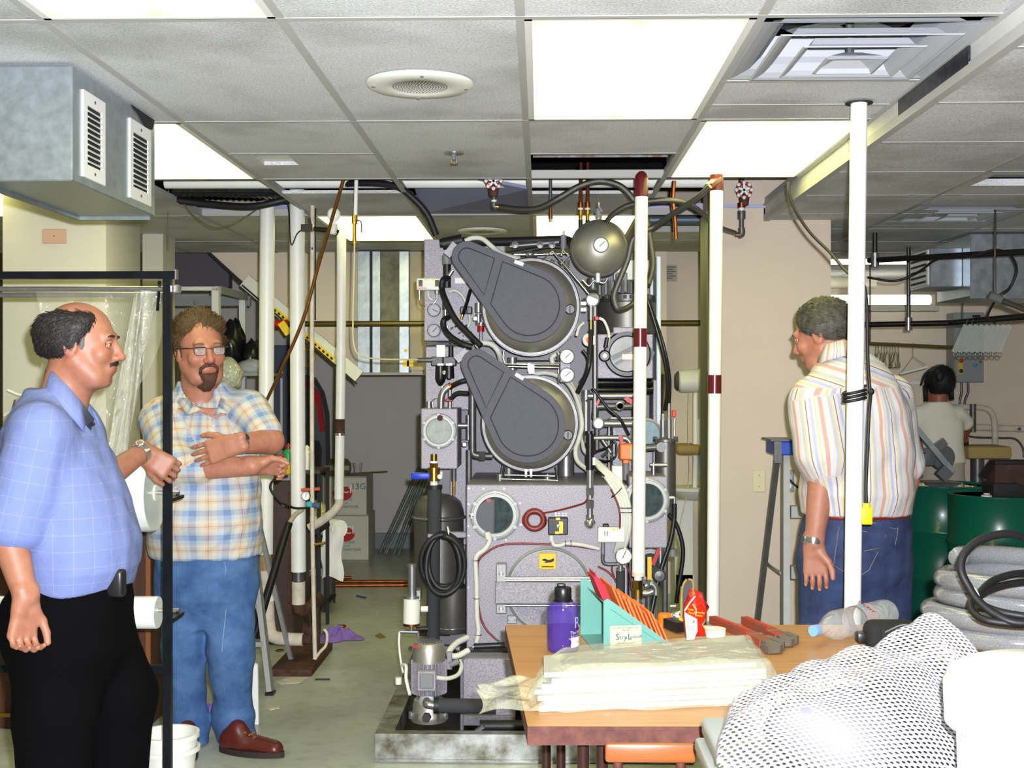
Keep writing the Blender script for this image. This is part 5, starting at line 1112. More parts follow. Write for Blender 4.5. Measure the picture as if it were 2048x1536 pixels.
# hanging coveralls and jacket
jc = thing('hanging_jacket', at(630,1000,11.05), 'dark grey jacket with red stripe hanging behind the thin pipe', 'jacket')
o_ = [(590,770),(600,750),(622,755),(640,785),(650,830),(652,960),(650,1010),(590,1010)]
def slabp(pts,Y,d,nm,mt,par):
    return MB().prism([at(x,y,Y) for x,y in pts],(0,d,0)).build(nm,mt,par,40)
slabp(o_,11.05,.248,'body',pbr('grey_drill',(96,98,104),.9,bump=.5,bs=25),jc); slabp([(612,766),(620,764),(640,790),(649,862),(640,864),(632,810)],11.02,.03,'red_stripe',pbr('red_cloth',(176,24,30),.8),jc); slabp([(622,880),(634,882),(640,900),(638,940),(622,944)],10.95,.1,'glove',m_bag,jc)
t = thing('hanging_coverall', at(575,900,11.1), 'blue-grey work clothes on a hook behind the insulated pipes', 'clothes')
slabp([(548,690),(575,690),(582,760),(585,900),(545,900)],11.08,.17,'cloth',pbr('blue_drill',(86,94,116),.9,bump=.5,bs=25),t); cyp((563,740),(563,880),11.0,3,'white_cord',m_white,t); MB().torus(at(613,715,11.0),(0,1,0),.075,.012,24,8).build('yellow_hose_loop', m_yellow, t, 180)
# ================================================================ LEFT, LOW
# brown steel cabinet between the insulated pipes
cb = thing('steel_cabinet', (at(556,1200,7.2).x, 7.2, 0), 'dark brown steel cabinet with stainless top behind the insulated pipes', 'cabinet')
p, q = at(500,950,7.1), at(588,936,7.1)
m_brown = pbr('brown_enamel',(66,46,44),.5,var=.3,vs=8)
MB().rb(p.x, q.x, 7.1, 7.6, 0.03, p.z-.03, .006,1).build('body', m_brown, cb, 30); MB().bx(p.x-.01, q.x+.01, 7.08, 7.62, p.z-.03, p.z).build('steel_top', m_steel, cb, 0); MB().bx(p.x+.02,q.x-.02,7.12,7.58,0,.03).build('plinth', m_grip, cb, 0)
discp(566, 1011, 7.1, [(3,0),(3,2),(0,3)], 'bolt', m_steel, cb, 10); MB().bx(q.x-.035,q.x-.01,7.085,7.1,.1,p.z-.1).build('door_edge', m_rust, cb, 0)
zt = p.z
yb = thing('yellow_bin', at(572,936,7.25), 'small yellow plastic bin standing on the brown cabinet', 'bin')
c = at(566,930,7.25); MB().lathe([(.055,0),(.068,.06),(.070,.062),(.064,.062),(.052,.006),(0,.006)], (c.x,7.25,zt), (0,0,1), 4).build('bin', m_yellow, yb, 20)
def bottle(nm, x, y0, y1, Y, r, mat, capm, label, z=None):
    t = thing(nm, (at(x,y1,Y).x, Y, z if z is not None else at(x,y1,Y).z), label, 'bottle'); b_ = Vector((at(x,y1,Y).x, Y, z if z is not None else at(x,y1,Y).z)); h = (y1-y0)*U(Y)
    MB().lathe([(r,0),(r,h*.62),(r*.9,h*.7),(r*.4,h*.8),(r*.4,h*.84)], b_, (0,0,1), 18).build('body', mat, t); MB().lathe([(r*.5,h*.8),(r*.48,h*.9),(r*.15,h*.97),(r*.1,h)], b_, (0,0,1), 14).build('cap', capm, t); return t
m_greenp = pbr('green_label',(40,150,80),.4)
bottle('squeeze_bottle', 563, 900, 936, 7.25, .034, m_white, m_red, 'white squeeze bottle with pointed red cap in the yellow bin', zt+.008)
bottle('squeeze_bottle', 577, 880, 936, 7.42, .038, m_greenp, m_red, 'taller green-labelled bottle with red cap beside the yellow bin', zt)
bottle('spray_bottle', 614, 890, 940, 7.5, .045, m_white, m_offw, 'plain white bottle behind the second insulated pipe', None)
st_ = thing('small_stand', (at(620,1000,7.5).x,7.5,0), 'narrow dark stand between the insulated pipe and the boxes', 'stand')
p, q = at(602,950,7.4), at(640,941,7.4); MB().bx(p.x,q.x,7.4,7.75,q.z-.02,q.z).build('top', m_brown, st_, 0)
for x in (p.x+.01,q.x-.01):
    for y in (7.42,7.72): MB().bx(x-.01,x+.01,y-.01,y+.01,0,q.z-.02).build('leg', m_grip, st_, 0)
MB().bx(p.x,q.x,7.4,7.75,.62,.64).build('shelf', m_grip, st_, 0); MB().bx(p.x,q.x,7.4,7.75,.15,.17).build('shelf', m_grip, st_, 0)
# black pipe leaning + gun with gauge
t = thing('leaning_pipe', (at(508,1290,6.2).x,6.2,0), 'thick black pipe leaning between cabinet and stepladder with wrapped end', 'pipe')
a_, b_ = at(578,1046,6.45), at(527,1215,6.25); d_ = (b_-a_).normalized(); e_ = a_ + d_*((0.012-a_.z)/d_.z)
MB().cyl(a_, e_, .021, n=14).build('tube', m_blackp, t); pipe([(578,1048,6.45),(590,1030,6.45),(606,1018,6.45)],5,'wrapped_end',pbr('tan_tape',(170,160,130),.7),parent=t)
gg = thing('pressure_gauge', at(612,1010,6.5), 'small round gauge with teal valve and hose loop on the thin pipe', 'gauge')
gauge(612, 992, 9, 6.33, 15, gg); bxp(612,624,1003,1014,6.38,.02,'teal_valve',pbr('teal',(70,170,180),.4),gg); cyp((624,1010),(640,1012),6.4,6,'blue_grip',pbr('blue_grip',(70,84,120),.6),gg); cyp((603,980),(640,978),6.42,3.5,'red_handle',pbr('red_brown',(190,80,50),.5),gg)
pipe([(610,1016,6.4),(590,1016,6.35),(565,1006,6.3),(545,985,6.3),(541,970,6.3),(552,956,6.35),(575,952,6.4)],2.4,'hose',m_black,parent=gg)
# rusty sump on floor
rp = tag(MB().bx(at(560,1290,6.6).x,at(640,1290,6.6).x,6.35,7.0,0,.035).build('rusty_plate', m_rust, None, 0), 'rusty floor plate under the pipe elbow', 'plate')
for k,(x,y,l) in enumerate(((600,1248,'broken white flake on the rusty plate'),(560,1302,'brown flake of rust beside the ladder foot'),(610,1330,'dark dirt flake by the rusty plate'))):
    c = gz(x,y,.04 if k==0 else 0); tag(MB().lathe([(.03,0),(.02,.008),(.0,.01)],(c.x,c.y,.036 if k==0 else 0.001),(0,0,1),5).build('debris_flake', m_creamw if k==0 else m_rust, None, 0), l, 'debris')
# boxes
def carton(x0,x1,y0,y1,Y,d,z0,label,with13):
    p=at(x0,y1,Y); q=at(x1,y0,Y); z1=q.z if z0 is None else z0+(y1-y0)*U(Y); z0 = p.z if z0 is None else z0
    t = thing('carton', ((p.x+q.x)/2,Y+d/2,z0), label, 'box', 'stacked cartons')
    mk = pbr('white_card',(206,204,188),.8,var=.06,vs=6)
    b = MB().bx(p.x,q.x,Y,Y+d,z0,z1-.002).build('box', mk, t, 0); 
    xm=(p.x+q.x)/2-.02; zm=z0+(z1-z0)*(.62)
    lg = MB().lathe([(.085,0),(.085,.002)],(xm,Y-.0005,zm),(0,-1,0),32).build('red_oval', pbr('logo_red',(186,20,24),.6), t, 0); lg.scale=(1,1,.72)
    text('oval_letters','CCI',.10,(xm,Y-.004,zm+.012),(1,0,0),(0,0,1),m_paper,t)
    mb_ = pbr('blue_print',(60,90,120),.6)
    text('print',"PROCESS\nCO\nSANT SANITIZER",.032,(xm+.02,Y-.002,z0+(z1-z0)*.3),(1,0,0),(0,0,1),mb_,t)
    if with13: text('stamp','13G',.075,(q.x-.07,Y-.002,z1-.09),(1,0,0),(0,0,1),mb_,t); MB().cyl((q.x-.17,Y-.002,z1-.09),(q.x-.17,Y,z1-.09),.018,n=16).build('green_dot', pbr('olive_dot',(120,120,20),.6), t)
    MB().bx(p.x,q.x,Y-.001,Y+.001,z1-.012,z1-.008).build('flap_seam', m_brown, t, 0)
    return z1
z1 = carton(652,737,1028,1118,10.55,.42,0,'lower white carton with red oval logo standing on the floor',False)
z2 = carton(646,733,945,1022,10.55,.42,z1,'upper white carton stamped 13G stacked on the other carton',True)
t = thing('fan_heater', (at(672,930,10.6).x,10.6,z2), 'small olive appliance with chrome band on the upper carton', 'appliance')
c = at(674,930,10.6); MB().lathe([(.09,0),(.11,.04),(.11,.10),(.08,.14),(0,.15)],(c.x,10.7,z2),(0,0,1),20).build('body', pbr('olive_app',(120,116,70),.4,.3), t); MB().bx(c.x-.11,c.x+.11,10.57,10.6,z2+.05,z2+.09).build('chrome_band', m_chrome, t, 0)
t = tag(MB().lathe([(.03,0),(.045,.10),(.043,.10),(.028,.004),(0,.004)],(at(712,915,10.7).x,10.8,z2),(0,0,1),18).build('plastic_cup', film_mat('cup_clear',(220,216,206),.5,.2), None), 'translucent plastic cup on the upper carton', 'cup')
run('wooden_stick', [Vector((at(690,943,10.7).x,10.7,z2+.009)), Vector((at(775,931,10.7).x,10.7,z2+.03))], .008, pbr('stick_wood',(120,96,66),.7), 'thin wooden stick sticking out over the edge of the upper carton', 'stick', 6)
# steel pan, paper, stand
cs = thing('wire_stand', (at(625,1150,8.3).x,8.3,0), 'low black stand holding the steel pan near the copper pipes', 'stand')
p,q = at(600,1170,8.1), at(652,1168,8.1); MB().bx(p.x,q.x,8.1,8.5,.04,.06).build('shelf', m_grip, cs, 0)
for x in (p.x+.01,q.x-.01):
    for y in (8.12,8.48): MB().bx(x-.008,x+.008,y-.008,y+.008,0,.50).build('leg', m_grip, cs, 0)
MB().bx(p.x,q.x,8.1,8.5,.48,.50).build('top_shelf', m_grip, cs, 0)
pn = thing('steel_pan', ((p.x+q.x)/2,8.3,.06), 'deep stainless steel pan on the low black stand', 'pan')
MB().add([(p.x+.02,8.13,.062),(q.x-.02,8.13,.062),(q.x-.02,8.47,.062),(p.x+.02,8.47,.062),(p.x+.012,8.115,.24),(q.x-.012,8.115,.24),(q.x-.012,8.485,.24),(p.x+.012,8.485,.24)],[(3,2,1,0),(0,1,5,4),(1,2,6,5),(2,3,7,6),(3,0,4,7)]).build('basin', m_steel, pn, 0); MB().bx(p.x+.001,p.x+.014,8.11,8.49,.236,.242).bx(q.x-.014,q.x-.001,8.11,8.49,.236,.242).bx(p.x+.001,q.x-.001,8.102,8.116,.236,.242).bx(p.x+.001,q.x-.001,8.484,8.498,.236,.242).build('rim', m_chrome, pn, 0)
tr = thing('paper_towel', ((p.x+q.x)/2+.1,8.2,.5), 'white paper towel roll with hanging sheet on the low stand', 'paper towel')
c = at(655,1085,8.15); MB().cyl((p.x+.05,8.3,.565),(q.x+.10,8.06,.565),.06,n=20).build('roll', m_paper, tr)
MB().grid(lambda u,v: (q.x-.02+.14*u+.01*math.sin(9*v), 8.03+.02*math.sin(6*u+3*v), .60-.36*v+.02*math.sin(5*u)),10,14).build('hanging_sheet', m_paper, tr, 180)
blob('plastic_bag', (p.x+.07,8.36,.62), (.10,.08,.10), film_mat('olive_bag',(180,178,110),.7,.2), 'crumpled yellowish plastic bag on the low stand', 'bag', 9)
# copper pipes on the floor
for i,(xa,ya,xb,yb_,l) in enumerate(((640,1163,822,1163,'long copper pipe lying on the floor, upper of the pair'),(640,1171,822,1170,'long copper pipe lying on the floor in front of its twin'),(640,1158,703,1155,'short copper pipe offcut lying behind the long copper pipes'))):
    a_,b_ = gz(xa,ya,.013), gz(xb,yb_,.013); run('floor_copper_pipe', [a_,b_], .013, m_copper, l, 'pipe', 10, 2)
# leaning conduits
for i,(x0,x1) in enumerate(((758,838),(768,846),(787,850),(797,856))):
    a_ = gz(x0, 1112, 0); 
    b_ = at(x1, 935+3*i, 10.6); a_ = Vector((a_.x, a_.y, .014)); run('leaning_conduit', [a_, b_], .015, m_galv2, ('steel conduit leaning beside the cartons, first of four','steel conduit leaning beside the cartons, second of four','steel conduit leaning by the machine, third from the cartons','steel conduit leaning by the machine, farthest from the cartons')[i], 'conduit', 10, 2, 'leaning steel conduits')
run('wood_batten', [Vector(gz(772,1108,.012)), at(828,985,10.9)], .012, m_steeld, 'thin grey batten crossing the leaning conduits', 'batten', 6, 2)
# purple cloth, scraps
def cloth(nm, cx, cy, rx, ry, h, mat, label, seed, cat='cloth'):
    rnd = random.Random(seed); ph = [rnd.uniform(0,6) for _ in range(8)]
    def f(u,v):
        a = 2*math.pi*u; r = v; k = 1+.18*math.sin(3*a+ph[0])+.12*math.sin(5*a+ph[1])
        z = .004 + h*max(0,(1-r*r))*(.5+.5*math.sin(6*r+3*a+ph[2]))*1.0 + h*.3*(1-r)*math.sin(7*a+ph[3])
        return (cx+rx*r*k*math.cos(a), cy+ry*r*k*math.sin(a), max(.004,z))
    return tag(MB().grid(f,28,9,True).build(nm, mat, None, 180), label, cat)
m_purp = pbr('purple_cloth',(128,100,180),.9,bump=.4,bs=60)
c = gz(675,1278); cloth('purple_rag', c.x, c.y, .14, .10, .07, m_purp, 'crumpled purple rag on the concrete floor by the pipes', 3)
c = gz(418,1432); cloth('purple_rag', c.x, c.y, .05, .10, .05, m_purp, 'purple rag on the floor between the plaid-shirt man legs', 5)
for i,(pts,l) in enumerate((([(551,1365),(575,1356),(618,1355),(600,1366),(560,1369)],'torn cream paper scrap on the floor near the ladder foot'),([(534,1418),(558,1413),(559,1417),(540,1421)],'small cream paper sliver on the floor behind the brown shoe'),([(713,1190),(733,1195),(732,1197),(712,1193)],'thin blue strip lying on the floor near the copper pipes'),([(750,1272),(760,1266),(772,1275),(760,1277)],'bent wire scrap on the floor beside the purple rag'),([(630,1358),(660,1358),(660,1360),(630,1360)],'thin dark splinter on the floor beside the paper scrap'))):
    P_ = [gz(x,y,.002) for x,y in pts]; tag(MB().prism(P_,(0,0,.003)).build('floor_scrap', (m_creamw,m_creamw,pbr('blue_strip',(50,90,140),.5),pbr('wire_scrap',(130,110,60),.5),m_brown)[i], None, 0), l, 'scrap')
c = gz(684,1255,.0); tag(MB().torus((c.x,c.y,.008),(0,0,1),.02,.007,16,8).build('pipe_ring', m_copper, None, 180), 'small copper ring on the floor above the purple rag', 'ring')
# stepladder behind the plaid man
LD = thing('stepladder', (at(500,1390,6.0).x, 6.15, 0), 'aluminium stepladder standing behind the plaid-shirt man', 'ladder')
fr = gz(541,1388,0.0); zt_ = at(507,985,6.2).z; tp = Vector((at(503,985,6.2).x,6.2,zt_)); wd = Vector((-.36,0,0))
fr = Vector((fr.x,fr.y,.012))
for o in (Vector(), wd):
    s_ = .10 if o.x == 0 else -.10
    MB().bar(fr+o, tp+o-Vector((0,0,0)) + (Vector((-.02,0,0)) if o.x==0 else Vector((.06,0,0))), .025, .06, (0,1,0)).build('front_rail', m_alu, LD, 0)
    MB().bar(fr+o+Vector((-.02,.62,0)), tp+o+Vector((-.02,.08,0)), .022, .03, (0,1,0)).build('rear_rail', m_alu, LD, 0)
    MB().bx(fr.x+o.x-.02,fr.x+o.x+.02,fr.y-.035,fr.y+.035,0,.014).build('foot', m_blackp, LD, 0)
for k in range(1,4):
    c = fr.lerp(tp,k/4.2); MB().bx(c.x-.36,c.x-.005,c.y-.04,c.y+.04,c.z-.012,c.z+.012).build('step', m_alu, LD, 0)
MB().bar(fr.lerp(tp,.28),fr.lerp(tp,.45)+Vector((-.12,.3,0)),.02,.008).build('spreader', m_alu, LD, 0)
t = tag(MB().prism([Vector((at(x,y,5.45).x,5.45,max(.001,at(x,y,5.45).z))) for x,y in ((503,1325),(515,1330),(517,1453),(504,1453))],(0,.02,0)).build('white_board', m_white, None, 0), 'narrow white painted board standing on edge behind the brown shoe', 'board')
# ---------------------------------------------------------------- bag rack
RY = 4.2
rk = thing('bagging_rack', (at(333,1500,RY).x,RY,0), 'black steel bagging rack with poly rolls beside the blue-shirt man', 'rack')
m_blk = pbr('black_steel',(30,34,42),.3,.5,var=.5,vs=12); px_ = at(333,1000,RY).x; ztop = at(333,556,RY).z
MB().bx(px_-.0135,px_+.0135,RY,RY+.027,0,ztop).build('post', m_blk, rk, 0); MB().bx(px_-1.15,px_-1.123,RY,RY+.027,0,ztop).build('post', m_blk, rk, 0)
MB().bx(px_-1.16,px_+.03,RY-.001,RY+.026,ztop-.002,ztop+.024).build('top_bar', m_blk, rk, 0); MB().bx(px_-1.12,px_-.014,RY,RY+.025,at(0,1346,RY).z,at(0,1330,RY).z).build('lower_bar', m_blk, rk, 0)
for x in (px_-.0135,px_-1.15): MB().bx(x,x+.027,RY-.25,RY-.001,0.002,.027).bx(x,x+.027,RY+.028,RY+.3,0.002,.027).build('foot_bar', m_blk, rk, 0)
for (yp,Y) in ((578,RY+.05),(590,RY+.09)): MB().cyl((px_-1.12,Y,at(0,yp,Y).z),(px_-.005,Y,at(0,yp,Y).z),.009,n=12).build('film_rod', m_steel, rk)
MB().bar((px_-.04,RY+.05,ztop-.005),(px_-.05,RY+.06,ztop-.11),.008,.008).build('hook', m_blk, rk, 0); MB().rb(px_+.012,px_+.036,RY+.03,RY+.06,ztop-.05,ztop-.02,.004,1).build('chrome_clamp', m_chrome, rk); MB().bx(px_+.028,px_+.034,RY,RY+.026,ztop-.004,ztop+.03).build('end_cap', m_chrome, rk, 0)
for (yp,r) in ((985,.008),(1219,.008)): z=at(0,yp,RY+.15).z; MB().cyl((px_-1.1,RY+.15,z),(px_+.0,RY+.15,z),r,n=12).build('axle', m_chrome, rk); MB().bx(px_-.012,px_+.012,RY+.02,RY+.17,z-.02,z-.008).build('axle_bracket', m_blk, rk, 0)
m_film = film_mat('poly_film',(214,216,196),.15,.1,14,1.0)
m_roll = pbr('poly_roll',(222,228,226),.18,alpha=.9,coat=.6,bump=.5,bs=40)
z=at(0,985,RY+.15).z; R1 = thing('poly_roll', (px_-.35,RY+.15,z-.15), 'large roll of clear poly bags on the upper axle of the rack', 'roll', None)
MB().lathe([(.025,0),(.135,0),(.14,.01),(.138,.6),(.025,.6)],(px_-.085,RY+.15,z),(-1,0,0),40).build('film_roll', m_roll, R1); MB().ring((px_-.08,RY+.15,z),(-1,0,0),.009,.03,.64,20).build('core', m_offw, R1)
z=at(0,1228,RY+.15).z; R2 = thing('poly_roll', (px_-.35,RY+.15,z-.06), 'small roll of white poly film on the lower axle of the rack', 'roll')
MB().lathe([(.02,0),(.056,0),(.058,.004),(.057,.6),(.02,.6)],(px_-.075,RY+.15,z+.008),(-1,0,0),32).build('film_roll', pbr('film_white',(226,232,230),.3,coat=.5), R2)
# hanging film sheet
fx0, fx1 = at(75,600,RY+.09).x, at(322,600,RY+.09).x; fzt = at(0,583,RY+.07).z
def filmf(u,v):
    x0_=fx0+.02*math.sin(6*v); w_ = (fx1-fx0)*(1-.45*v*v*(1))
    fold = math.sin(u*22+3*v)*.012*(.3+v) + math.sin(u*9+5*v)*.02*v
    x = x0_ + u*(fx1-fx0) - v*v*.20*u*1.0 + .012*math.sin(u*31+v*7)*v
    return (x, RY+.075+fold, fzt-(.62)*v - .02*math.sin(u*5)*v)
FS = thing('plastic_sheet', ((fx0+fx1)/2,RY+.08,fzt-.6), 'clear crinkled plastic sheet hanging from the rack rods', 'plastic sheet')
MB().grid(filmf,60,40).build('sheet', m_film, FS, 180)
def filmg(u,v):
    return (fx1-.012-.10*v-.07*u+.01*math.sin(14*u), RY+.05+.02*math.sin(u*18+4*v), fzt-.60*v)
MB().grid(filmg,24,30).build('gathered_fold', film_mat('poly_fold',(226,228,214),.34,.1,18,1.0), FS, 180)
# bucket
c = at(338,1470,4.55); bk = thing('white_bucket', (c.x,4.55,0), 'white plastic bucket on the floor beside the rack post', 'bucket'); zt_ = at(0,1462,4.55).z
MB().lathe([(.085,0),(.105,zt_-.02),(.112,zt_-.018),(.112,zt_),(.10,zt_),(.083,.01),(0,.01)],(c.x,4.55,0),(0,0,1),32).build('body', m_white, bk); MB().lathe([(.108,zt_-.07),(.115,zt_-.068),(.115,zt_-.055),(.107,zt_-.053)],(c.x,4.55,0),(0,0,1),32,caps=False).build('rim_band', m_white, bk)
# brown wood panel behind rack
wc = thing('wood_counter', (-2.0,5.55,0), 'dark brown wooden counter front behind the bagging rack', 'counter')
m_dw = wood_mat('dark_wood',(52,26,16),(84,44,24),'Z',4,.5)
xr = at(302,1100,5.36).x; zc = at(0,1052,5.36).z
MB().bx(-3.3,xr-.02,5.36,5.70,0.004,zc-.03).build('panel', m_dw, wc, 0); MB().bx(-3.3,xr,5.34,5.72,zc-.03,zc).build('top', m_dw, wc, 0); MB().bx(xr-.02,xr,5.35,5.36,0,zc-.03).build('edge_strip', pbr('wood_edge',(130,76,40),.5), wc, 0)
MB().bx(-3.3,xr-.05,5.345,5.36,at(0,1440,5.3).z,at(0,1432,5.3).z).build('metal_strip', m_brass, wc, 0)
t = tag(MB().rb(at(268,1060,5.4).x-.6,at(288,1060,5.4).x,5.38,5.62,zc,zc+.07,.008,1).build('yellow_tray', m_yellow, None), 'yellow plastic tray lying on the dark wooden counter', 'tray')
# switch plate on column
t = thing('wall_plate', (at(109,472,5.74).x,5.74,at(0,486,5.74).z), 'pinkish blank wall plate high on the cream column', 'wall plate')
p,q = at(85,487,5.748), at(134,458,5.748); MB().rb(p.x,q.x,5.74,5.749,p.z,q.z,.003,1).build('plate', pbr('pink_plate',(196,158,136),.5), t); MB().cyl(((p.x+q.x)/2,5.738,(p.z+q.z)/2),((p.x+q.x)/2,5.74,(p.z+q.z)/2),.003,n=8).build('screw', m_steeld, t)
t = thing('clothes_hanger', at(30,830,5.6), 'tangled white clip hanger fixed at the column', 'hanger')
pipe([(15,780,5.6),(40,790,5.6),(55,785,5.6)],3,'arm',m_offw,parent=t); pipe([(8,832,5.6),(30,815,5.6),(55,790,5.6)],3,'arm',m_offw,parent=t); pipe([(30,800,5.6),(20,840,5.65),(40,800,5.74)],2,'wire',m_steel,parent=t)
# ================================================================ RIGHT
# wall plate, outlet
t = thing('wall_plate', at(1518,985,6.395), 'beige blank cover plate on the pier beside the stepladder', 'wall plate'); p,q = at(1505,984,6.396), at(1531,940,6.396); MB().rb(p.x,q.x,6.392,6.3995,p.z,q.z,.003,1).build('plate', pbr('beige_plate',(206,198,160),.45), t)
for z_ in (.25,.75): MB().cyl(((p.x+q.x)/2,6.390,p.z+(q.z-p.z)*z_),((p.x+q.x)/2,6.392,p.z+(q.z-p.z)*z_),.004,n=8).build('screw', m_steel, t)
t = thing('power_outlet', at(1579,985,6.395), 'grey metal power outlet with black plug behind the stepladder', 'outlet'); p,q = at(1570,984,6.396), at(1584,940,6.396); p2 = at(1588,984,6.396); MB().rb(p.x,p2.x,6.392,6.3995,p.z,q.z,.003,1).build('plate', m_steel, t); MB().cyl(at(1576,955,6.37),at(1576,955,6.392),.02,n=14).build('plug', m_blackp, t); MB().cyl(at(1577,972,6.39),at(1577,972,6.393),.016,n=14).build('socket', m_steeld, t); pipe([(1577,957,6.36),(1590,970,6.3),(1610,985,6.3),(1640,1000,6.3)],2,'cord',m_black,parent=t)
# sign on far wall
t = thing('notice_sheet', at(1340,562,8.88), 'faded grey notice sheet on the wall beyond the machine', 'notice'); p,q = at(1327,563,8.885), at(1354,530,8.885); MB().bx(p.x,q.x,8.885,8.89,p.z,q.z).build('sheet', pbr('faded_sheet',(170,168,150),.7), t, 0)
ln_ = MB()
for k in range(6): ln_.bx(p.x+.01,q.x-.01-.02*(k%2),8.883,8.8855,q.z-.02-.016*k,q.z-.012-.016*k)
ln_.build('print_lines', pbr('faded_ink',(110,112,106),.7), t, 0)
# stepladder right
L2 = thing('stepladder', (at(1580,1300,5.8).x,5.9,0), 'aluminium stepladder with blue top behind the striped-shirt man', 'ladder')
zc = at(0,884,5.8).z; tl = at(1571,905,5.8); w2 = Vector((.30,0,0))
for o in (Vector(),w2):
    b_ = Vector((at(1571,1400,5.55).x+o.x*1.25,5.55,.01)); MB().bar(b_, tl+o, .03, .055, (0,1,0)).build('front_rail', m_alu, L2, 0)
    b2 = Vector((at(1500,1365,6.25).x+o.x*1.25,6.25,.01)); MB().bar(b2, Vector((at(1557,895,5.9).x+o.x,5.9,zc-.03)), .026, .03, (0,1,0)).build('rear_rail', m_steeld, L2, 0)
    MB().bx(b_.x-.03,b_.x+.03,b_.y-.03,b_.y+.03,0,.012).bx(b2.x-.025,b2.x+.025,b2.y-.025,b2.y+.025,0,.012).build('feet', m_blackp, L2, 0)
for (y0,y1) in ((1008,1030),(1126,1150),(1250,1276)):
    t_ = (y0-905)/(1400-905); Y_ = 5.8-.25*t_; p=at(1580,y1,Y_); MB().bx(p.x,p.x+.30+.07*t_,Y_-.03,Y_+.03,at(0,y1,Y_).z,at(0,y0,Y_).z).build('step', m_alu, L2, 0)
p=at(1548,906,5.75); MB().rb(p.x,p.x+.42,5.73,5.95,at(0,908,5.75).z,zc+.012,.006,1).build('top_cap', pbr('ladder_blue',(30,66,170),.45), L2); MB().bx(p.x-.02,p.x+.1,5.72,5.96,zc+.012,zc+.02).build('cap_edge', m_steeld, L2, 0); MB().bx(p.x-.004,p.x+.03,5.722,5.73,zc-.09,zc+.01).build('bracket', m_steeld, L2, 0)
MB().tube(spline(pw_([(1528,1118,6.1),(1540,1132,6.05),(1562,1146,5.75)]),4),.008,8).build('spreader', m_steel, L2, 60)
# drums
def steel_drum(cx, cy, label):
    t = thing('steel_drum', (cx,cy,0), label, 'drum', None); m_gr = pbr('green_enamel',(10,92,72),.28,var=.15,vs=3,coat=.2); r=.286; H=.88
    MB().lathe([(r-.01,0),(r+.004,.003),(r+.004,.015),(r,.02),(r,.27),(r+.012,.285),(r+.012,.295),(r,.31),(r,.57),(r+.012,.585),(r+.012,.595),(r,.61),(r,H-.02),(r+.004,H-.014),(r+.004,H-.002),(r-.004,H),(r-.008,H-.016)],(cx,cy,0),(0,0,1),64).build('shell', m_gr, t, 50)
    MB().lathe([(r-.006,H-.018),(r-.006,H-.016),(0,H-.016)],(cx,cy,0),(0,0,1),48).build('lid', m_gr, t); MB().cyl((cx+.15,cy-.12,H-.016),(cx+.15,cy-.12,H-.004),.03,n=18).build('bung', m_steel, t); return t
D1 = (at(1885,960,8.0).x,8.0); D2 = (at(1998,985,7.3).x,7.3)
steel_drum(*D1,'green steel drum carrying the grey chop saw'); steel_drum(*D2,'green steel drum carrying the brown tool bag')
# saw
SZ=.865
sw = thing('chop_saw', (D1[0],D1[1],SZ), 'grey chop saw with long pipe handle on the farther drum', 'saw')
m_saw = pbr('saw_grey',(104,108,112),.45,.3)
c = at(1885,915,7.95); MB().lathe([(.075,-.02),(.08,-.015),(.08,.015),(.075,.02)],c,(.2,-1,0),32).build('blade_guard', m_saw, sw); MB().rb(c.x-.16,c.x-.06,7.9,8.02,c.z-.05,c.z+.06,.01).build('motor', m_saw, sw); MB().rb(c.x-.13,c.x+.11,7.85,8.1,SZ,SZ+.03,.006,1).build('base', m_steeld, sw)
MB().bar(at(1817,838,7.9),at(1906,945,7.86),.035,.035,(0,1,0)).build('handle_bar', m_galv2, sw, 0); MB().bar(at(1896,938,7.86),at(1880,955,7.86),.08,.05,(0,1,0)).build('pivot', m_saw, sw, 0); MB().bar(at(1872,895,7.92),at(1890,882,7.92),.05,.04,(0,1,0)).build('grip', m_steel, sw, 0); cyp((1832,905),(1850,903),7.9,5,'knob',m_chrome,sw)
MB().bx(at(1815,830,7.9).x-.01,at(1822,830,7.9).x,7.86,7.94,at(0,838,7.9).z,at(0,826,7.9).z).build('handle_end', m_blackp, sw, 0)
for i,(x,l) in enumerate(((1848,'cream rag under the chop saw motor'),(1930,'cream rag on the drum lid beside the chop saw pivot'))):
    c = at(x,955,7.78); rg = cloth('cream_rag', c.x, 7.86, .07, .05, .03, pbr('cream_rag',(214,206,160),.9,bump=.4,bs=60), l, 20+i); rg.location.z += SZ-.005
tb = thing('tool_bag', (D2[0]+.10,D2[1],SZ), 'brown and black gladstone tool bag on the nearer drum', 'bag')
m_tb = pbr('bag_brown',(74,52,44),.8,var=.35,vs=10); m_tb2 = pbr('bag_black',(30,26,28),.7)
bx_ = D2[0]+.10; by_=D2[1]-.02; w_=.17
MB().add([(bx_-w_,by_-.09,SZ),(bx_+w_,by_-.09,SZ),(bx_+w_,by_+.09,SZ),(bx_-w_,by_+.09,SZ),(bx_-w_*.86,by_-.05,SZ+.19),(bx_+w_*.86,by_-.05,SZ+.19),(bx_+w_*.86,by_+.05,SZ+.19),(bx_-w_*.86,by_+.05,SZ+.19)],[(3,2,1,0),(4,5,6,7),(0,1,5,4),(1,2,6,5),(2,3,7,6),(3,0,4,7)]).build('body', m_tb, tb, 0)
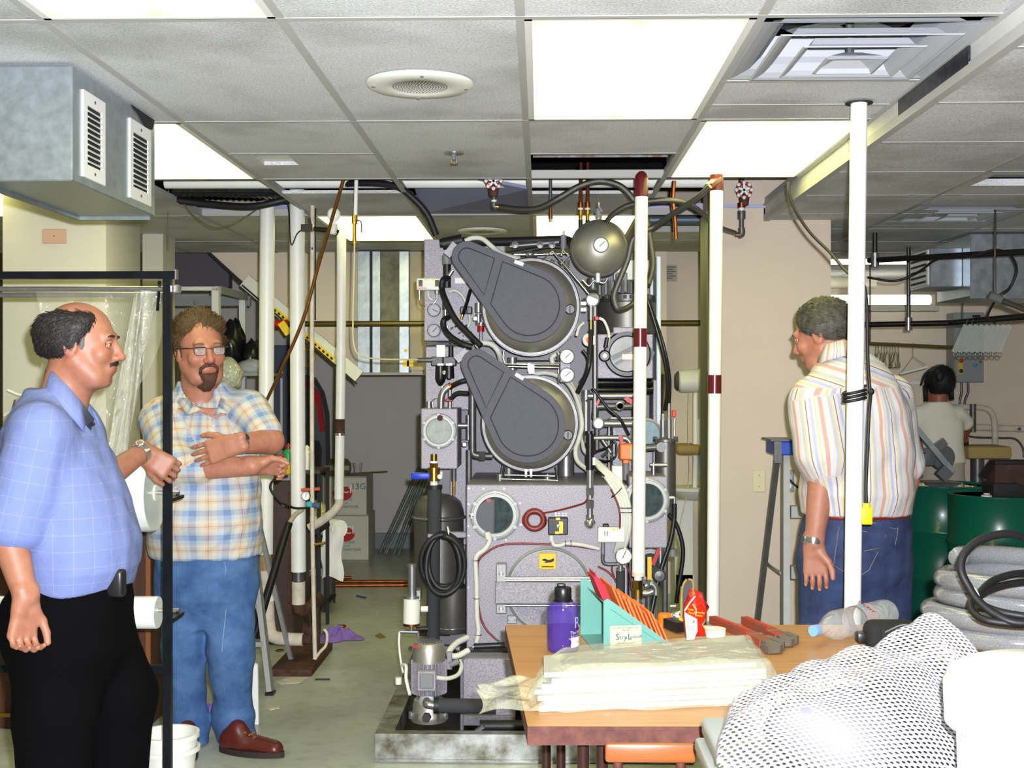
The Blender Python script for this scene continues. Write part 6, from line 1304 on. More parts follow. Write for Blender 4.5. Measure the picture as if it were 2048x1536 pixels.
MB().rb(bx_-w_-.006,bx_+w_+.006,by_-.097,by_+.097,SZ,SZ+.085,.01).build('base_panel', m_tb2, tb); MB().rb(bx_-w_*.9,bx_+w_*.9,by_-.055,by_+.055,SZ+.185,SZ+.215,.012).build('frame_top', m_tb2, tb); MB().tube(spline([(bx_-.06,by_-.07,SZ+.16),(bx_-.05,by_-.085,SZ+.10),(bx_,by_-.095,SZ+.08),(bx_+.05,by_-.085,SZ+.10),(bx_+.06,by_-.07,SZ+.16)],6),.007,8).build('handle', m_tb, tb, 60); MB().bar((bx_-w_*.86,by_,SZ+.20),(bx_-w_*1.25,by_-.03,SZ+.12),.012,.05).build('side_flap', m_tb2, tb, 0)
t = tag(MB().lathe([(.03,0),(.03,.012),(.026,.014)],(D2[0]-.11,D2[1]-.1,SZ),(0,0,1),20).lathe([(.018,0),(.018,.02)],(D2[0]-.09,D2[1]-.05,SZ+.0),(0,0,1),16).build('white_caps', m_white, None), 'small white caps lying on the nearer drum lid', 'tub')  # two small white caps on the drum lid
# duct on the right
d2 = thing('duct_box', (3.0,7.2,2.02), 'large grey galvanised duct under the lower ceiling with side register', 'duct')
MB().rb(2.42,4.8,6.92,7.5,2.02,LZ-.01,.005,1).build('body', m_galv, d2, 30); MB().bx(2.42,4.8,6.905,6.92,2.01,2.03).build('flange', m_galv, d2, 0); 
MB().rb(2.235,2.42,7.05,7.42,2.085,2.31,.004,1).build('register_box', m_galv, d2, 30); MB().bx(2.228,2.235,7.07,7.40,2.10,2.30).build('register_face', m_offw, d2, 0)
for k in range(6): z_=2.12+.165*k/5; MB().bx(2.222,2.229,7.10,7.37,z_-.006,z_+.006).build('slat', m_grip, d2, 0)
# strip lights
m_tubeE = emis_mat('fluorescent_tube',(255,255,236),5.0)
for i,(y0,y1,Y,l,hz) in enumerate(((509,529,8.5,'upper bare fluorescent strip behind the white pole',True),(590,610,9.6,'lower fluorescent strip with cream housing above the hanger rods',False))):
    p=at(1600,y1,Y); q=at(1846 if i==0 else 1862,y0,Y); t = thing('strip_light', ((p.x+q.x)/2,Y,p.z), l, 'strip light')
    MB().rb(1.62,q.x,Y-.03,Y+.03,p.z,q.z,.02,3).build('tube', m_tubeE, t)
    MB().bx(1.61,q.x+.05,Y-.05,Y+.06,(q.z if i==0 else p.z-.05),(q.z+.03 if i==0 else p.z-.002)).build('housing', m_beige2, t, 0)
    if i==0: 
        for xx in (1.9,2.3): MB().bx(xx-.01,xx+.01,Y-.01,Y+.01,q.z+.03,LZ).build('hanger', m_white, t, 0)
    else:
        for xx in (1.8,2.6): MB().bx(xx-.015,xx+.015,Y,10.2,p.z-.05,p.z-.02).build('wall_bracket', m_beige2, t, 0)
t = tag(MB().cyl((1.6,9.9,at(0,566,9.9).z),(2.7,9.9,at(0,566,9.9).z),.055,n=20).build('wrapped_pipe', m_beige2, None), 'thick cream wrapped pipe between the two strip lights', 'pipe')
# dark hanging rails
m_rail = pbr('dark_rail',(44,42,40),.3,.6)
def rail(nm, pts, r, label, drops, cat='rail'):
    t = thing(nm, pts[-1], label, cat); MB().tube([Vector(p) for p in pts], r, 12).build('rail', m_rail, t, 60)
    for (x,Y,z) in drops: MB().cyl((x,Y,z),(x,Y,LZ-.001),.013,n=10).build('drop_rod', m_rail, t); MB().cyl((x,Y,z-.04),(x,Y,z+.04),.024,n=12).build('clamp', m_steel, t)
    return t
a_,b_ = at(1738,521,7.0), at(2060,503,6.0); rail('overhead_rail',[a_,b_,Vector((4.84,b_.y,b_.z))],.016,'dark upper overhead rail running to the grey duct',[(at(1750,520,6.95).x,6.95,at(1750,520,6.95).z)])
a_,b_ = at(1640,651,7.9), at(1900,646,7.6); c_ = at(2060,632,6.6); rail('overhead_rail',[a_,b_,c_,Vector((4.84,c_.y,c_.z))],.018,'dark lower overhead rail wrapped with black cord',[(at(1817,648,7.7).x,7.7,at(1817,648,7.7).z)])
run('black_cable', pw_([(1735,555,6.9),(1790,562,6.9),(1835,545,6.85),(1870,520,6.6),(1905,510,6.45),(1940,512,6.3),(1990,500,6.2),(2020,510,6.15),(2033,540,6.1),(2020,575,6.1),(2000,590,6.1),(1985,610,6.2),(1975,635,6.5),(1990,645,6.6)]), .007, m_black, 'black cable draped along the upper overhead rail', 'cable', 8)
tl_ = thing('steam_gun', at(2020,605,6.0), 'chrome swivelling steam gun hanging beside the grey duct', 'steam gun'); 
cyp((1978,590),(2002,600),6.0,9,'swivel',m_chrome,tl_); cyp((2000,598),(2008,604),6.0,6,'nut',m_steel,tl_); MB().cyl(at(2006,602,6.0),at(2062,624,5.8),.014,n=12).build('arm', m_steeld, tl_); MB().cyl(at(1990,594,6.0),(at(1990,594,6.0).x,6.0,LZ),.006,n=8).build('hanging_rod', m_rail, tl_)
# hanger rod and hangers
hy = 8.8; a_,b_ = at(1735,687,hy), at(1932,696,hy)
hrod = thing('hanger_rod', at(1830,692,hy), 'slim brass-coloured rod with wire hangers behind the striped-shirt man', 'rod'); MB().cyl(a_,b_,.013,n=10).build('rod', pbr('aged_brass',(120,104,60),.4,.7), hrod)
for x in (1740,1925): c=at(x,690,hy); MB().cyl(c,(c.x,hy,LZ-.001),.005,n=8).build('support_rod', m_rail, hrod)
m_wire = pbr('hanger_wire',(130,118,50),.4,.6)
hm = None
for i in range(9):
    x = 1752+ i*5.6; c = at(x,689,hy); yaw = R(78+random.uniform(-8,8)); e = Vector((math.cos(yaw),math.sin(yaw),0)); w_=.19; 
    P_=[c+Vector((0,0,.016))+e*.0, c+e*.015+Vector((0,0,.010)), c+e*.012-Vector((0,0,.03)), c-Vector((0,0,.045))]
    tr_=[c-Vector((0,0,.05)), c+e*w_-Vector((0,0,.15)), c+e*w_*.96-Vector((0,0,.165)), c-e*w_*.96-Vector((0,0,.165)), c-e*w_-Vector((0,0,.15)), c-Vector((0,0,.05))]
    tag(MB().tube(P_+tr_,.0024,5).build('wire_hanger', m_wire, None, 60), 'thin wire hanger bunched edge-on with others on the brass-coloured rod', 'hanger', 'wire hangers on the rod')
c = at(1826,690,hy); w_=.10
h2 = thing('trouser_hanger', at(1826,748,hy), 'wire hanger with white cardboard tube, alone on the rod', 'hanger')
MB().tube([c+Vector((0,0,.016)),c+Vector((.012,0,.006)),c-Vector((0,0,.03)),c-Vector((0,0,.085)),at(1851,730,hy)],.002,5).tube([c-Vector((0,0,.085)),at(1802,746,hy)],.002,5).build('wire', m_wire, h2, 60); MB().cyl(at(1800,748,hy),at(1854,734,hy),.008,n=12).build('cardboard_tube', m_white, h2)
# plastic clip hangers
m_pl = pbr('clear_plastic',(200,206,200),.12,alpha=.35,coat=.5)
for i in range(9):
    c = at(1925+i*11, 660, 7.2); t_ = thing('clip_hanger', c-Vector((0,0,.11)), 'clear plastic clip hanger in the row hung under the lower dark rail', 'hanger', 'clear clip hangers under the rail')
    o = Vector((-.05,.0,-.13)); MB().bar(c+Vector((.02,0,.03)),c+o,.03,.006,(0,1,0)).build('body', m_pl, t_, 0); MB().torus(c+o+Vector((.01,0,-.015)),(0,1,0),.012,.003,14,6).build('clip', m_steel, t_, 180); MB().tube([c+Vector((.02,0,.03)),c+Vector((.03,0,.06))],.002,5).build('hook', m_steel, t_)
# electrical panel
EP = thing('electrical_panel', at(1935,765,10.1), 'grey electrical panel with red button and blue knob on the far right wall', 'panel')
p,q = at(1908,765,10.0), at(1968,625,10.0); MB().rb(p.x,q.x,10.0,10.195,p.z,q.z,.005,1).build('box', pbr('panel_grey',(128,134,134),.5), EP); MB().bx(p.x+.005,q.x-.005,9.992,10.0,p.z+.008,q.z-.008).build('door', pbr('panel_grey2',(136,142,142),.5), EP, 0)
for (x,y,r,m_) in ((1921,722,4,m_red),(1921,742,4,m_blackp),(1950,730,4,pbr('knob_blue',(60,130,180),.4)),(1960,724,2,m_copper)): discp(x,y,9.99,[(r,0),(r,4),(0,5)],'button',m_,EP,14)
bxp(1916,1926,716,749,9.987,.004,'yellow_plate',pbr('pale_yellow',(196,176,60),.5),EP,0); bxp(1945,1961,630,635,9.988,.003,'name_plate',m_ink,EP,0)
for (x0,x1) in ((1923,1920),(1936,1930)): pipe([(x0,765,10.15),(x0,785,10.15),(x1,800,10.15),(x1,815,10.15)],2.5,'conduit',m_steeld,parent=EP)
# steam pipes on the right wall
SP = thing('steam_pipes', at(1990,905,10.0), 'cream wrapped steam pipes bending down behind the tool bag', 'pipe')
pipe([(1905,814,10.0),(1960,815,10.0),(1980,822,10.0),(1988,840,10.0),(1990,870,10.0),(1990,912,10.0)],6,'bent_pipe',m_creamw,parent=SP); pipe([(1925,853,10.05),(1990,856,10.05),(2070,858,10.05)],7,'lower_pipe',m_creamw,parent=SP); cyp((1946,808),(1946,864),9.95,6,'valve',m_steeld,SP); pipe([(1932,866,10.1),(1945,874,10.1),(2000,876,10.1),(2030,878,10.1),(2045,895,10.1),(2048,915,10.1)],2.2,'conduit',m_steeld,parent=SP)
[MB().cyl(at(x,y,10.0),(at(x,y,10.0).x,10.199,at(x,y,10.0).z),.012,n=8).build('wall_bracket', m_steeld, SP) for x,y in ((1930,814),(1990,895),(2040,858))]
PB = thing('press_table', (at(1955,900,9.4).x,9.4,0), 'tan padded press board beside the woman in white', 'press'); MB().rb(at(1918,890,9.4).x,at(2005,890,9.4).x,9.2,9.55,at(0,912,9.4).z,at(0,888,9.4).z,.02).build('board', pbr('tan_pad',(170,146,90),.8), PB); MB().cyl((at(1955,900,9.4).x,9.4,0),(at(1955,900,9.4).x,9.4,at(0,910,9.4).z),.05,n=16).build('pedestal', m_steeld, PB); MB().bx(at(1920,880,9.3).x,at(1933,880,9.3).x,9.25,9.35,at(0,888,9.3).z,at(0,874,9.3).z).build('control', m_blackp, PB, 0)
SC = thing('white_screen', (at(1800,800,9.9).x,9.9,0), 'low white partition panel behind the woman', 'panel'); MB().bx(at(1740,765,9.9).x,at(1852,765,9.9).x,9.88,9.92,.012,at(0,768,9.9).z).build('panel', m_beige, SC, 0); MB().bx(at(1738,765,9.9).x,at(1854,765,9.9).x,9.87,9.93,at(0,768,9.9).z,at(0,763,9.9).z).build('cap_rail', m_white, SC, 0); MB().bx(at(1740,765,9.9).x,at(1740,765,9.9).x+.04,9.8,10.0,0,.012).bx(at(1852,765,9.9).x-.04,at(1852,765,9.9).x,9.8,10.0,0,.012).build('feet', m_white, SC, 0)
# spotting table beyond the pier
ST = thing('spotting_table', (at(1385,1090,8.3).x,8.3,0), 'white spotting table with lamp head partly hidden by the pier', 'spotting table')
MB().lathe([(.05,-.07),(.075,-.05),(.08,.1),(.07,.16)],at(1375,762,8.3),(1,0,.05),24).build('lamp_head', m_offw, ST); MB().lathe([(.07,0),(.05,.02),(0,.025)],at(1362,762,8.3)+Vector((-.02,0,0)),(-1,0,0),20).build('lamp_rim', m_steeld, ST); bxp(1372,1380,742,752,8.3,.03,'knob',m_steeld,ST)
cyp((1391,785),(1390,985),8.3,5,'post',m_white,ST); MB().rb(at(1352,905,8.2).x,at(1405,905,8.2).x,8.15,8.45,at(0,908,8.2).z,at(0,888,8.2).z,.03,3).build('board', pbr('tan_edge',(150,126,76),.7), ST); MB().lathe([(.02,0),(.10,.01),(.17,.07),(.175,.09)],at(1385,1000,8.35),(0,0,1),28).build('bowl', m_white, ST); bxp(1350,1388,1000,1175,8.5,.3,'cabinet',m_white,ST,b=.008)
MB().bx(at(1350,1100,8.5).x,at(1388,1100,8.5).x,8.5,8.8,0,.2).build('plinth', m_white, ST, 0); slabp([(1395,840),(1412,835),(1412,960),(1398,950)],8.25,.05,'checked_towel',pbr('white_towel',(214,220,226),.9),ST); pipe([(1378,780,8.3),(1376,860,8.25),(1378,960,8.25),(1362,1040,8.25),(1355,1070,8.25)],1,'thin_hose',m_creamw,parent=ST)
# ================================================================ TABLE AND FOREGROUND
TZ = 0.77
tb_ = thing('work_table', (.75,3.3,0), 'wood-grain laminate work table with worn brown edge', 'table')
c1, c2 = gz(1010,1250,TZ), gz(1055,1452,TZ); RXT = 1.85
top = [(c1.x,c1.y,TZ-.043),(c2.x,c2.y,TZ-.043),(RXT,c2.y+.03,TZ-.043),(RXT,c1.y+.05,TZ-.043)]
m_lam = wood_mat('laminate_top',(164,116,66),(184,134,80),'X',2.5,.35,20)
m_edge = pbr('worn_edge',(66,26,20),.6,var=.5,vs=24,col2=(96,52,40))
MB().prism(top,(0,0,.0425)).build('edge_band', m_edge, tb_, 0)
ins = .0005; MB().prism([(p_[0],p_[1],TZ-.0004) for p_ in top],(0,0,.0006)).build('top', m_lam, tb_, 0)
for (x,y) in ((c2.x+.13,c2.y+.16),(c1.x+.13,c1.y-.14),(RXT-.15,c2.y+.16),(RXT-.15,c1.y-.14)): MB().cyl((x,y,0),(x,y,TZ-.043),.014,n=12).cyl((x+.045,y,0),(x+.045,y,TZ-.043),.014,n=12).build('leg', pbr('brown_tube',(70,44,40),.35,.5), tb_)
MB().bx(c2.x+.1,RXT-.1,c2.y+.12,c1.y-.1,TZ-.075,TZ-.044).build('apron', m_edge, tb_, 0)
def tz(px,py): return gz(px,py,TZ)
# purple bottle
bc = tz(1126,1302); bc.z = TZ; u=U(bc.y)
PBt = thing('water_bottle', bc, 'purple translucent water bottle with black cap on the table', 'bottle')
m_pbt = pbr('purple_clear',(78,54,150),.08,alpha=.5,coat=.5); h=(1308-1172)*u; r=32.5*u
MB().lathe([(r*.86,0),(r*.97,.006),(r,.014),(r,h*.63),(r*.94,h*.68),(r*.62,h*.735),(r*.56,h*.745)],bc,(0,0,1),36).build('body', m_pbt, PBt)
MB().lathe([(r*.9,.004),(r*.95,.014),(r*.95,h*.37),(0,h*.37)],bc,(0,0,1),32).build('water', pbr('purple_water',(60,44,110),.1,alpha=.6), PBt)
MB().lathe([(r*.62,h*.735),(r*.62,h*.75),(r*.5,h*.755)],bc,(0,0,1),32).build('collar', m_blackp, PBt); MB().lathe([(r*.52,h*.755),(r*.53,h*.76),(r*.53,h*.92),(r*.48,h*.94),(0,h*.945)],bc,(0,0,1),28).build('cap', m_blackp, PBt); MB().rb(bc.x-.018,bc.x+.008,bc.y-.008,bc.y+.008,bc.z+h*.94,bc.z+h*.995,.004).build('spout', m_blackp, PBt)
def wrapt(nm, body, size, zc, ang, mat):
    o = text(nm, body, size, (0,0,0), (1,0,0), (0,1,0), mat, None, .0001)
    me = o.data
    for v in me.vertices:
        a = ang + (v.co.x+o.location.x)/r; zz = (v.co.y+o.location.y)+zc; rr = r+.0006+(v.co.z if False else 0)
        v.co = Vector((bc.x+math.sin(a)*rr, bc.y-math.cos(a)*rr, bc.z+zz))
    o.location = (0,0,0); o.parent = PBt; o.location = -WL[PBt.name]; WL[o.name] = Vector((0,0,0)); return o
wrapt('lettering','The RIM',.013,h*.305,R(52),m_paper); wrapt('lettering','R E S O R T',.008,h*.255,R(52),m_paper); wrapt('lettering','RANCH  HOUSE',.007,h*.22,R(52),m_paper); wrapt('lettering','NEW MEXICO',.006,h*.19,R(52),m_paper); wrapt('lettering','R',.045,h*.44,R(58),pbr('pale_blue_print',(200,210,250),.4))
lab = MB().grid(lambda a,b: (bc.x+math.sin(R(28+50*a))*(r+.0005), bc.y-math.cos(R(28+50*a))*(r+.0005), bc.z+.018+.028*b),12,3).build('white_label', m_paper, PBt, 180)
wrapt('label_print','Proced',.012,.033,R(48),m_ink)
# teal ticket rack
n0, f0 = tz(1207,1325), tz(1157,1266); 
RK = thing('ticket_rack', ((n0.x+f0.x)/2+.1,(n0.y+f0.y)/2,TZ), 'teal metal ticket rack with sloped sides on the table', 'rack')
m_teal = pbr('teal_enamel',(96,150,140),.35,var=.06,vs=5); hh=.175; ln=.235
dv = (Vector((f0.x,f0.y,0))-Vector((n0.x,n0.y,0))); wv = dv.length; dn = dv.normalized(); dl = Vector((dn.y,-dn.x,0))
if dl.x < 0: dl = -dl
N0 = Vector((n0.x,n0.y,TZ)); F0 = N0 + dn*min(wv,.36)
for nm_,B_ in (('side_plate',N0),('side_plate',F0)):
    pts=[B_,B_+dl*ln,B_+dl*ln+Vector((0,0,.012)),B_+dl*.03+Vector((0,0,hh-.012)),B_+dl*.012+Vector((0,0,hh)),B_+Vector((0,0,hh-.006))]
    MB().prism(pts,dn*.003).build(nm_, m_teal, RK, 30)
W = (F0-N0)
MB().prism([N0+Vector((0,0,.001)),N0+W+Vector((0,0,.001)),N0+W+dl*ln+Vector((0,0,.001)),N0+dl*ln+Vector((0,0,.001))],(0,0,.002)).build('base_plate', m_teal, RK, 0)
MB().prism([N0+dl*.02+Vector((0,0,hh-.03)),N0+W+dl*.02+Vector((0,0,hh-.03)),N0+W+dl*(ln-.01)+Vector((0,0,.004)),N0+dl*(ln-.01)+Vector((0,0,.004))],(0,0,.002)).build('sloped_tray', pbr('teal_shade',(128,150,138),.4), RK, 0)
cd_ = MB(); cc0 = N0 + dl*.018 + Vector((0,0,.038)) - dn*.0012
cdd = MB().prism([cc0, cc0+dl*.088, cc0+dl*.088+Vector((0,0,.062)), cc0+Vector((0,0,.062))], dn*.001).build('maker_card', pbr('card_cream',(178,177,152),.8,spec=.1), RK, 0)
def cardt(b,s,x,z,m_): text('card_print',b,s,cc0+dl*x+Vector((0,0,z))-dn*.0012,dl,(0,0,1),m_,RK,.0002)
m_tl = pbr('teal_ink',(0,74,84),.8,spec=.1); m_gi = pbr('grey_ink',(58,64,60),.8,spec=.1)
cardt('ACCEPT NO SUBSTITUTES',.006,.044,.056,m_gi); cardt('SPECIFY',.006,.044,.049,m_gi); cardt('S',.024,.021,.031,m_tl); cardt('try',.018,.036,.030,m_tl); cardt('&',.008,.046,.028,m_tl); cardt('L',.024,.055,.031,m_tl); cardt('enkoff',.013,.072,.031,m_tl); cardt('AND GET THE BEST',.006,.044,.014,m_gi); cardt('LOUISVILLE, KENTUCKY U.S.A.',.004,.044,.007,m_gi)
m_or = pbr('orange_ticket',(246,110,48),.7,var=.08,vs=30); m_rd = pbr('crimson_ticket',(182,36,56),.7)
rnd = random.Random(4)
for i in range(34):
    red = i < 7; t_ = (i+.5)/34; s_ = .035 + t_*.165
    base = N0 + dl*s_ + Vector((0,0,max(.006,(hh-.03)*(1-(s_-.02)/(ln-.03))+.005)))
    y_ = .03 + rnd.uniform(0,.02) + (.16 if red else 0.02*(i%3)); L_ = .10 if red else .16+rnd.uniform(-.02,.02); hgt = .082+rnd.uniform(-.012,.014)
    lean = Vector((-.42,0,1)).normalized(); ld = (dl*lean.x+Vector((0,0,lean.z)))
    mb = MB().ob(base+dn*(y_+L_/2)+ld*hgt/2,(ld.cross(dn),dn,ld),(.0021 if not red else .0016,L_/2,hgt/2))
    if red: tag(mb.build('ticket_bundle', m_rd, None, 0), 'crimson ticket standing at the tall end of the teal rack', 'ticket', 'crimson tickets in the teal rack')
    else: tag(mb.build('ticket_bundle', m_or, None, 0), 'orange ticket bundle leaning in the teal rack', 'ticket', 'orange tickets in the teal rack')
t=thing('pencil', N0+dl*.16+dn*.20+Vector((0,0,.05)), 'yellow pencil with pink eraser among the orange tickets', 'pencil'); a_=at(1291,1226,3.55); b_=at(1284,1210,3.55); MB().cyl(at(1300,1250,3.55),a_,.0035,n=6).build('shaft', m_yellow, t); MB().cyl(a_,a_.lerp(b_,.4),.004,n=10).build('ferrule', m_brass, t); MB().cyl(a_.lerp(b_,.4),b_,.004,n=10).build('eraser', pbr('eraser_pink',(230,130,140),.7), t)
# red snack bag
sb0 = tz(1392,1278); sg = thing('snack_bag', (sb0.x,sb0.y,TZ), 'crumpled red and white snack bag standing behind the plastic pack', 'snack bag')
out = [(1372,1280),(1367,1250),(1366,1225),(1370,1205),(1377,1190),(1380,1176),(1392,1180),(1406,1186),(1408,1198),(1419,1214),(1413,1226),(1412,1240),(1405,1252),(1413,1262),(1413,1273),(1395,1280)]
cen = (1391,1232); Yb = sb0.y
mb=MB(); F_=[at(x,y,Yb) for x,y in out]; nF=len(F_)
for lay,(k,dy) in enumerate(((1,0),(.7,-.03),(.35,-.042))): mb.v += [tuple(at(cen[0]+(x-cen[0])*k,cen[1]+(y-cen[1])*k,Yb)+Vector((0,dy+.008*math.sin(i*2.1+lay),0))) for i,(x,y) in enumerate(out)]
for lay,(k,dy) in enumerate(((.7,.03),(.35,.042))): mb.v += [tuple(at(cen[0]+(x-cen[0])*k,cen[1]+(y-cen[1])*k,Yb)+Vector((0,dy,0))) for i,(x,y) in enumerate(out)]
for a_,b_ in ((0,1),(1,2),(3,0),(4,3)):
    for i in range(nF): mb.f.append((a_*nF+i,a_*nF+(i+1)%nF,b_*nF+(i+1)%nF,b_*nF+i))
mb.f.append(tuple(2*nF+i for i in range(nF))); mb.f.append(tuple(4*nF+i for i in range(nF-1,-1,-1)))
mb.build('pouch', pbr('glossy_red',(226,34,14),.22,bump=.4,bs=60,coat=.5), sg, 180)
slabp([(1369,1224),(1378,1230),(1394,1238),(1395,1262),(1388,1279),(1374,1280),(1371,1250)],Yb-.047,.004,'white_panel',pbr('bag_white',(236,234,238),.4),sg)
lp=MB()
for k in range(8): p_=at(1374,1240+4.2*k,Yb-.0475); lp.bx(p_.x,p_.x+.022,p_.y-.0005,p_.y,p_.z,p_.z+.0012)
lp.build('print_lines', m_gi, sg, 0)
MB().tube(pw_([(1369,1222,Yb-.04),(1380,1205,Yb-.045),(1390,1193,Yb-.03)]),.0022,6).build('white_stripe', m_white, sg, 60)
m_ye=pbr('yellow_print',(250,190,20),.5)
for (b,x,y) in (('Tasty',1381,1219),('Fiery',1383,1226),('Crunchy',1399,1225),('Twists',1397,1231)): text('bag_lettering',b,.009,at(x,y,Yb-.049),(1,0,-.1),(.1,0,1),m_ye,sg,.0003)
slabp([(1384,1209),(1387,1207),(1392,1217),(1391,1220),(1387,1214)],Yb-.049,.003,'green_sprig',pbr('sprig_green',(60,150,30),.5),sg)
# strap tool behind bag
t=thing('leather_strap', tz(1372,1262), 'curved dark strap with tan stitched edges standing behind the snack bag', 'strap'); Ys=3.82
slabp([(1364,1264),(1364,1200),(1367,1172),(1374,1160),(1382,1160),(1388,1170),(1386,1200),(1380,1264)],Ys,.025,'strap',pbr('dark_leather',(64,60,70),.7),t)
for pts in ([(1363,1262),(1363,1200),(1366,1172),(1373,1159)],[(1377,1159),(1384,1161),(1387,1172),(1385,1185)]): MB().tube(spline(pw_([(x,y,Ys-.004) for x,y in pts]),4),.004,6).build('edge_binding', pbr('tan_binding',(150,130,60),.7), t, 60)
t=thing('pliers', tz(1350,1262), 'black and chrome pliers lying beside the snack bag', 'pliers'); MB().bar(tz(1335,1258)+Vector((0,0,.02)),tz(1362,1268)+Vector((0,0,.02)),.03,.03).build('grips', m_blackp, t, 0); MB().ell(tz(1357,1252)+Vector((0,0,.03)),(.03,.02,.018),14,8).build('chrome_head', m_chrome, t); MB().bar(tz(1362,1262)+Vector((0,0,.02)),tz(1366,1256)+Vector((0,0,.03)),.02,.01).build('yellow_tab', m_yellow, t, 0)
c=tz(1330,1252); tag(MB().lathe([(.022,0),(.022,.035),(.018,.04),(0,.04)],(c.x,c.y,TZ),(0,0,1),20).build('orange_lid', m_orange, None), 'small orange cap standing behind the orange tickets', 'cap')
c=tz(1424,1270); tag(MB().ring((c.x,c.y,TZ),(0,0,1),.012,.042,.02,32).build('tape_roll', m_white, None), 'white roll of tape lying beside the red snack bag', 'tape')
# pipe wrenches
m_wr=pbr('wrench_red',(168,58,36),.5,.2,var=.5,vs=30,col2=(110,84,70)); m_ws=pbr('wrench_steel',(132,126,118),.4,.6,var=.3,vs=25)
def wrench(a,b,flip,label,z):
    A=tz(*a); B=tz(*b); A.z=B.z=TZ+z; d=(B-A).normalized(); s=Vector((-d.y,d.x,0))*flip; L=(B-A).length
    t=thing('pipe_wrench',(A+B)/2-Vector((0,0,z)),label,'wrench','pipe wrenches')
    o=[A-s*.012,A+s*.012,A+d*L*.55+s*.016,A+d*L*.62+s*.03,A+d*L*.80+s*.03,A+d*L*.80-s*.004,A+d*L*.55-s*.016]
    MB().prism([p_-Vector((0,0,.012)) for p_ in o],(0,0,.024)).build('handle', m_wr, t, 20); MB().prism([p_+Vector((0,0,.0125)) for p_ in (A+d*.01-s*.004,A+d*.01+s*.004,A+d*L*.52+s*.007,A+d*L*.52-s*.007)],(0,0,.002)).build('handle_recess', pbr('wrench_red2',(190,50,28),.5), t, 0)
    k=[A+d*L*.60-s*.004,A+d*L*.97-s*.004,A+d*L*1.0+s*.012,A+d*L*1.0+s*.05,A+d*L*.93+s*.056,A+d*L*.92+s*.034,A+d*L*.86+s*.028,A+d*L*.60+s*.012]
    MB().prism([p_-Vector((0,0,.010)) for p_ in k],(0,0,.020)).build('hook_jaw', m_ws, t, 20)
    MB().prism([p_-Vector((0,0,.011)) for p_ in (A+d*L*.70-s*.03,A+d*L*.88-s*.034,A+d*L*.92-s*.02,A+d*L*.86-s*.006,A+d*L*.68-s*.006)],(0,0,.022)).build('heel_jaw', m_ws, t, 20)
    MB().cyl(A+d*L*.63-s*.02,A+d*L*.63+s*.026,.013,n=14).build('knurled_nut', m_ws, t)
    return t
wrench((1425,1248),(1568,1308),-1,'red pipe wrench nearer the snack bag with long handle',.014); wrench((1489,1249),(1590,1295),-1,'red pipe wrench nearer the clear bottle',.014)
# clear bottle lying
cp=tz(1632,1290); bs_=tz(1785,1262); A=Vector((cp.x,cp.y,TZ+.043)); B=Vector((bs_.x,bs_.y+.05,TZ+.047)); d=(B-A).normalized(); L=(B-A).length
CBt=thing('plastic_bottle',(A+B)/2-Vector((0,0,.045)),'clear plastic water bottle with blue cap lying on the table','bottle')
m_pet=film_mat('pet_clear',(226,230,226),.24,.06,30,.35)
rb=.045; pr=[(.014,.0),(.016,.02),(.024,.045),(.038,.075),(rb,.10)]
for k in range(8): pr += [(rb,.11+.017*k),(rb*.94,.1185+.017*k)]
pr += [(rb,.25),(rb,L-.02),(rb*.9,L-.004),(0,L)]
MB().lathe(pr,A,d,32).build('body', m_pet, CBt, 60); MB().lathe([(.016,-.016),(.0165,-.014),(.0165,.006),(.015,.008)],A,d,24).build('blue_cap', pbr('cap_blue',(120,160,226),.35), CBt)
x_,y_,_=frame(d); 
MB().lathe([(rb+.0006,.20),(rb+.0006,.262)],A,d,32,caps=False).build('label', pbr('label_pink',(170,152,152),.6), CBt)
lx=d; nrm=Vector((0,-.55,.83)); nrm=(nrm-d*nrm.dot(d)).normalized(); yv=nrm.cross(lx)
text('label_print','VICHY',.022,A+d*.232+nrm*(rb+.0015),yv*-1,lx,pbr('label_red',(130,10,26),.5),CBt,.0003)
MB().ob(A+d*.216+nrm*(rb+.001),(d,yv,nrm),(.004,.012,.0004)).build('blue_mark', pbr('label_blue',(70,160,220),.5), CBt, 0)
# black pouch
pc=tz(1775,1300); pou=thing('camera_pouch',(pc.x,pc.y,TZ),'black fabric camera pouch lying in front of the clear bottle','pouch'); m_fab=pbr('black_fabric',(26,26,28),.85,bump=.4,bs=500)
MB().rb(pc.x-.065,pc.x+.085,pc.y-.04,pc.y+.045,TZ,TZ+.085,.028,4).build('body', m_fab, pou); MB().rb(pc.x-.03,pc.x+.088,pc.y-.046,pc.y-.036,TZ+.01,TZ+.07,.004).build('front_pocket', m_fab, pou); MB().rb(pc.x-.09,pc.x-.055,pc.y-.02,pc.y+.02,TZ+.02,TZ+.052,.006).build('buckle', m_blackp, pou); MB().tube(spline([(pc.x-.02,pc.y-.045,TZ+.06),(pc.x+.03,pc.y-.048,TZ+.082),(pc.x+.08,pc.y-.04,TZ+.07)],5),.002,6).build('zip', m_gsk, pou, 60)
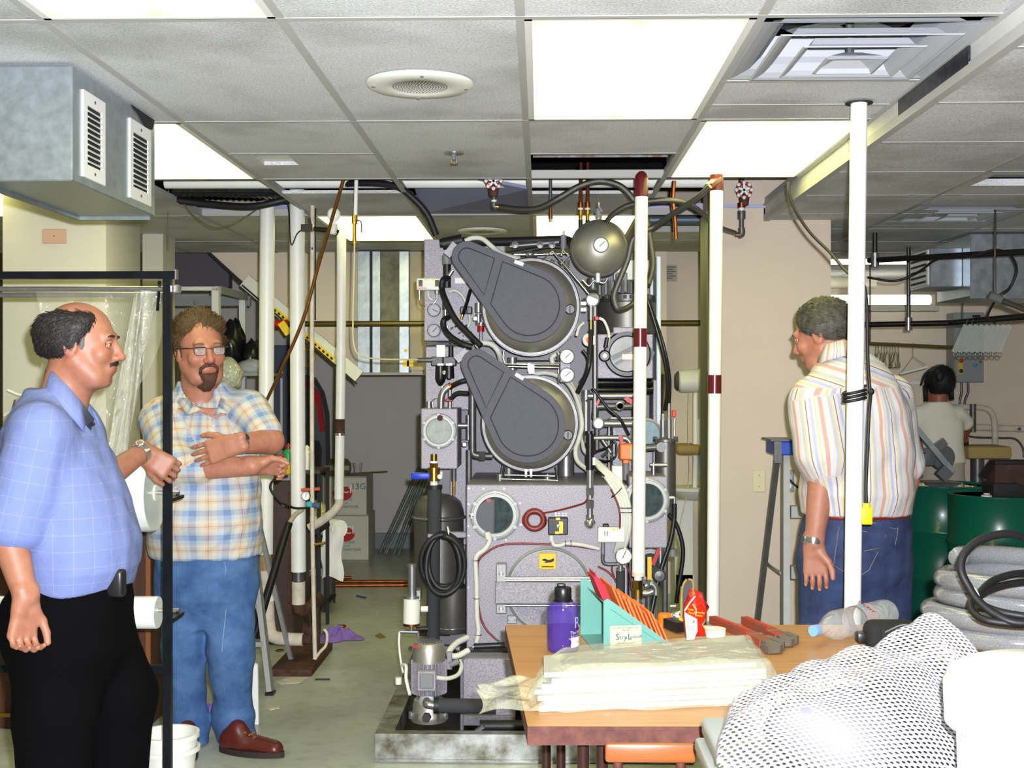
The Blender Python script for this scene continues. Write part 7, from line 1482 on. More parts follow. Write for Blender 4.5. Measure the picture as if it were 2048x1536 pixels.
# hose coils
def hose_mat(name,c,sc,alpha,dark):
    m,N,L_,b=nodes(name); geo=N.new('ShaderNodeTexCoord'); v=N.new('ShaderNodeTexVoronoi'); v.inputs['Scale'].default_value=sc; L_.new(geo.outputs['Object'],v.inputs['Vector'])
    r=N.new('ShaderNodeValToRGB'); r.color_ramp.elements[0].position=.2; r.color_ramp.elements[1].position=.6; r.color_ramp.elements[0].color=lin(c); r.color_ramp.elements[1].color=lin(dark); L_.new(v.outputs['Distance'],r.inputs[0]); L_.new(r.outputs[0],b.inputs['Base Color'])
    b.inputs['Roughness'].default_value=.18; b.inputs['Alpha'].default_value=alpha; b.inputs['Coat Weight'].default_value=.6; return m
m_ch=hose_mat('clear_braided_hose',(150,152,151),380,.9,(120,122,128))
hcen=tz(2065,1285); HCt=thing('clear_hose_coil',(hcen.x,hcen.y,TZ),'coil of thick clear braided hose lying on the table','hose')
pts=[]; rr0=.0295; nl=4
for k in range(nl*36+1):
    a=2*math.pi*k/36; t_=k/(nl*36); rad=.245+.02*math.sin(k*.21)+(.02 if int(k/36)%2 else 0); pts.append((hcen.x+rad*1.02*math.cos(a+2.4),hcen.y+rad*.92*math.sin(a+2.4),TZ+rr0+t_*(nl)*.05+.004*math.sin(k*.5)))
pts=[Vector(p_) for p_ in pts]; tail=[pts[0]+Vector((-.03,.10,0)),pts[0]+Vector((-.06,.04,0))]
MB().tube(pts,rr0,12).build('loops', m_ch, HCt, 180)
MB().tube(spline([tz(1880,1240)+Vector((0,0,rr0)),tz(1905,1228)+Vector((0,.0,rr0)),tz(1960,1222)+Vector((0,.03,rr0)),tz(2040,1220)+Vector((0,.03,rr0))],8),.022,12).build('loose_end', m_ch, HCt, 180)
BH=thing('black_hose_coil',(hcen.x,hcen.y,TZ+.2),'thin black hose looped and tied on top of the clear hose coil','hose')
bp=[(2070,1085,3.3),(2020,1068,3.28),(1965,1078,3.26),(1930,1105,3.24),(1922,1140,3.22),(1938,1175,3.2),(1955,1200,3.18),(1985,1225,3.15),(2030,1245,3.12),(2085,1240,3.12),(2125,1205,3.18),(2130,1150,3.24),(2110,1105,3.28)]
MB().tube(spline(pw_(bp),8,True),.011,10,True).build('upper_loop', m_black, BH, 180)
for nm_,bp in (('lower_loop',[(2075,1150,3.35),(2030,1148,3.33),(1985,1162,3.3),(1960,1185,3.26),(1942,1205,3.22),(1950,1228,3.18),(1985,1243,3.14),(2070,1248,3.12),(2120,1225,3.18),(2120,1175,3.28)]),('lower_loop',[(2075,1165,3.34),(2020,1168,3.32),(1975,1182,3.28),(1955,1200,3.24),(1975,1215,3.18),(2020,1228,3.14),(2075,1232,3.13),(2115,1210,3.2),(2112,1180,3.28)])): MB().tube(spline(pw_(bp),8,True),.010,10,True).build(nm_, m_black, BH, 180)
MB().torus(at(1952,1194,3.22),(1,0,.3),.026,.003,18,6).build('tie', m_white, BH, 180)
# plastic-wrapped white pack
FP=thing('wrapped_pack',(.27,3.05,TZ),'stack of folded white sheets wrapped in loose clear plastic on the table edge','package')
m_sheet=pbr('white_sheets',(164,162,156),.7)
f0,f1=tz(1078,1425),tz(1545,1405); bz=.095
k0,k1=Vector((f0.x+.02,f0.y+.20,TZ)),Vector((f1.x-.0,f1.y+.36,TZ))
q=[Vector((f0.x,f0.y,TZ)),Vector((f1.x,f1.y,TZ)),k1,k0]
for i in range(7):
    z0=TZ+.001+i*.0125; s_=.004*math.sin(i*2.3); dx=.012*math.sin(i*1.7)
    MB().prism([q[0]+Vector((dx+.02*(i>4),s_+.01*i*.3,z0-TZ)),q[1]+Vector((dx-.004*i,s_+.02*i*.3,z0-TZ)),q[2]+Vector((dx,0,z0-TZ)),q[3]+Vector((dx,0,z0-TZ))],(0,0,.0115)).build('folded_sheet', m_sheet, FP, 0)
def packf(u,v):
    # loose film over the stack: u across (left to right, overhanging left), v front to back
    x0=q[0].x-.14; x=x0+(q[1].x+.02-x0)*u; yf=q[0].y+(q[1].y-q[0].y)*u; yk=k0.y+(k1.y-k0.y)*u
    y=yf-.035+(yk+.05-yf)*v
    e=min(1,max(0,(u-.16)/.12)); e2=min(1,max(0,(1.0-u)/.05)); ev=min(1,max(0,v/.12)); ev2=min(1,max(0,(1-v)/.16))
    hgt=bz*1.06*min(e**.6,e2**.5 if e2<1 else 1)*min(ev**.5,1)*min(ev2**.7,1)
    if u<.2: hgt=max(hgt,.05*math.sin(math.pi*min(1,max(0,v)))*(.6+.4*math.sin(9*v+7*u)))
    wr=(.009*math.sin(13*u+9*v)*math.sin(7*v+5*u)+.005*math.sin(31*u-17*v))*(.3+.7*(u<.3))+.004*math.sin(23*v+12*u)*(u<.3)
    z=TZ+.004+hgt+wr*(.35+.65*(1-e*.6))
    if x<c2.x-.0: z=min(z,TZ+.06)
    return (x+.01*math.sin(17*v),y+.008*math.sin(19*u),max(TZ+.003,z))
MB().grid(packf,110,60).build('plastic_wrap', film_mat('wrap_film',(214,212,186),.26,.1,16,.6), FP, 180)
# chair under table
CH=thing('wooden_chair',(.25,2.75,0),'wooden chair with brown tube frame tucked under the table front','chair')
p_,q_=at(1210,1525,2.66),at(1392,1488,2.66); m_cw=wood_mat('chair_wood',(124,66,30),(148,82,40),'X',3,.4)
MB().rb(p_.x,q_.x,2.655,2.675,p_.z,q_.z,.007,2).build('backrest', m_cw, CH); MB().rb(p_.x-.02,q_.x+.02,2.72,3.1,.43,.45,.008).build('seat', m_cw, CH)
for x in (p_.x+.03,q_.x-.03): MB().tube([(x,2.685,p_.z+.03),(x,2.70,.44),(x,2.66,0.0)],.011,10).build('leg', m_edge, CH, 60); MB().tube([(x,3.06,.43),(x,3.09,0.0)],.011,10).build('leg', m_edge, CH, 60)
# hamper, mesh bag, bucket in the foreground
HZ=.872
HP=thing('laundry_hamper',(.75,2.1,0),'pale grey plastic hamper with lid in front of the table','hamper')
hx0=at(1402,1430,2.45).x; m_hp=pbr('hamper_grey',(168,172,174),.45)
MB().rb(hx0+.02,1.25,1.5,2.43,0,HZ-.045,.02).build('body', m_hp, HP); MB().rb(hx0,1.27,1.48,2.45,HZ-.04,HZ,.012,3).build('lid', m_hp, HP); MB().rb(hx0-.012,1.28,1.47,2.46,HZ-.075,HZ-.045,.008).build('lid_rim', m_hp, HP)
def mesh_mat():
    m,N,L_,b=nodes('mesh_fabric'); a=N.new('ShaderNodeAttribute'); a.attribute_name='fab'; sp=N.new('ShaderNodeSeparateXYZ'); L_.new(a.outputs['Vector'],sp.inputs[0])
    ad=N.new('ShaderNodeMath'); ad.operation='MULTIPLY_ADD'; ad.inputs[1].default_value=.5; L_.new(sp.outputs[1],ad.inputs[0]); L_.new(sp.outputs[0],ad.inputs[2])
    cb=N.new('ShaderNodeCombineXYZ'); L_.new(ad.outputs[0],cb.inputs[0]); L_.new(sp.outputs[1],cb.inputs[1])
    v=N.new('ShaderNodeTexVoronoi'); v.voronoi_dimensions='2D'; v.inputs['Randomness'].default_value=0.12; v.inputs['Scale'].default_value=1; L_.new(cb.outputs[0],v.inputs['Vector'])
    g=N.new('ShaderNodeMath'); g.operation='GREATER_THAN'; g.inputs[1].default_value=.31; L_.new(v.outputs['Distance'],g.inputs[0]); L_.new(g.outputs[0],b.inputs['Alpha'])
    bp_=N.new('ShaderNodeBump'); bp_.inputs['Strength'].default_value=.6; bp_.inputs['Distance'].default_value=.002; L_.new(v.outputs['Distance'],bp_.inputs['Height']); L_.new(bp_.outputs[0],b.inputs['Normal'])
    b.inputs['Base Color'].default_value=lin((172,170,178)); b.inputs['Roughness'].default_value=.8; return m
MBg=thing('mesh_laundry_bag',(.68,2.0,HZ),'white mesh laundry bag full of linen heaped on the hamper','laundry bag')
NU,NV=90,70; cx,cy=.585,2.13
def bagf(u,v):
    a=2*math.pi*u; ph=v*math.pi*.5
    rx=.262*(1+.05*math.sin(2*a+1)+.04*math.sin(5*a)); ry=.205*(1+.08*math.sin(3*a))
    x=cx+rx*math.sin(ph)*math.cos(a)*(1+.03*math.sin(9*a+4*v)); y=cy+ry*math.sin(ph)*math.sin(a)
    z=HZ+.004+.17*math.cos(ph)**.75
    z+=.085*math.exp(-((x-.70)**2+(y-2.17)**2)/.007)+.03*math.exp(-((x-.60)**2+(y-2.1)**2)/.01)-.015*math.exp(-((x-.53)**2+(y-2.1)**2)/.004)
    z+=(.010*math.sin(30*x+11*y)+.008*math.sin(47*y-21*x)+.006*math.sin(70*x+50*y))*math.cos(ph)
    return Vector((x,y,max(HZ+.002,z)))
g_=MB().grid(bagf,NU,NV,True); bo=g_.build('mesh_fabric', mesh_mat(), MBg, 180)
at_=bo.data.attributes.new('fab','FLOAT_VECTOR','POINT'); cell=.0088
ar=np.zeros((NU*NV,3)); 
for j in range(NV):
    for i in range(NU):
        V_=g_.v[j*NU+i]; ar[j*NU+i]=((V_[0])/cell,(V_[1]*.75+V_[2]*1.0)/cell,0)
at_.data.foreach_set('vector',ar.ravel())
for i,(x,y,s_) in enumerate(((.52,2.08,(.13,.11,.075)),(.64,2.12,(.11,.10,.09)),(.70,2.19,(.08,.08,.09)))):
    mb=MB().ell((x,y,HZ+s_[2]*.9),s_,24,16); mb.v=[(v[0]+.006*math.sin(40*v[2]+20*v[1]),v[1]+.006*math.sin(35*v[0]),max(HZ+.004,v[2]+.005*math.sin(50*v[0]+30*v[1]))) for v in mb.v]
    mb.build('linen', pbr('white_linen',(110,108,118),.85,bump=.4,bs=60), MBg, 180)
bx0=at(1925,1450,1.72).x; WB=thing('plastic_tub',(bx0+.14,1.74,HZ),'large white plastic tub with lid at the hamper corner','tub'); ht=at(0,1330,1.72).z-HZ
MB().lathe([(.125,0),(.135,.004),(.14,ht-.09)],(bx0+.145,1.74,HZ),(0,0,1),48).build('body', m_white, WB); MB().lathe([(.142,ht-.092),(.156,ht-.085),(.158,ht-.03),(.15,ht-.012),(.13,ht-.002),(0,ht)],(bx0+.145,1.74,HZ),(0,0,1),48).build('lid', m_white, WB)
# ================================================================ PEOPLE (signed-distance modelling -> surface nets)
def surfnet(F, o, h):
    ins = F < 0
    c = np.zeros(tuple(n-1 for n in F.shape), np.int8)
    for dx in (0,1):
        for dy in (0,1):
            for dz in (0,1): c += ins[dx:dx+c.shape[0], dy:dy+c.shape[1], dz:dz+c.shape[2]]
    I = np.argwhere((c > 0) & (c < 8)); n = len(I)
    idx = -np.ones(c.shape, np.int32); idx[I[:,0],I[:,1],I[:,2]] = np.arange(n)
    cor = [(a,b,d) for a in (0,1) for b in (0,1) for d in (0,1)]
    val = {k: F[I[:,0]+k[0], I[:,1]+k[1], I[:,2]+k[2]] for k in cor}
    acc = np.zeros((n,3)); cnt = np.zeros(n)
    for k in cor:
        for ax in range(3):
            if k[ax] == 0:
                k2 = list(k); k2[ax] = 1; k2 = tuple(k2); a, b = val[k], val[k2]; m = (a < 0) != (b < 0)
                t = np.where(m, a/np.where(m, a-b, 1), 0)
                p = np.tile(np.array(k, float), (n,1)); p[:,ax] += t
                acc += p*m[:,None]; cnt += m
    V = (I + acc/cnt[:,None])*h + np.array(o)
    Q = []
    for ax in range(3):
        s0 = [slice(1,-1)]*3; s0[ax] = slice(0,-1); s1 = list(s0); s1[ax] = slice(1,None)
        A, B = ins[tuple(s0)], ins[tuple(s1)]
        E = np.argwhere(A != B)
        if len(E) == 0: continue
        off = np.array([1,1,1]); off[ax] = 0; G = E + off
        b_, d_ = (ax+1) % 3, (ax+2) % 3
        q = []
        for (i,j) in ((-1,-1),(0,-1),(0,0),(-1,0)):
            C = G.copy(); C[:,b_] += i; C[:,d_] += j; q.append(idx[C[:,0],C[:,1],C[:,2]])
        q = np.stack(q,1); fl = A[E[:,0],E[:,1],E[:,2]]
        q[~fl] = q[~fl][:,::-1]; Q.append(q)
    Q = np.concatenate(Q); Q = Q[(Q >= 0).all(1)]
    return V, Q
class SD:
    def __init__(s): s.ops = []
    def cap(s, a, b, ra, rb=None, k=.02, sub=False):
        a = np.array(a, float); b = np.array(b, float); rb = ra if rb is None else rb
        lo = np.minimum(a-ra, b-rb); hi = np.maximum(a+ra, b+rb)
        def f(X,Y,Z):
            ba = b-a; L = max(1e-9, float(ba@ba)); px, py, pz = X-a[0], Y-a[1], Z-a[2]
            t = np.clip((px*ba[0]+py*ba[1]+pz*ba[2])/L, 0, 1)
            return np.sqrt((px-t*ba[0])**2+(py-t*ba[1])**2+(pz-t*ba[2])**2) - (ra+(rb-ra)*t)
        s.ops.append((f, lo, hi, k, sub)); return s
    def chain(s, pts, rs, k=.02):
        for i in range(len(pts)-1): s.cap(pts[i], pts[i+1], rs[i], rs[i+1], k)
        return s
    def ell(s, c, r, M=None, k=.02, sub=False):
        c = np.array(c, float); r = np.array(r, float); M = np.array(M) if M is not None else np.eye(3); mr = r.max()
        def f(X,Y,Z):
            x, y, z = X-c[0], Y-c[1], Z-c[2]
            u = x*M[0,0]+y*M[1,0]+z*M[2,0]; v = x*M[0,1]+y*M[1,1]+z*M[2,1]; w_ = x*M[0,2]+y*M[1,2]+z*M[2,2]
            k0 = np.sqrt((u/r[0])**2+(v/r[1])**2+(w_/r[2])**2); k1 = np.sqrt((u/r[0]**2)**2+(v/r[1]**2)**2+(w_/r[2]**2)**2)+1e-9
            return k0*(k0-1)/k1
        s.ops.append((f, c-mr, c+mr, k, sub)); return s
    def loft(s, st, e, k=.02, pw=2.4, sub=False):
        # st: list of (z, cx, cy, r_lateral, r_depth); e: lateral direction angle (radians)
        st = sorted(st); A = np.array(st, float); ce, se = math.cos(e), math.sin(e); mr = A[:,3:].max()
        lo = np.array([A[:,1].min()-mr, A[:,2].min()-mr, A[0,0]]); hi = np.array([A[:,1].max()+mr, A[:,2].max()+mr, A[-1,0]])
        def f(X,Y,Z):
            z = Z[0,0,:] if Z.shape[0] == 1 else Z[:1,:1,:].ravel()
            g = [np.interp(z, A[:,0], A[:,i])[None,None,:] for i in range(1,5)]
            x, y = X-g[0], Y-g[1]; u = x*ce+y*se; v = -x*se+y*ce
            q = (np.abs(u/g[2])**pw+np.abs(v/g[3])**pw)**(1/pw)
            d = (q-1)*np.minimum(g[2],g[3])
            return np.maximum(d, np.maximum(A[0,0]-Z, Z-A[-1,0]))
        s.ops.append((f, lo, hi, k, sub)); return s
    def fn(s, f, lo, hi, k=.005, sub=False): s.ops.append((f, np.array(lo), np.array(hi), k, sub)); return s
    def mesh(s, h, post=None):
        lo = np.min([o[1] for o in s.ops if not o[4]],0)-3*h; hi = np.max([o[2] for o in s.ops if not o[4]],0)+3*h
        n = np.ceil((hi-lo)/h).astype(int)+1
        F = np.full(n, .5, np.float32); ax = [lo[i]+h*np.arange(n[i]) for i in range(3)]
        for f, a, b, k, sub in s.ops:
            i0 = np.clip(((a-k-2*h-lo)/h).astype(int), 0, n-1); i1 = np.clip(((b+k+2*h-lo)/h).astype(int)+2, 1, n)
            sl = tuple(slice(i0[i], i1[i]) for i in range(3))
            X = ax[0][sl[0]][:,None,None]; Y = ax[1][sl[1]][None,:,None]; Z = ax[2][sl[2]][None,None,:]
            d = f(X,Y,Z); o = F[sl]
            if sub:
                t = np.clip(.5-.5*(o+d)/k,0,1); F[sl] = o*(1-t)+(-d)*t + k*t*(1-t)
            else:
                t = np.clip(.5+.5*(o-d)/k,0,1); F[sl] = o*(1-t)+d*t - k*t*(1-t)
        if post is not None: F = post(F, ax)
        return surfnet(F, lo, h)
def vnormals(V, Q):
    a = V[Q[:,2]]-V[Q[:,0]]; b = V[Q[:,3]]-V[Q[:,1]]; fn = np.cross(a,b); N = np.zeros_like(V)
    for i in range(4): np.add.at(N, Q[:,i], fn)
    return N/(np.linalg.norm(N,axis=1,keepdims=True)+1e-12)
def relax(V, Q, it=2, w=.5):
    for _ in range(it):
        S_ = np.zeros_like(V); C = np.zeros(len(V))
        for i in range(4):
            np.add.at(S_, Q[:,i], V[Q[:,(i+1)%4]]); np.add.at(C, Q[:,i], 1)
            np.add.at(S_, Q[:,i], V[Q[:,(i+3)%4]]); np.add.at(C, Q[:,i], 1)
        V = V*(1-w)+w*S_/np.maximum(C,1)[:,None]
    return V
def wrinkle(V, N, amp, freqs, seed=0, dirs=None):
    r = np.random.RandomState(seed); d = np.zeros(len(V))
    for fq in freqs:
        for _ in range(3):
            k = r.randn(3); 
            if dirs is not None: k = k*np.array(dirs)
            k = k/np.linalg.norm(k)*fq; d += np.sin(V@k + r.uniform(0,6) + 1.5*np.sin(V@(r.randn(3)*fq*.4)))/3/len(freqs)**.5
    return V + N*(amp*d)[:,None]
def attr(o, name, A, kind='FLOAT_VECTOR'):
    t = o.data.attributes.new(name, kind, 'POINT')
    t.data.foreach_set('vector' if kind == 'FLOAT_VECTOR' else 'color', np.ascontiguousarray(A, np.float32).ravel())
def npv(v): return np.array(v, float)
def headM(f, roll=0, up=(0,0,1)):
    f = Vector(f).normalized(); x = f.cross(Vector(up)).normalized(); z = x.cross(f)
    if roll: q = Matrix.Rotation(roll, 3, f); x = q @ x; z = q @ z
    return np.array([[x.x,f.x,z.x],[x.y,f.y,z.y],[x.z,f.z,z.z]])
def add_head(sd, c, M, s, neck_to, neck_r=.058):
    c = npv(c); P = lambda x,y,z: c + M@(np.array([x,y,z])*s)
    sd.ell(P(0,-.016,.032),(.077*s,.096*s,.088*s),M,.02); sd.ell(P(0,.024,-.03),(.061*s,.066*s,.082*s),M,.03)
    sd.cap(P(-.030,.038,-.090),P(.030,.038,-.090),.026*s,k=.025); sd.cap(P(-.012,.066,-.100),P(.012,.066,-.100),.016*s,k=.018)
    for q in (-1,1):
        sd.cap(P(q*.056,.0,-.05),P(q*.034,.045,-.09),.022*s,k=.03); sd.ell(P(q*.040,.062,-.024),(.026*s,.022*s,.024*s),M,.02)
    sd.cap(P(-.036,.076,.026),P(.036,.076,.026),.013*s,k=.015)
    for q in (-1,1): sd.ell(P(q*.033,.098,.006),(.019*s,.017*s,.012*s),M,.012,True)
    sd.cap(P(0,.084,.016),P(0,.106,-.026),.008*s,.0125*s,k=.010); sd.ell(P(0,.108,-.030),(.013*s,.012*s,.011*s),M,.006)
    for q in (-1,1): sd.ell(P(q*.013,.096,-.033),(.009*s,.012*s,.009*s),M,.005)
    sd.ell(P(0,.078,-.062),(.030*s,.018*s,.020*s),M,.015)
    sd.cap(P(-.021,.086,-.0585),P(.021,.086,-.0585),.0055*s,k=.004); sd.cap(P(-.018,.086,-.0685),P(.018,.086,-.0685),.0062*s,k=.004)
    for q in (-1,1):
        sd.ell(P(q*.080,-.012,-.004),(.008*s,.019*s,.032*s),M,.006); sd.ell(P(q*.088,-.014,-.003),(.006*s,.011*s,.020*s),M,.005,True); sd.cap(P(q*.082,-.026,.018),P(q*.084,-.028,-.010),.0045*s,k=.004)
    sd.cap(P(0,-.022,-.04),npv(neck_to),neck_r*s,neck_r*1.08*s,k=.035)
    return P
def eyes_and_brows(P, M, s, par, browm, iris=(70,90,100), which=(-1,1), lidm=None):
    for q in which:
        c = P(q*.033,.0735,.005); e = MB().ell(c,.0122*s,14,10).build('eye', pbr('eye_white',(225,220,214),.15), par, 180)
        f = Vector(M[:,1]); cc = Vector(c)+f*.0108*s
        MB().lathe([(.0074*s,-.001*s),(.0055*s,.0014*s),(0,.0022*s)],cc,f,14).build('iris', pbr('iris%d'%iris[0],iris,.1), e)
        for (z,dy,tr) in ((.0125,.000,.0048),(-.0035,-.001,.0038)):
            MB().tube([P(q*(.033+.018*t),.0850+dy-.008*t*t,z-.0055*t*t*(1 if z>0 else -.9)) for t in (-1,-.5,0,.5,1)],tr*s,6).build('eyelid', lidm or m_skin, par, 180)
        if browm: MB().tube([P(q*(.033+.021*t),.0900-.007*t*t-.002*t,.029-.004*t*t) for t in (-1,-.5,0,.5,1)],[.002*s,.0038*s,.004*s,.0036*s,.0015*s],6).build('eyebrow', browm, par, 180)
def hairmesh(c, M, s, region, off, noise, mat, par, name='hair', h=.0035, fr=(60,120), seed=1, flow=None, ns=1400, sl=.022, lift=.25):
    c = npv(c); 
    def f(X,Y,Z):
        x, y, z = (X-c[0]), (Y-c[1]), (Z-c[2]); u = (x*M[0,0]+y*M[1,0]+z*M[2,0])/s; v = (x*M[0,1]+y*M[1,1]+z*M[2,1])/s; w_ = (x*M[0,2]+y*M[1,2]+z*M[2,2])/s
        def el(cu,cv,cw,a,b,d):
            k0 = np.sqrt(((u-cu)/a)**2+((v-cv)/b)**2+((w_-cw)/d)**2); return (k0-1)*min(a,b,d)
        d1 = el(0,-.016,.032,.077,.096,.088); d2 = el(0,.024,-.03,.061,.066,.082)
        k = .03; t = np.clip(.5+.5*(d1-d2)/k,0,1); d = d1*(1-t)+d2*t-k*t*(1-t)
        n_ = noise*(np.sin(fr[0]*u+3*np.sin(40*v))*np.sin(fr[0]*v+2)+.6*np.sin(fr[1]*w_+4*np.sin(50*u))*np.sin(fr[1]*u+1))
        rg = region(u,v,w_); tp = np.clip(-rg/.022,0,1)**.6
        return np.maximum(d-off(u,v,w_)*(.25+.75*tp)+n_, rg+2.2*n_)*s
    sd = SD(); r = .15*s; sd.fn(f, c-r, c+r, .004); V,Q = sd.mesh(h); V = relax(V,Q,1,.4)
    o = mesh_obj(name, V, Q, mat, par, 180)
    if flow is not None:
        # combed strands standing off the shell
        N = vnormals(V,Q); rs = np.random.RandomState(seed+7); L_ = (V-c)@M/s; ok = np.where(np.einsum('ij,ij->i',N,V-c) > 0)[0]; I = rs.choice(ok, ns); mb = MB()
        for i in I:
            n = N[i]; f = M@np.array(flow(*L_[i])) + rs.randn(3)*.25; t = f-n*(f@n); t = t/(np.linalg.norm(t)+1e-9); l = sl*s*rs.uniform(.6,1.2); p = V[i]-n*.001; w_ = np.cross(n,t)*.0011*s
            a = p; b = p+t*l*.55+n*l*lift*.8; e = p+t*l+n*l*lift*.7; j = len(mb.v)
            mb.v += [tuple(a-w_),tuple(a+w_),tuple(b-w_*.8),tuple(b+w_*.8),tuple(e),tuple(a+n*.0012),tuple(b+n*.0012)]
            mb.f += [(j,j+5,j+6,j+2),(j+5,j+1,j+3,j+6),(j+2,j+6,j+4),(j+6,j+3,j+4)]
        st = mb.build(name+'_strands', mat, o, 180); st['kind'] = 'stuff'
    return o
def add_hand(sd, w_, d, thumb, s=1.0, curl=(25,30,20), spread=.0, tc=.3, k=.008):
    # w_: wrist, d: direction of the fingers, thumb: direction of the thumb side
    y = Vector(d).normalized(); x = Vector(thumb); x = (x-y*x.dot(y)).normalized(); z = x.cross(y)
    W_ = Vector(w_); P = lambda a,b,c_: npv(W_+(x*a+y*b+z*c_)*s)
    for a in (-.028,-.010,.010,.028): sd.cap(P(a*.75,.012,0),P(a*1.08,.088,.002),.0155*s,.0135*s,k=.012)
    sd.cap(P(-.018,-.03,0),P(-.016,.02,0),.019*s,.018*s,k=.015); sd.cap(P(.016,-.03,0),P(.016,.02,0),.019*s,.018*s,k=.015)
    tips = []
    for a,L,r in ((.031,.070,.0092),(.0105,.079,.0095),(-.0105,.074,.0092),(-.030,.057,.0082)):
        p = W_+(x*(a*1.08)+y*.090+z*.002)*s; ang = 0; sp = a*spread*20
        for j,(fl,fk) in enumerate(((.45,curl[0]),(.31,curl[1]),(.24,curl[2]))):
            ang += R(fk); dv_ = (y*math.cos(ang)-z*math.sin(ang)+x*sp*.15).normalized(); q = p+dv_*(L*fl*s); rr = r*(1-.09*j)
            sd.cap(npv(p),npv(q),rr*s,rr*.92*s,k=.004); p = q
        tips.append(p)
    p0 = W_+(x*.022+y*.024-z*.006)*s; p1 = W_+(x*(.046)+y*.052-z*.014)*s; p2 = p1+(x*(.012*(1-tc))+y*.030-z*(.006+.02*tc))*s; p3 = p2+(x*(.002-.01*tc)+y*.024-z*(.008+.012*tc))*s
    sd.cap(npv(p0),npv(p1),.017*s,.0125*s,k=.012); sd.cap(npv(p1),npv(p2),.0118*s,.0105*s,k=.005); sd.cap(npv(p2),npv(p3),.0105*s,.009*s,k=.004)
    return tips
def skin_mat(name, base):
    m,N,L,b = nodes(name); a = N.new('ShaderNodeAttribute'); a.attribute_name='tint'; geo=N.new('ShaderNodeNewGeometry')
    n=N.new('ShaderNodeTexNoise'); n.inputs['Scale'].default_value=45; n.inputs['Detail'].default_value=5; L.new(geo.outputs['Position'],n.inputs['Vector'])
    r=N.new('ShaderNodeValToRGB'); c=lin(base); r.color_ramp.elements[0].color=(c[0]*.88,c[1]*.80,c[2]*.78,1); r.color_ramp.elements[1].color=c; r.color_ramp.elements[0].position=.3; r.color_ramp.elements[1].position=.65; L.new(n.outputs['Fac'],r.inputs[0])
    mx=N.new('ShaderNodeMix'); mx.data_type='RGBA'; mx.blend_type='MULTIPLY'; mx.inputs[0].default_value=1; L.new(r.outputs[0],mx.inputs[6]); L.new(a.outputs['Color'],mx.inputs[7]); L.new(mx.outputs[2],b.inputs['Base Color'])
    bp=N.new('ShaderNodeBump'); bp.inputs['Strength'].default_value=.15; bp.inputs['Distance'].default_value=.001; n2=N.new('ShaderNodeTexNoise'); n2.inputs['Scale'].default_value=350; L.new(geo.outputs['Position'],n2.inputs['Vector']); L.new(n2.outputs['Fac'],bp.inputs['Height']); L.new(bp.outputs[0],b.inputs['Normal'])
    b.inputs['Roughness'].default_value=.5; b.inputs['Subsurface Weight'].default_value=.05; b.inputs['Subsurface Radius'].default_value=(.012,.004,.002); b.inputs['Subsurface Scale'].default_value=.6; return m
m_skin = pbr('lid_skin',(158,108,88),.6)
def tint(V, c, M, s, stub=0., lips=True):
    L_ = (V-npv(c))@M/s; T = np.ones((len(V),4)); x,y,z = L_[:,0],L_[:,1],L_[:,2]
    hd = (np.abs(x)<.1)&(y>-.1)&(z>-.13)&(z<.13)
    if lips:
        m_ = np.exp(-((x/.022)**4))*np.exp(-(((z+.0635)/.010)**4))*(y>.07)*hd; T[:,1] -= .28*m_; T[:,2] -= .22*m_
    ck = np.exp(-(((np.abs(x)-.042)/.022)**2+((z+.022)/.022)**2))*(y>.03)*hd + np.exp(-((x/.018)**2+((z+.028)/.018)**2))*(y>.085)*hd + np.exp(-(((np.abs(x)-.082)/.014)**2))*(y<.02)*hd*.8
    T[:,1] -= .16*np.clip(ck,0,1); T[:,2] -= .16*np.clip(ck,0,1)
    if stub:
        sb_ = ((z<-.045)&(y>-.01)&hd).astype(float)*stub; 
        for i in range(3): T[:,i] *= 1-sb_*(.26,.22,.16)[i]
    return np.clip(T,0,1)
def fabric(name, build, rough=.85, bump=.3, bs=30):
    m,N,L,b = nodes(name); a=N.new('ShaderNodeAttribute'); a.attribute_name='fab'; sp=N.new('ShaderNodeSeparateXYZ'); L.new(a.outputs['Vector'],sp.inputs[0])
    col = build(N,L,sp); L.new(col,b.inputs['Base Color']); b.inputs['Roughness'].default_value=rough; b.inputs['Specular IOR Level'].default_value=.2
    geo=N.new('ShaderNodeNewGeometry'); n2=N.new('ShaderNodeTexNoise'); n2.inputs['Scale'].default_value=bs; n2.inputs['Detail'].default_value=4; L.new(geo.outputs['Position'],n2.inputs['Vector'])
    bp=N.new('ShaderNodeBump'); bp.inputs['Strength'].default_value=bump; bp.inputs['Distance'].default_value=.012; L.new(n2.outputs['Fac'],bp.inputs['Height']); L.new(bp.outputs[0],b.inputs['Normal']); return m
def stripes(N, L, src, period, stops):
    d=N.new('ShaderNodeMath'); d.operation='DIVIDE'; d.inputs[1].default_value=period; L.new(src,d.inputs[0]); f=N.new('ShaderNodeMath'); f.operation='FRACT'; L.new(d.outputs[0],f.inputs[0])
    r=N.new('ShaderNodeValToRGB'); r.color_ramp.interpolation='CONSTANT'; e=r.color_ramp.elements
    while len(e) < len(stops): e.new(.5)
    for q,(p_,c) in zip(e,stops): q.position=p_; q.color=lin(c)
    L.new(f.outputs[0],r.inputs[0]); return r.outputs[0]
def mixc(N,L,a,b,f=.5,mode='MIX'):
    mx=N.new('ShaderNodeMix'); mx.data_type='RGBA'; mx.blend_type=mode; mx.inputs[0].default_value=f; L.new(a,mx.inputs[6]); L.new(b,mx.inputs[7]); return mx.outputs[2]
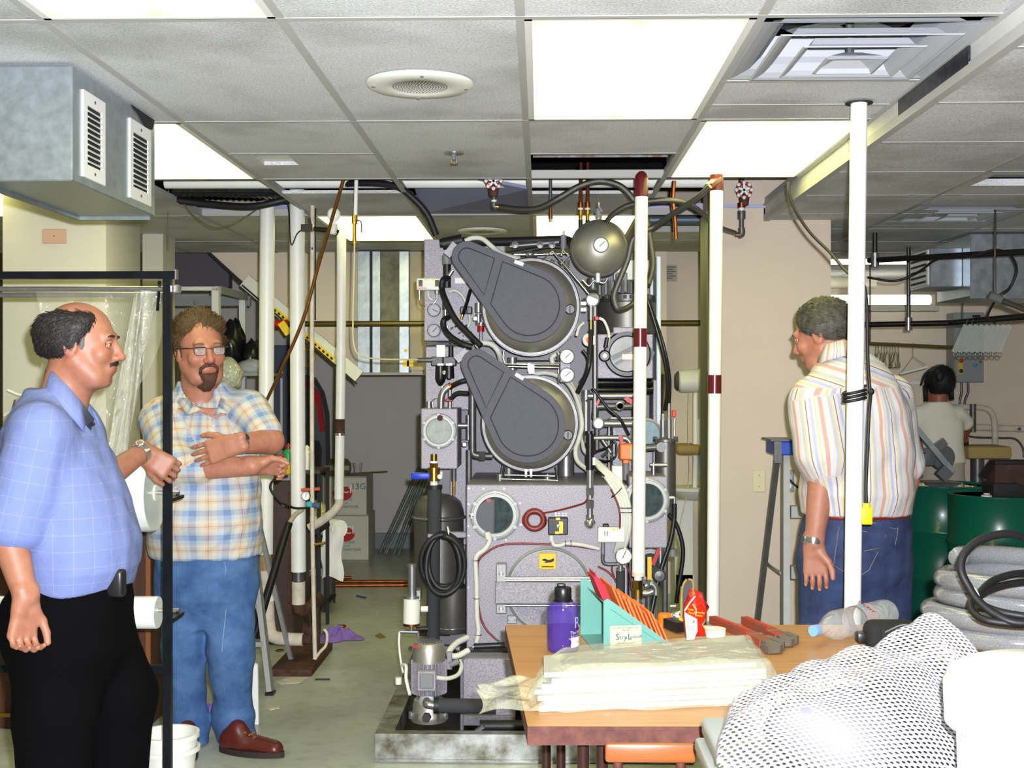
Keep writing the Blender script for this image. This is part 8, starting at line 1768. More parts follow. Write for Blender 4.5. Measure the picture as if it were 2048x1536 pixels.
def fabcoords(V, ctr, e, Rt, sleeves):
    # torso: (arc length round the body, height); sleeves: (arc round the arm, length along it)
    A = np.zeros((len(V),3)); ang = np.arctan2(-(V[:,0]-ctr[0])*math.sin(e)+(V[:,1]-ctr[1])*math.cos(e), (V[:,0]-ctr[0])*math.cos(e)+(V[:,1]-ctr[1])*math.sin(e))
    A[:,0] = (ang+math.pi/2)*Rt; A[:,1] = V[:,2]
    for (a,b,r) in sleeves:
        a = npv(a); b = npv(b); d = (b-a); Ln = np.linalg.norm(d); d = d/Ln; p = V-a; t = p@d; rad = p-np.outer(t,d); dist = np.linalg.norm(rad,axis=1)
        x = np.cross(d,[0,0,1.]); x = x/np.linalg.norm(x); y = np.cross(d,x); m_ = (t>.0)&(t<Ln+.06)&(dist<r*1.25)
        an = np.arctan2(rad@y, rad@x); A[m_,0] = (an*r*1.0)[m_]; A[m_,1] = t[m_]
    return A
from mathutils.bvhtree import BVHTree
def snapper(V, Q):
    b = BVHTree.FromPolygons([Vector(v) for v in V], Q.tolist()); O = Vector((0,0,CAMZ))
    def f(px,py,off=.003):
        d = ray(px,py).normalized(); h_ = b.ray_cast(O,d)
        if h_[0] is None: h_ = b.find_nearest(at(px,py,5)); 
        p,n = h_[0],h_[1]
        if n.dot(d) > 0: n = -n
        return p+n*off
    return f
def shoe(par, heel, toe, s, mat, sole):
    heel = Vector(heel); toe = Vector(toe); d = (toe-heel); L_ = d.length; d.normalize(); x = Vector((-d.y,d.x,0)); sd = SD()
    P = lambda f,l,z: npv(heel+d*(L_*f)+x*l+Vector((0,0,z)))
    sd.cap(P(.14,0,.045),P(.36,0,.05),.038,.040,k=.03); sd.cap(P(.36,0,.05),P(.86,.0,.030),.042,.034,k=.03); sd.cap(P(.6,.012,.028),P(.86,.0,.026),.036,.034,k=.02); sd.cap(P(.18,0,.07),P(.28,0,.10),.036,.038,k=.03)
    sd.fn(lambda X,Y,Z: Z-.022, [-9,-9,-1],[9,9,.02],.004,True)
    V,Q = sd.mesh(.006); o = mesh_obj('shoe', V, Q, mat, par, 180)
    pts=[]
    for k in range(24):
        a=2*math.pi*k/24; f=.5+.5*math.cos(a); wd=.040+.012*math.sin(math.pi*min(1,f*.9)); pts.append(heel+d*(L_*(-.01+1.03*f))+x*(wd*math.sin(a))+Vector((0,0,.001)))
    MB().prism(pts,(0,0,.024)).build('sole', sole, o, 40); 
    for j in range(3): p_=Vector(P(.44+.07*j,0,.093-.008*j)); MB().bar(p_-x*.022,p_+x*.022,.006,.004).build('lace', pbr('lace_tan',(150,110,80),.8), o, 0)
    return o
def watch(par, c, d, r, w_, m_=None, face=None):
    d = Vector(d).normalized(); o = MB().lathe([(r,-w_/2),(r+.003,-w_/2),(r+.004,0),(r+.003,w_/2),(r,w_/2),(r,-w_/2)],c,d,24,caps=False).build('watch_band', m_ or m_chrome, par, 40)
    if face is not None:
        f = Vector(face); f = (f-d*f.dot(d)).normalized(); MB().lathe([(w_*.72,0),(w_*.72,.006),(w_*.6,.009),(0,.009)],Vector(c)+f*(r),f,20).build('watch_case', m_chrome, o); MB().lathe([(w_*.52,.0092),(w_*.5,.0098),(0,.0098)],Vector(c)+f*r,f,18).build('watch_dial', pbr('dial_dark',(50,56,60),.2), o)
    return o
def collar(par, pts_in, pts_out, mat, thick=.003, fabv=None):
    n=len(pts_in); mb=MB(); A=[Vector(p) for p in pts_in]; B=[Vector(p) for p in pts_out]
    mb.v=[tuple(p) for p in A]+[tuple(p) for p in B]; mb.f=[(i,i+1,n+i+1,n+i) for i in range(n-1)]
    o=mb.build('collar', mat, par, 180); md=o.modifiers.new('thick','SOLIDIFY'); md.thickness=thick; md.offset=0
    VV=np.array(mb.v); attr(o,'fab',np.stack([np.linspace(0,.35,n).tolist()*2,np.r_[np.zeros(n),np.full(n,.05)],np.zeros(2*n)],1)); return o
# ---------------------------------------------------------------- man in the plaid shirt
Y2 = 5.12; u2 = U(Y2)
def A2(x,y,dy=0): return npv(at(x,y,Y2+dy))
hc2 = A2(402,702,-.06); M2 = headM((math.sin(R(33)),-math.cos(R(33)),-.04), R(3)); s2 = 1.16
sd = SD(); P2 = add_head(sd, hc2, M2, s2, A2(404,812,.02), .066)
SL2, SR2 = A2(322,838,.0), A2(498,822,-.02)     # shoulders (picture left / right)
EL2, WL2 = A2(352,938,-.20), A2(505,932,-.245)   # his right arm: elbow, wrist (under)
ER2, WR2 = A2(541,882,-.13), A2(476,888,-.30)   # his left arm on top
sd.loft([(A2(0,1110)[2],A2(415,0)[0],Y2,.20,.15),(A2(0,1000)[2],A2(412,0)[0],Y2-.02,.20,.16),(A2(0,900)[2],A2(408,0)[0],Y2,.19,.13),(A2(0,815)[2],A2(408,0)[0],Y2+.01,.17,.10)],0,.04)
sd.chain([SL2,EL2,WL2],[.058,.054,.038],.02); sd.chain([SR2,ER2,WR2],[.058,.053,.036],.02); sd.cap(A2(384,806,.03),SL2,.055,.05,.03); sd.cap(A2(424,806,.03),SR2,.055,.05,.03)
t_ = WR2-ER2; t_ = t_/np.linalg.norm(t_)
add_hand(sd, WR2+t_*.022, Vector((-.92,.10,-.30)), Vector((-.25,.0,.95)), 1.14, (8,14,12), .3, -.2)
add_hand(sd, WL2+npv((.01,.012,0)), Vector((.85,.48,-.05)), Vector((.1,-.5,.8)), 1.05, (55,65,40), 0, .6)
HPx = [(368,1125),(458,1125)]; KN=[(372,1305),(462,1300)]; AN=[(384,1490),(470,1462)]
for (h_,k_,a_,dy) in zip(HPx,KN,AN,((0,-.02,0.02),(0,-.05,.06))): sd.chain([A2(*h_,dy[0]),A2(*k_,dy[1]),A2(*a_,dy[2])],[.085,.058,.042],.03)
V,Q = sd.mesh(.0042); V = relax(V,Q,1,.35)
m_sk2 = skin_mat('skin_ruddy',(174,118,97))
man2 = tag(mesh_obj('person', V, Q, m_sk2, None, 180, origin=(A2(412,0)[0],Y2,0)), 'man with goatee and glasses in a plaid shirt and jeans, arms crossed', 'person')
attr(man2,'tint',tint(V,hc2,M2,s2,.35),'FLOAT_COLOR')
m_hair2 = pbr('sandy_hair',(88,66,34),.55,var=.5,vs=60,bump=.8,bs=160)
hairmesh(hc2,M2,s2,lambda u,v,w: np.maximum(np.maximum(.028-w+np.clip(-v*1.1,-.05,.10)*-.9, v-.060-.5*np.clip(.075-np.abs(u)*.4-w,-1,.05)), -w-.02), lambda u,v,w: .012+.012*np.clip((w-.05)/.06,0,1), .0022, m_hair2, man2, flow=lambda x,y,z:(x*6,.35-y*4,.7 if z>.06 else -.8), ns=2000, sl=.026, lift=.55)
hairmesh(hc2,M2,s2,lambda u,v,w: np.maximum(np.maximum(v-.012, -.045-w),w-.06), lambda u,v,w: .010+0*u, .0015, m_hair2, man2, flow=lambda x,y,z:(0,-.5,-.8), ns=700, sl=.02)
m_beard2 = pbr('brown_beard',(92,58,40),.7,var=.4,vs=90,bump=.8,bs=220)
hairmesh(hc2,M2,s2,lambda u,v,w: np.maximum(np.maximum(w+.076,np.abs(u)-.034),.02-v), lambda u,v,w: .024+0*u, .0016, m_beard2, man2, 'beard', flow=lambda x,y,z:(x*5,.1,-1), ns=700, sl=.012)
bd=MB()
for q in (-1,1): bd.tube([P2(0,.099,-.048),P2(q*.016,.097,-.049),P2(q*.029,.086,-.060),P2(q*.031,.078,-.078)],[.0065,.008,.0075,.006],8)
bd.build('moustache', m_beard2, man2, 180)
eyes_and_brows(P2,M2,s2,man2,pbr('brow_brown',(120,86,58),.8),(110,126,130))
gl = MB()
for q in (-1,1):
    c_=[(q*.034-.021,.014),(q*.034-.02,-.006),(q*.034-.012,-.013),(q*.034+.012,-.013),(q*.034+.02,-.006),(q*.034+.021,.014)]
    gl.tube([P2(x,.1005,z) for x,z in c_],.0011*s2,6,closed=True)
g_=gl.tube([P2(-.013,.1005,.010),P2(0,.104,.011),P2(.013,.1005,.010)],.0014*s2,6).build('glasses_frame', m_ink, man2, 180)
for q in (-1,1): MB().tube([P2(q*.055,.100,.013),P2(q*.078,.06,.013),P2(q*.086,-.005,.010),P2(q*.085,-.02,.002)],.0028*s2,6).build('glasses_temple', pbr('temple_brown',(60,24,22),.3), g_, 180); MB().tube([P2(q*.034-.019,.1008,.0145),P2(q*.034+.019,.1008,.0145)],.0022*s2,6).build('brow_bar', m_ink, g_)
for q in (-1,1): MB().prism([Vector(P2(q*.034+a,.1003,b)) for a,b in ((-.020,.013),(-.019,-.006),(-.012,-.012),(.012,-.012),(.019,-.006),(.020,.013))],Vector(M2[:,1])*.0008).build('lens', pbr('lens_clear',(230,235,235),.03,alpha=.12), g_, 0)
# shirt
sh_=SD(); hem=A2(0,1108)[2]
sh_.loft([(hem,A2(414,0)[0],Y2+.0,.232,.205),(A2(0,1040)[2],A2(413,0)[0],Y2-.03,.238,.225),(A2(0,980)[2],A2(411,0)[0],Y2-.02,.236,.21),(A2(0,900)[2],A2(408,0)[0],Y2+.01,.232,.17),(A2(0,840)[2],A2(409,0)[0],Y2+.03,.215,.14),(A2(0,805)[2],A2(408,0)[0],Y2+.03,.165,.105),(A2(0,785)[2],A2(405,0)[0],Y2+.025,.118,.10),(A2(0,764)[2],A2(402,0)[0],Y2+.02,.098,.092)],0,.05,2.3); sh_.cap(A2(380,800,.03),SL2,.062,.07,.04); sh_.cap(A2(428,800,.03),SR2,.062,.07,.04)
sle=[(SL2,SL2*.18+EL2*.82+npv((0,0,-.005)),.088,.083),(SR2,SR2*.28+ER2*.72,.082,.078)]
for a,b,ra,rb in sle: sh_.cap(a,b,ra,rb,.045)
d_=(EL2-SL2); sh_.cap(EL2*.9+SL2*.1, EL2+(WL2-EL2)*.30, .080,.066,.03)
VN=A2(414,812,-.16)
sh_.cap(A2(402,745,-.02),A2(403,800,.01),.085,.080,.008,True); sh_.cap(A2(412,790,-.09),A2(426,834,-.165),.036,.008,.010,True)
V2,Q2=sh_.mesh(.0065); N2=vnormals(V2,Q2); V2=wrinkle(V2,N2,.0065,(16,32,56),3)
def plaid(N,L,sp):
    st=((0,(112,134,174)),(.22,(172,182,196)),(.32,(196,190,174)),(.48,(194,168,148)),(.56,(130,98,76)),(.585,(194,168,148)),(.68,(196,190,172)),(.82,(160,174,196)))
    return mixc(N,L,stripes(N,L,sp.outputs[0],.108,st),stripes(N,L,sp.outputs[1],.100,st),.5)
m_plaid=fabric('plaid_cotton',plaid)
so=mesh_obj('shirt',V2,Q2,m_plaid,man2,180); attr(so,'fab',fabcoords(V2,(A2(410,0)[0],Y2+.02),0,.21,[(SL2,EL2,.088),(SR2,ER2,.082)]))
sn=snapper(V2,Q2)
MB().tube([sn(424,838,.002),sn(428,870,.002),sn(432,920,.002)],.0022,6).build('placket_edge',pbr('pale_seam',(206,208,214),.8),so,180)
collar(so,[A2(368,764,.03),A2(371,790,-.05),A2(386,808,-.12),A2(415,828,-.165)],[A2(350,790,.02),A2(356,806,-.09),A2(376,830,-.155),A2(402,820,-.19)],m_plaid)
collar(so,[A2(440,772,.04),A2(443,790,-.04),A2(436,812,-.12),A2(428,830,-.165)],[A2(470,792,.03),A2(466,806,-.06),A2(458,828,-.14),A2(440,826,-.185)],m_plaid)
for (x,y) in ((427,852),(430,890)): MB().ell(sn(x,y,.002),.0045,8,6).build('button',m_offw,so)
# jeans
jn=SD(); zz=A2(0,1105)[2]
jn.loft([(A2(0,1250)[2],A2(413,0)[0],Y2,.13,.09),(A2(0,1190)[2],A2(413,0)[0],Y2,.205,.15),(A2(0,1130)[2],A2(413,0)[0],Y2,.212,.165),(zz+.03,A2(413,0)[0],Y2,.208,.165)],0,.03,2.5)
jn.chain([A2(366,1165,.0),A2(368,1300,-.02),A2(380,1440,.01),A2(386,1492,.02)],[.103,.088,.072,.070],.035); jn.chain([A2(462,1165,.0),A2(462,1300,-.04),A2(468,1430,.03),A2(474,1470,.05)],[.108,.092,.080,.082],.035)
VJ,QJ=jn.mesh(.0065); NJ=vnormals(VJ,QJ); VJ=wrinkle(VJ,NJ,.0075,(16,30,55),5); VJ=VJ[:]; VJ[:,2]=np.maximum(VJ[:,2],.012)
def denim(name,c1,c2): return pbr(name,c1,.85,var=.0,vs=7,col2=c2,bump=.35,bs=60)
m_den2=denim('blue_denim',(78,112,160),(46,78,128))
jo=mesh_obj('jeans',VJ,QJ,m_den2,man2,180); sj=snapper(VJ,QJ); m_st=pbr('pale_stitch',(130,150,180),.8)
for pts in ([(446,1112),(452,1140),(449,1152)],[(452,1218),(444,1300),(450,1400)],[(320,1135),(345,1140)]): MB().tube([sj(x,y,.001) for x,y in pts],.0018,6).build('seam',m_st,jo,180)
# shoes
m_sho=pbr('brown_leather',(84,30,26),.35,var=.2,vs=20); m_sole=pbr('dark_sole',(40,30,28),.7)
g1=gz(440,1502); g2=gz(572,1506); shoe(man2,Vector((g1.x,g1.y,0)),Vector((g2.x,g2.y-.06,0)),1,m_sho,m_sole)
g1=gz(386,1500); shoe(man2,Vector((g1.x-.02,g1.y+.03,0)),Vector((g1.x+.02,g1.y-.26,0)),1,m_sho,m_sole)
watch(man2,A2(478,887,-.295),WR2-ER2,.040,.026,m_chrome,(0.1,-.9,.35))
# ---------------------------------------------------------------- man in the blue shirt (profile)
Y1=3.5
def A1(x,y,dy=0): return npv(at(x,y,Y1+dy))
hc1=A1(166,690); M1=headM((.985,.10,-.05)); s1=1.02
sd=SD(); P1=add_head(sd,hc1,M1,s1,A1(128,800),.064)
SN1,EN1,WN1=A1(66,868,-.19),A1(18,1075,-.22),A1(52,1195,-.26)
SF1,EF1,WF1=A1(120,860,.20),A1(205,960,.42),A1(283,905,.60)
sd.loft([(A1(0,1180)[2],A1(150,0)[0],Y1,.13,.16),(A1(0,1060)[2],A1(155,0)[0],Y1,.15,.16),(A1(0,920)[2],A1(110,0)[0],Y1,.125,.18),(A1(0,840)[2],A1(105,0)[0],Y1,.10,.16)],0,.04)
sd.chain([SN1,EN1,WN1],[.055,.048,.031],.02); sd.chain([SF1,EF1,WF1],[.055,.046,.032],.02)
add_hand(sd,WN1+npv((-.0,0,-.012)),Vector((-.10,-.02,-1)),Vector((.55,.8,0)),1.0,(35,50,35),0,.5)
add_hand(sd,WF1+npv((.01,.008,-.005)),Vector((.80,.25,-.55)),Vector((-.4,-.2,-.8)),1.0,(30,45,30),.1,.2)
sd.chain([A1(120,1230,-.09),A1(112,1420,-.09),A1(100,1690,-.07)],[.09,.06,.045],.03); sd.chain([A1(180,1230,.10),A1(252,1400,.12),A1(235,1670,.14)],[.09,.06,.045],.03)
V,Q=sd.mesh(.0042); V=relax(V,Q,1,.35); V[:,2]=np.maximum(V[:,2],.02)
m_sk1=skin_mat('skin_warm',(156,106,85))
man1=tag(mesh_obj('person',V,Q,m_sk1,None,180,origin=(A1(130,0)[0],Y1,0)),'balding man in a blue short-sleeved shirt and black trousers, seen in profile','person')
attr(man1,'tint',tint(V,hc1,M1,s1,.25),'FLOAT_COLOR')
m_hair1=pbr('dark_hair',(34,28,30),.5,var=.5,vs=70,bump=.9,bs=180)
hairmesh(hc1,M1,s1,lambda u,v,w: np.maximum(np.maximum(v-.010-.55*np.clip(w-.005,-.02,.06), -.052-w+np.clip(v+.02,0,.1)*1.2), w-.092+np.clip(.05-np.abs(u),0,.1)*1.1), lambda u,v,w: .015+.004*np.clip(-v/.08,0,1), .0020, m_hair1, man1, flow=lambda x,y,z:(0,-.7,-.6), ns=2600, sl=.02)
hairmesh(hc1,M1,s1,lambda u,v,w: np.maximum(np.maximum(np.abs(v-.014)-.009+.25*np.clip(-w,0,.04),-.028-w),w-.03),lambda u,v,w:.0065+0*u,.001,pbr('greying',(96,86,84),.7,bump=.8,bs=200),man1,'sideburn')
bd=MB().tube([P1(q*.028,.094-.014*abs(q),-.047-.008*abs(q)) for q in (-1,-.5,0,.5,1)],.0085,8).build('moustache',m_hair1,man1,180)
eyes_and_brows(P1,M1,s1,man1,m_hair1,(80,60,44))
s_=SD(); wz=A1(0,1172)[2]
s_.loft([(wz,A1(152,0)[0],Y1,.145,.185),(A1(0,1130)[2],A1(162,0)[0],Y1,.160,.20),(A1(0,1080)[2],A1(164,0)[0],Y1,.160,.20),(A1(0,1000)[2],A1(146,0)[0],Y1,.152,.198),(A1(0,920)[2],A1(116,0)[0],Y1,.140,.205),(A1(0,860)[2],A1(108,0)[0],Y1,.125,.20),(A1(0,815)[2],A1(106,0)[0],Y1,.095,.15),(A1(0,780)[2],A1(108,0)[0],Y1,.075,.085)],0,.05,2.2)
s_.cap(SN1+npv((.01,.02,0)),SN1*.12+EN1*.88,.083,.080,.045); s_.cap(SF1,SF1*.35+EF1*.65,.085,.082,.045)
s_.cap(A1(150,760),A1(128,805),.060,.068,.012,True); s_.cap(A1(178,800),A1(202,850),.035,.012,.012,True)
V1,Q1=s_.mesh(.0060); N1=vnormals(V1,Q1); V1=wrinkle(V1,N1,.0085,(12,24,44),8)
def blueg(N,L,sp):
    st=((0,(108,120,170)),(.84,(132,140,186)),(.89,(108,120,170)),(.95,(118,124,172)),(.98,(108,120,170)))
    return mixc(N,L,stripes(N,L,sp.outputs[0],.043,st),stripes(N,L,sp.outputs[1],.045,st),.5)
m_blu=fabric('blue_check',blueg,.85,.35,26)
so=mesh_obj('shirt',V1,Q1,m_blu,man1,180); attr(so,'fab',fabcoords(V1,(A1(130,0)[0],Y1),0,.17,[(SN1,EN1,.083),(SF1,EF1,.083)]))
collar(so,[A1(92,738,.0),A1(104,742,-.066),A1(132,768,-.085),A1(160,800,-.075),A1(188,838,-.03)],[A1(84,772,.0),A1(95,788,-.10),A1(128,818,-.13),A1(158,852,-.11),A1(176,878,-.045)],m_blu)
collar(so,[A1(92,738,.0),A1(110,742,.066),A1(140,768,.08),A1(170,800,.07),A1(192,832,.03)],[A1(84,772,.0),A1(100,788,.10),A1(140,818,.12),A1(180,845,.11),A1(206,868,.05)],m_blu)
sn=snapper(V1,Q1)
MB().ell(A1(186,848,-.045),.006,10,8).build('button',m_blackp,so)
# trousers
t_=SD()
t_.loft([(A1(0,1400)[2],A1(140,0)[0],Y1,.09,.11),(A1(0,1290)[2],A1(140,0)[0],Y1,.165,.185),(A1(0,1200)[2],A1(145,0)[0],Y1,.165,.185),(wz+.02,A1(148,0)[0],Y1,.150,.178)],0,.03,2.3)
t_.chain([A1(112,1240,-.085),A1(110,1420,-.09),A1(104,1690,-.08)],[.122,.108,.09],.04); t_.chain([A1(175,1240,.09),A1(238,1390,.11),A1(228,1670,.13)],[.118,.105,.085],.04); t_.cap(A1(90,1250,-.03),A1(100,1320,-.05),.13,.10,.05)
VT,QT=t_.mesh(.007); NT=vnormals(VT,QT); VT=wrinkle(VT,NT,.005,(12,24,44),9); VT[:,2]=np.maximum(VT[:,2],.03)
to=mesh_obj('trousers',VT,QT,pbr('black_wool',(7,7,9),.9,spec=.05,bump=.3,bs=120),man1,180)
for (x,dy,fx) in ((104,-.08,.0),(228,.13,.02)): g=A1(x,1700,dy); shoe(man1,Vector((g[0]-.09,Y1+dy,0)),Vector((g[0]+.19,Y1+dy+.02,0)),1,pbr('black_leather',(20,18,18),.3),m_ink)
st_=snapper(VT,QT); c=st_(228,1168,.012); MB().rb(c.x-.03,c.x+.03,c.y-.03,c.y+.012,c.z-.045,c.z+.035,.012,3).build('phone_holster',m_blackp,man1); MB().bx(c.x-.02,c.x+.006,c.y-.034,c.y-.026,c.z+.02,c.z+.034).build('holster_clip',m_chrome,man1,0)
c=st_(88,1168,.004); MB().bar(c+Vector((-.012,0,-.008)),c+Vector((.014,0,.012)),.008,.004).build('key_clip',m_brass,man1,0)
watch(man1,A1(281,907,.592),WF1-EF1,.034,.022,m_chrome,(0,-.6,.8))
# ---------------------------------------------------------------- man in the striped shirt (from behind)
Y3=4.62
def A3(x,y,dy=0): return npv(at(x,y,Y3+dy))
hc3=A3(1643,672,.06); M3=headM((-.80,.52,-.28)); s3=1.06
sd=SD(); P3=add_head(sd,hc3,M3,s3,A3(1690,742,0),.064)
SL3,EL3,WL3=A3(1630,800,-.08),A3(1648,925,-.12),A3(1628,1085,-.13)
SR3,ER3,WR3=A3(1780,800,.12),A3(1812,960,.16),A3(1800,1060,.05)
sd.loft([(A3(0,1040)[2],A3(1710,0)[0],Y3,.16,.12),(A3(0,900)[2],A3(1712,0)[0],Y3,.17,.13),(A3(0,790)[2],A3(1705,0)[0],Y3,.17,.12),(A3(0,735)[2],A3(1698,0)[0],Y3,.12,.09)],R(15),.04)
sd.chain([SL3,EL3,WL3],[.058,.056,.034],.02); sd.chain([SR3,ER3,WR3],[.055,.046,.031],.02)
add_hand(sd,WL3+npv((.0,0,-.015)),Vector((.06,-.02,-1)),Vector((.9,-.25,.1)),1.06,(22,34,22),.3,.1)
add_hand(sd,WR3,Vector((-.6,.6,-.4)),Vector((0,.6,.8)),1.0,(30,40,20),0,.4)
sd.chain([A3(1665,1080,-.03),A3(1650,1300,0),A3(1640,1560,.05)],[.09,.062,.045],.03); sd.chain([A3(1755,1080,.06),A3(1765,1300,.05),A3(1770,1540,.10)],[.09,.062,.045],.03)
V,Q=sd.mesh(.0045); V=relax(V,Q,1,.35); V[:,2]=np.maximum(V[:,2],.02)
man3=tag(mesh_obj('person',V,Q,skin_mat('skin_tan',(166,114,94)),None,180,origin=(A3(1710,0)[0],Y3,0)),'grey-haired man in a striped shirt and dark jeans, seen from behind','person')
attr(man3,'tint',tint(V,hc3,M3,s3,.2),'FLOAT_COLOR')
m_hair3=pbr('grey_hair',(84,80,70),.55,var=.0,vs=40,col2=(40,38,34),bump=.8,bs=180)
hairmesh(hc3,M3,s3,lambda u,v,w: np.maximum(v-.055-.2*np.clip(w-.05,-.1,.05)+1.2*np.clip(.03-w,0,.06), -.050-w+np.clip(v+.03,0,.1)*1.0), lambda u,v,w:.012+.004*np.clip(-v/.08,0,1), .0014, m_hair3, man3, flow=lambda x,y,z:(0,-.7,-.5), ns=2200, sl=.02)
eyes_and_brows(P3,M3,s3,man3,m_hair3,(70,70,70))
s_=SD(); wz=A3(0,1022)[2]
s_.loft([(wz,A3(1712,0)[0],Y3,.205,.16),(A3(0,980)[2],A3(1713,0)[0],Y3-.01,.215,.175),(A3(0,900)[2],A3(1716,0)[0],Y3-.01,.208,.165),(A3(0,820)[2],A3(1712,0)[0],Y3,.205,.155),(A3(0,770)[2],A3(1702,0)[0],Y3,.175,.135),(A3(0,730)[2],A3(1696,0)[0],Y3,.13,.11),(A3(0,700)[2],A3(1692,0)[0],Y3+.02,.08,.08)],R(15),.05,2.3)
s_.cap(SL3,SL3*.10+EL3*.90,.100,.106,.045); s_.cap(SR3,SR3*.2+ER3*.8,.09,.085,.045)
s_.cap(A3(1672,690,.03),A3(1690,738,.01),.062,.066,.012,True)
V3,Q3=s_.mesh(.0060); N3=vnormals(V3,Q3); V3=wrinkle(V3,N3,.0075,(13,26,48),11)
def strp(N,L,sp):
    w=(198,196,194); st=((0,w),(.06,(196,152,142)),(.19,w),(.28,(204,186,136)),(.33,w),(.40,(170,170,196)),(.50,w),(.60,(130,98,96)),(.63,w),(.72,(204,186,140)),(.78,(176,178,198)),(.86,w))
    return stripes(N,L,sp.outputs[0],.115,st)
m_str=fabric('striped_cotton',strp,.85,.3,26)
so=mesh_obj('shirt',V3,Q3,m_str,man3,180); F3=fabcoords(V3,(A3(1710,0)[0],Y3),R(15),.20,[(SL3,EL3,.104),(SR3,ER3,.09)])
yk=V3[:,2]>A3(0,775)[2]; F3[yk,0]=V3[yk,2]*1.0+V3[yk,0]*.35; attr(so,'fab',F3)
collar(so,[A3(1640,700,-.0),A3(1655,688,-.06),A3(1685,680,-.075),A3(1712,684,-.05)],[A3(1632,735,-.02),A3(1650,722,-.085),A3(1688,712,-.10),A3(1722,715,-.07)],m_str)
t_=SD()
t_.loft([(A3(0,1220)[2],A3(1712,0)[0],Y3+.02,.12,.09),(A3(0,1130)[2],A3(1712,0)[0],Y3+.02,.205,.165),(A3(0,1060)[2],A3(1714,0)[0],Y3+.01,.205,.165),(wz+.01,A3(1714,0)[0],Y3,.195,.15)],R(15),.03,2.3)
t_.chain([A3(1662,1120,-.02),A3(1648,1300,.0),A3(1640,1560,.05)],[.118,.10,.085],.04); t_.chain([A3(1760,1120,.07),A3(1768,1300,.06),A3(1772,1540,.10)],[.115,.098,.085],.04)
VT,QT=t_.mesh(.007); NT=vnormals(VT,QT); VT=wrinkle(VT,NT,.005,(12,24,44),12); VT[:,2]=np.maximum(VT[:,2],.03)
to=mesh_obj('jeans',VT,QT,denim('dark_denim',(52,66,104),(30,40,72)),man3,180); st_=snapper(VT,QT); m_gs=pbr('gold_stitch',(120,112,96),.8)
for pts in ([(1660,1018),(1700,1030)],[(1678,1054),(1667,1130),(1685,1142),(1700,1144)],[(1724,1062),(1772,1070),(1738,1140),(1722,1150)],[(1728,1102),(1760,1096)],[(1745,1045),(1790,1058),(1812,1048)],[(1792,1022),(1796,1056),(1790,1090)]): MB().tube([st_(x,y,.001) for x,y in pts],.0014,6).build('stitching',m_gs,to,180)
MB().loft if False else None
bl=SD(); bl.loft([(A3(0,1022)[2]-.012,A3(1714,0)[0],Y3,.199,.155),(A3(0,1004)[2]+.012,A3(1714,0)[0],Y3,.197,.153)],R(15),.004,2.3); VB,QB=bl.mesh(.006); mesh_obj('belt',VB,QB,pbr('red_brown_belt',(112,34,24),.4),man3,180)
for (x,dy) in ((1640,.05),(1771,.10)): g=A3(x,1560,dy); shoe(man3,Vector((g[0]+.04,Y3+dy-.08,0)),Vector((g[0]-.06,Y3+dy+.19,0)),1,m_sho,m_sole)
watch(man3,A3(1627,1080,-.13),WL3-EL3,.033,.022,m_chrome,(-.8,-.2,0))
# ---------------------------------------------------------------- woman in the white T-shirt
Y4=8.9
def A4(x,y,dy=0): return npv(at(x,y,Y4+dy))
hc4=A4(1876,772,.02); M4=headM((-.25,.95,-.15)); s4=1.05
sd=SD(); P4=add_head(sd,hc4,M4,s4,A4(1876,818,0),.052)
sd.loft([(A4(0,950)[2],A4(1880,0)[0],Y4,.15,.10),(A4(0,870)[2],A4(1876,0)[0],Y4,.155,.10),(A4(0,815)[2],A4(1876,0)[0],Y4,.13,.08)],0,.04)
sd.chain([A4(1836,828,0),A4(1812,868,.02),A4(1812,892,.16)],[.045,.038,.028],.02); sd.chain([A4(1915,825,0),A4(1936,850,.06),A4(1925,880,.20)],[.045,.038,.028],.02)
add_hand(sd,A4(1812,892,.17),Vector((.2,.9,-.2)),Vector((1,0,.2)),.9,(20,30,20),0,.2); add_hand(sd,A4(1925,880,.21),Vector((-.2,.9,-.2)),Vector((-1,0,.2)),.9,(20,30,20),0,.2)
sd.chain([A4(1858,960,0),A4(1858,1060,0),A4(1858,1180,.02)],[.08,.055,.04],.03); sd.chain([A4(1902,960,0),A4(1902,1060,0),A4(1902,1180,.02)],[.08,.055,.04],.03)
V,Q=sd.mesh(.006); V[:,2]=np.maximum(V[:,2],.02)
wm=tag(mesh_obj('person',V,Q,skin_mat('skin_brown',(150,96,66)),None,180,origin=(A4(1878,0)[0],Y4,0)),'dark-haired woman in a white T-shirt working with her back turned','person')
attr(wm,'tint',tint(V,hc4,M4,s4,0),'FLOAT_COLOR')
m_hb=pbr('black_hair',(14,13,16),.6,bump=.6,bs=120)
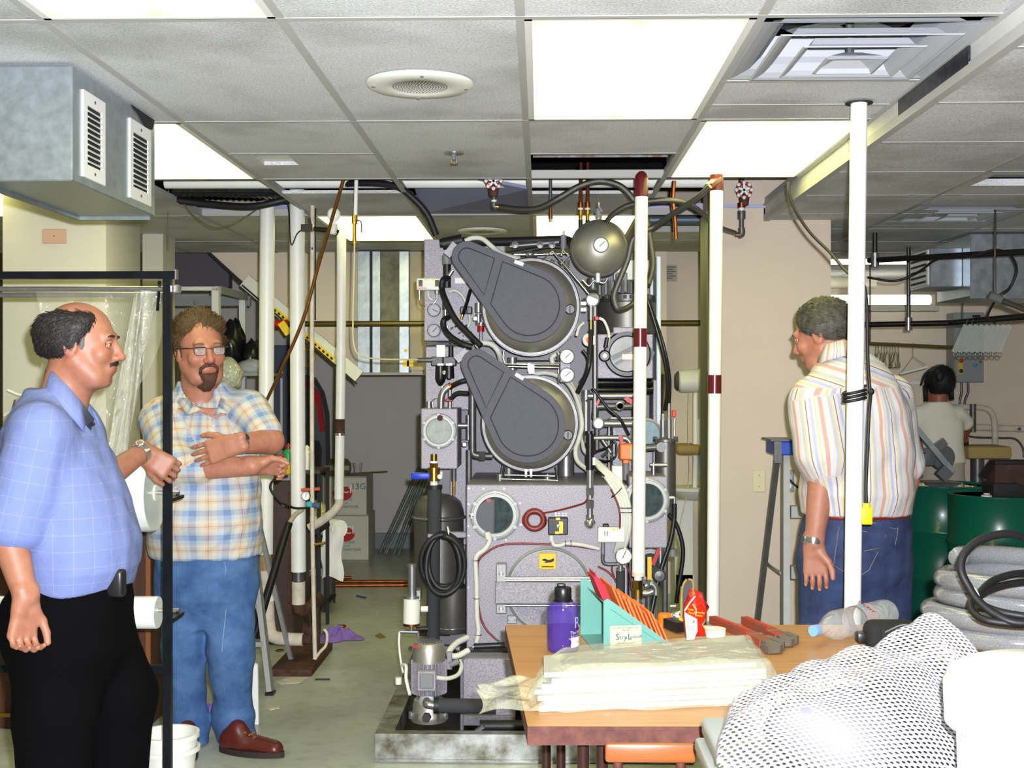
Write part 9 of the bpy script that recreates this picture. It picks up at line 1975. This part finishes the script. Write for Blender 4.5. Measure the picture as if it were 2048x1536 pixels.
hairmesh(hc4,M4,s4,lambda u,v,w: np.maximum(v-.05,-.075-w+np.clip(v+.02,0,.1)*1.2),lambda u,v,w:.016+.01*np.clip(-v/.08,0,1),.001,m_hb,wm,h=.005,flow=lambda x,y,z:(0,-.3,-1),ns=600,sl=.03)
MB().ell(A4(1880,752,-.10),(.035,.03,.05),14,10).build('hair_bun',m_hb,wm); MB().tube(spline([A4(1842,770,.02),A4(1852,745,0),A4(1880,733,-.02),A4(1900,750,-.02),A4(1903,790,0)],6),.008,8).build('headband',m_blackp,wm,180); MB().tube([A4(1902,765,-.02),A4(1903,800,-.03)],.02,8).build('hair_lock',m_hb,wm,180); MB().tube([A4(1850,770,-.02),A4(1852,803,-.02)],.016,8).build('hair_lock',m_hb,wm,180)
s_=SD(); s_.loft([(A4(0,922)[2],A4(1884,0)[0],Y4,.165,.12),(A4(0,880)[2],A4(1880,0)[0],Y4,.16,.12),(A4(0,840)[2],A4(1877,0)[0],Y4,.17,.115),(A4(0,815)[2],A4(1876,0)[0],Y4,.13,.085),(A4(0,803)[2],A4(1876,0)[0],Y4,.085,.07)],0,.03); s_.cap(A4(1836,828,0),A4(1820,855,.01),.062,.06,.03); s_.cap(A4(1915,826,0),A4(1931,845,.04),.06,.056,.03)
V4,Q4=s_.mesh(.008); N4=vnormals(V4,Q4); V4=wrinkle(V4,N4,.005,(18,36),14); mesh_obj('t_shirt',V4,Q4,pbr('white_tee',(226,224,206),.85),wm,180)
s_=SD(); s_.loft([(A4(0,985)[2],A4(1882,0)[0],Y4,.17,.13),(A4(0,915)[2],A4(1884,0)[0],Y4,.155,.115)],0,.03); s_.chain([A4(1858,980,0),A4(1858,1080,0),A4(1858,1190,.02)],[.10,.08,.07],.03); s_.chain([A4(1904,980,0),A4(1904,1080,0),A4(1904,1190,.02)],[.10,.08,.07],.03)
V4,Q4=s_.mesh(.009); V4[:,2]=np.maximum(V4[:,2],.01); mesh_obj('trousers',V4,Q4,pbr('beige_cotton',(176,168,150),.9),wm,180)
for x in (1858,1904): g=A4(x,1190,.02); shoe(wm,Vector((g[0],Y4-.05,0)),Vector((g[0],Y4+.19,0)),1,m_white,m_white)
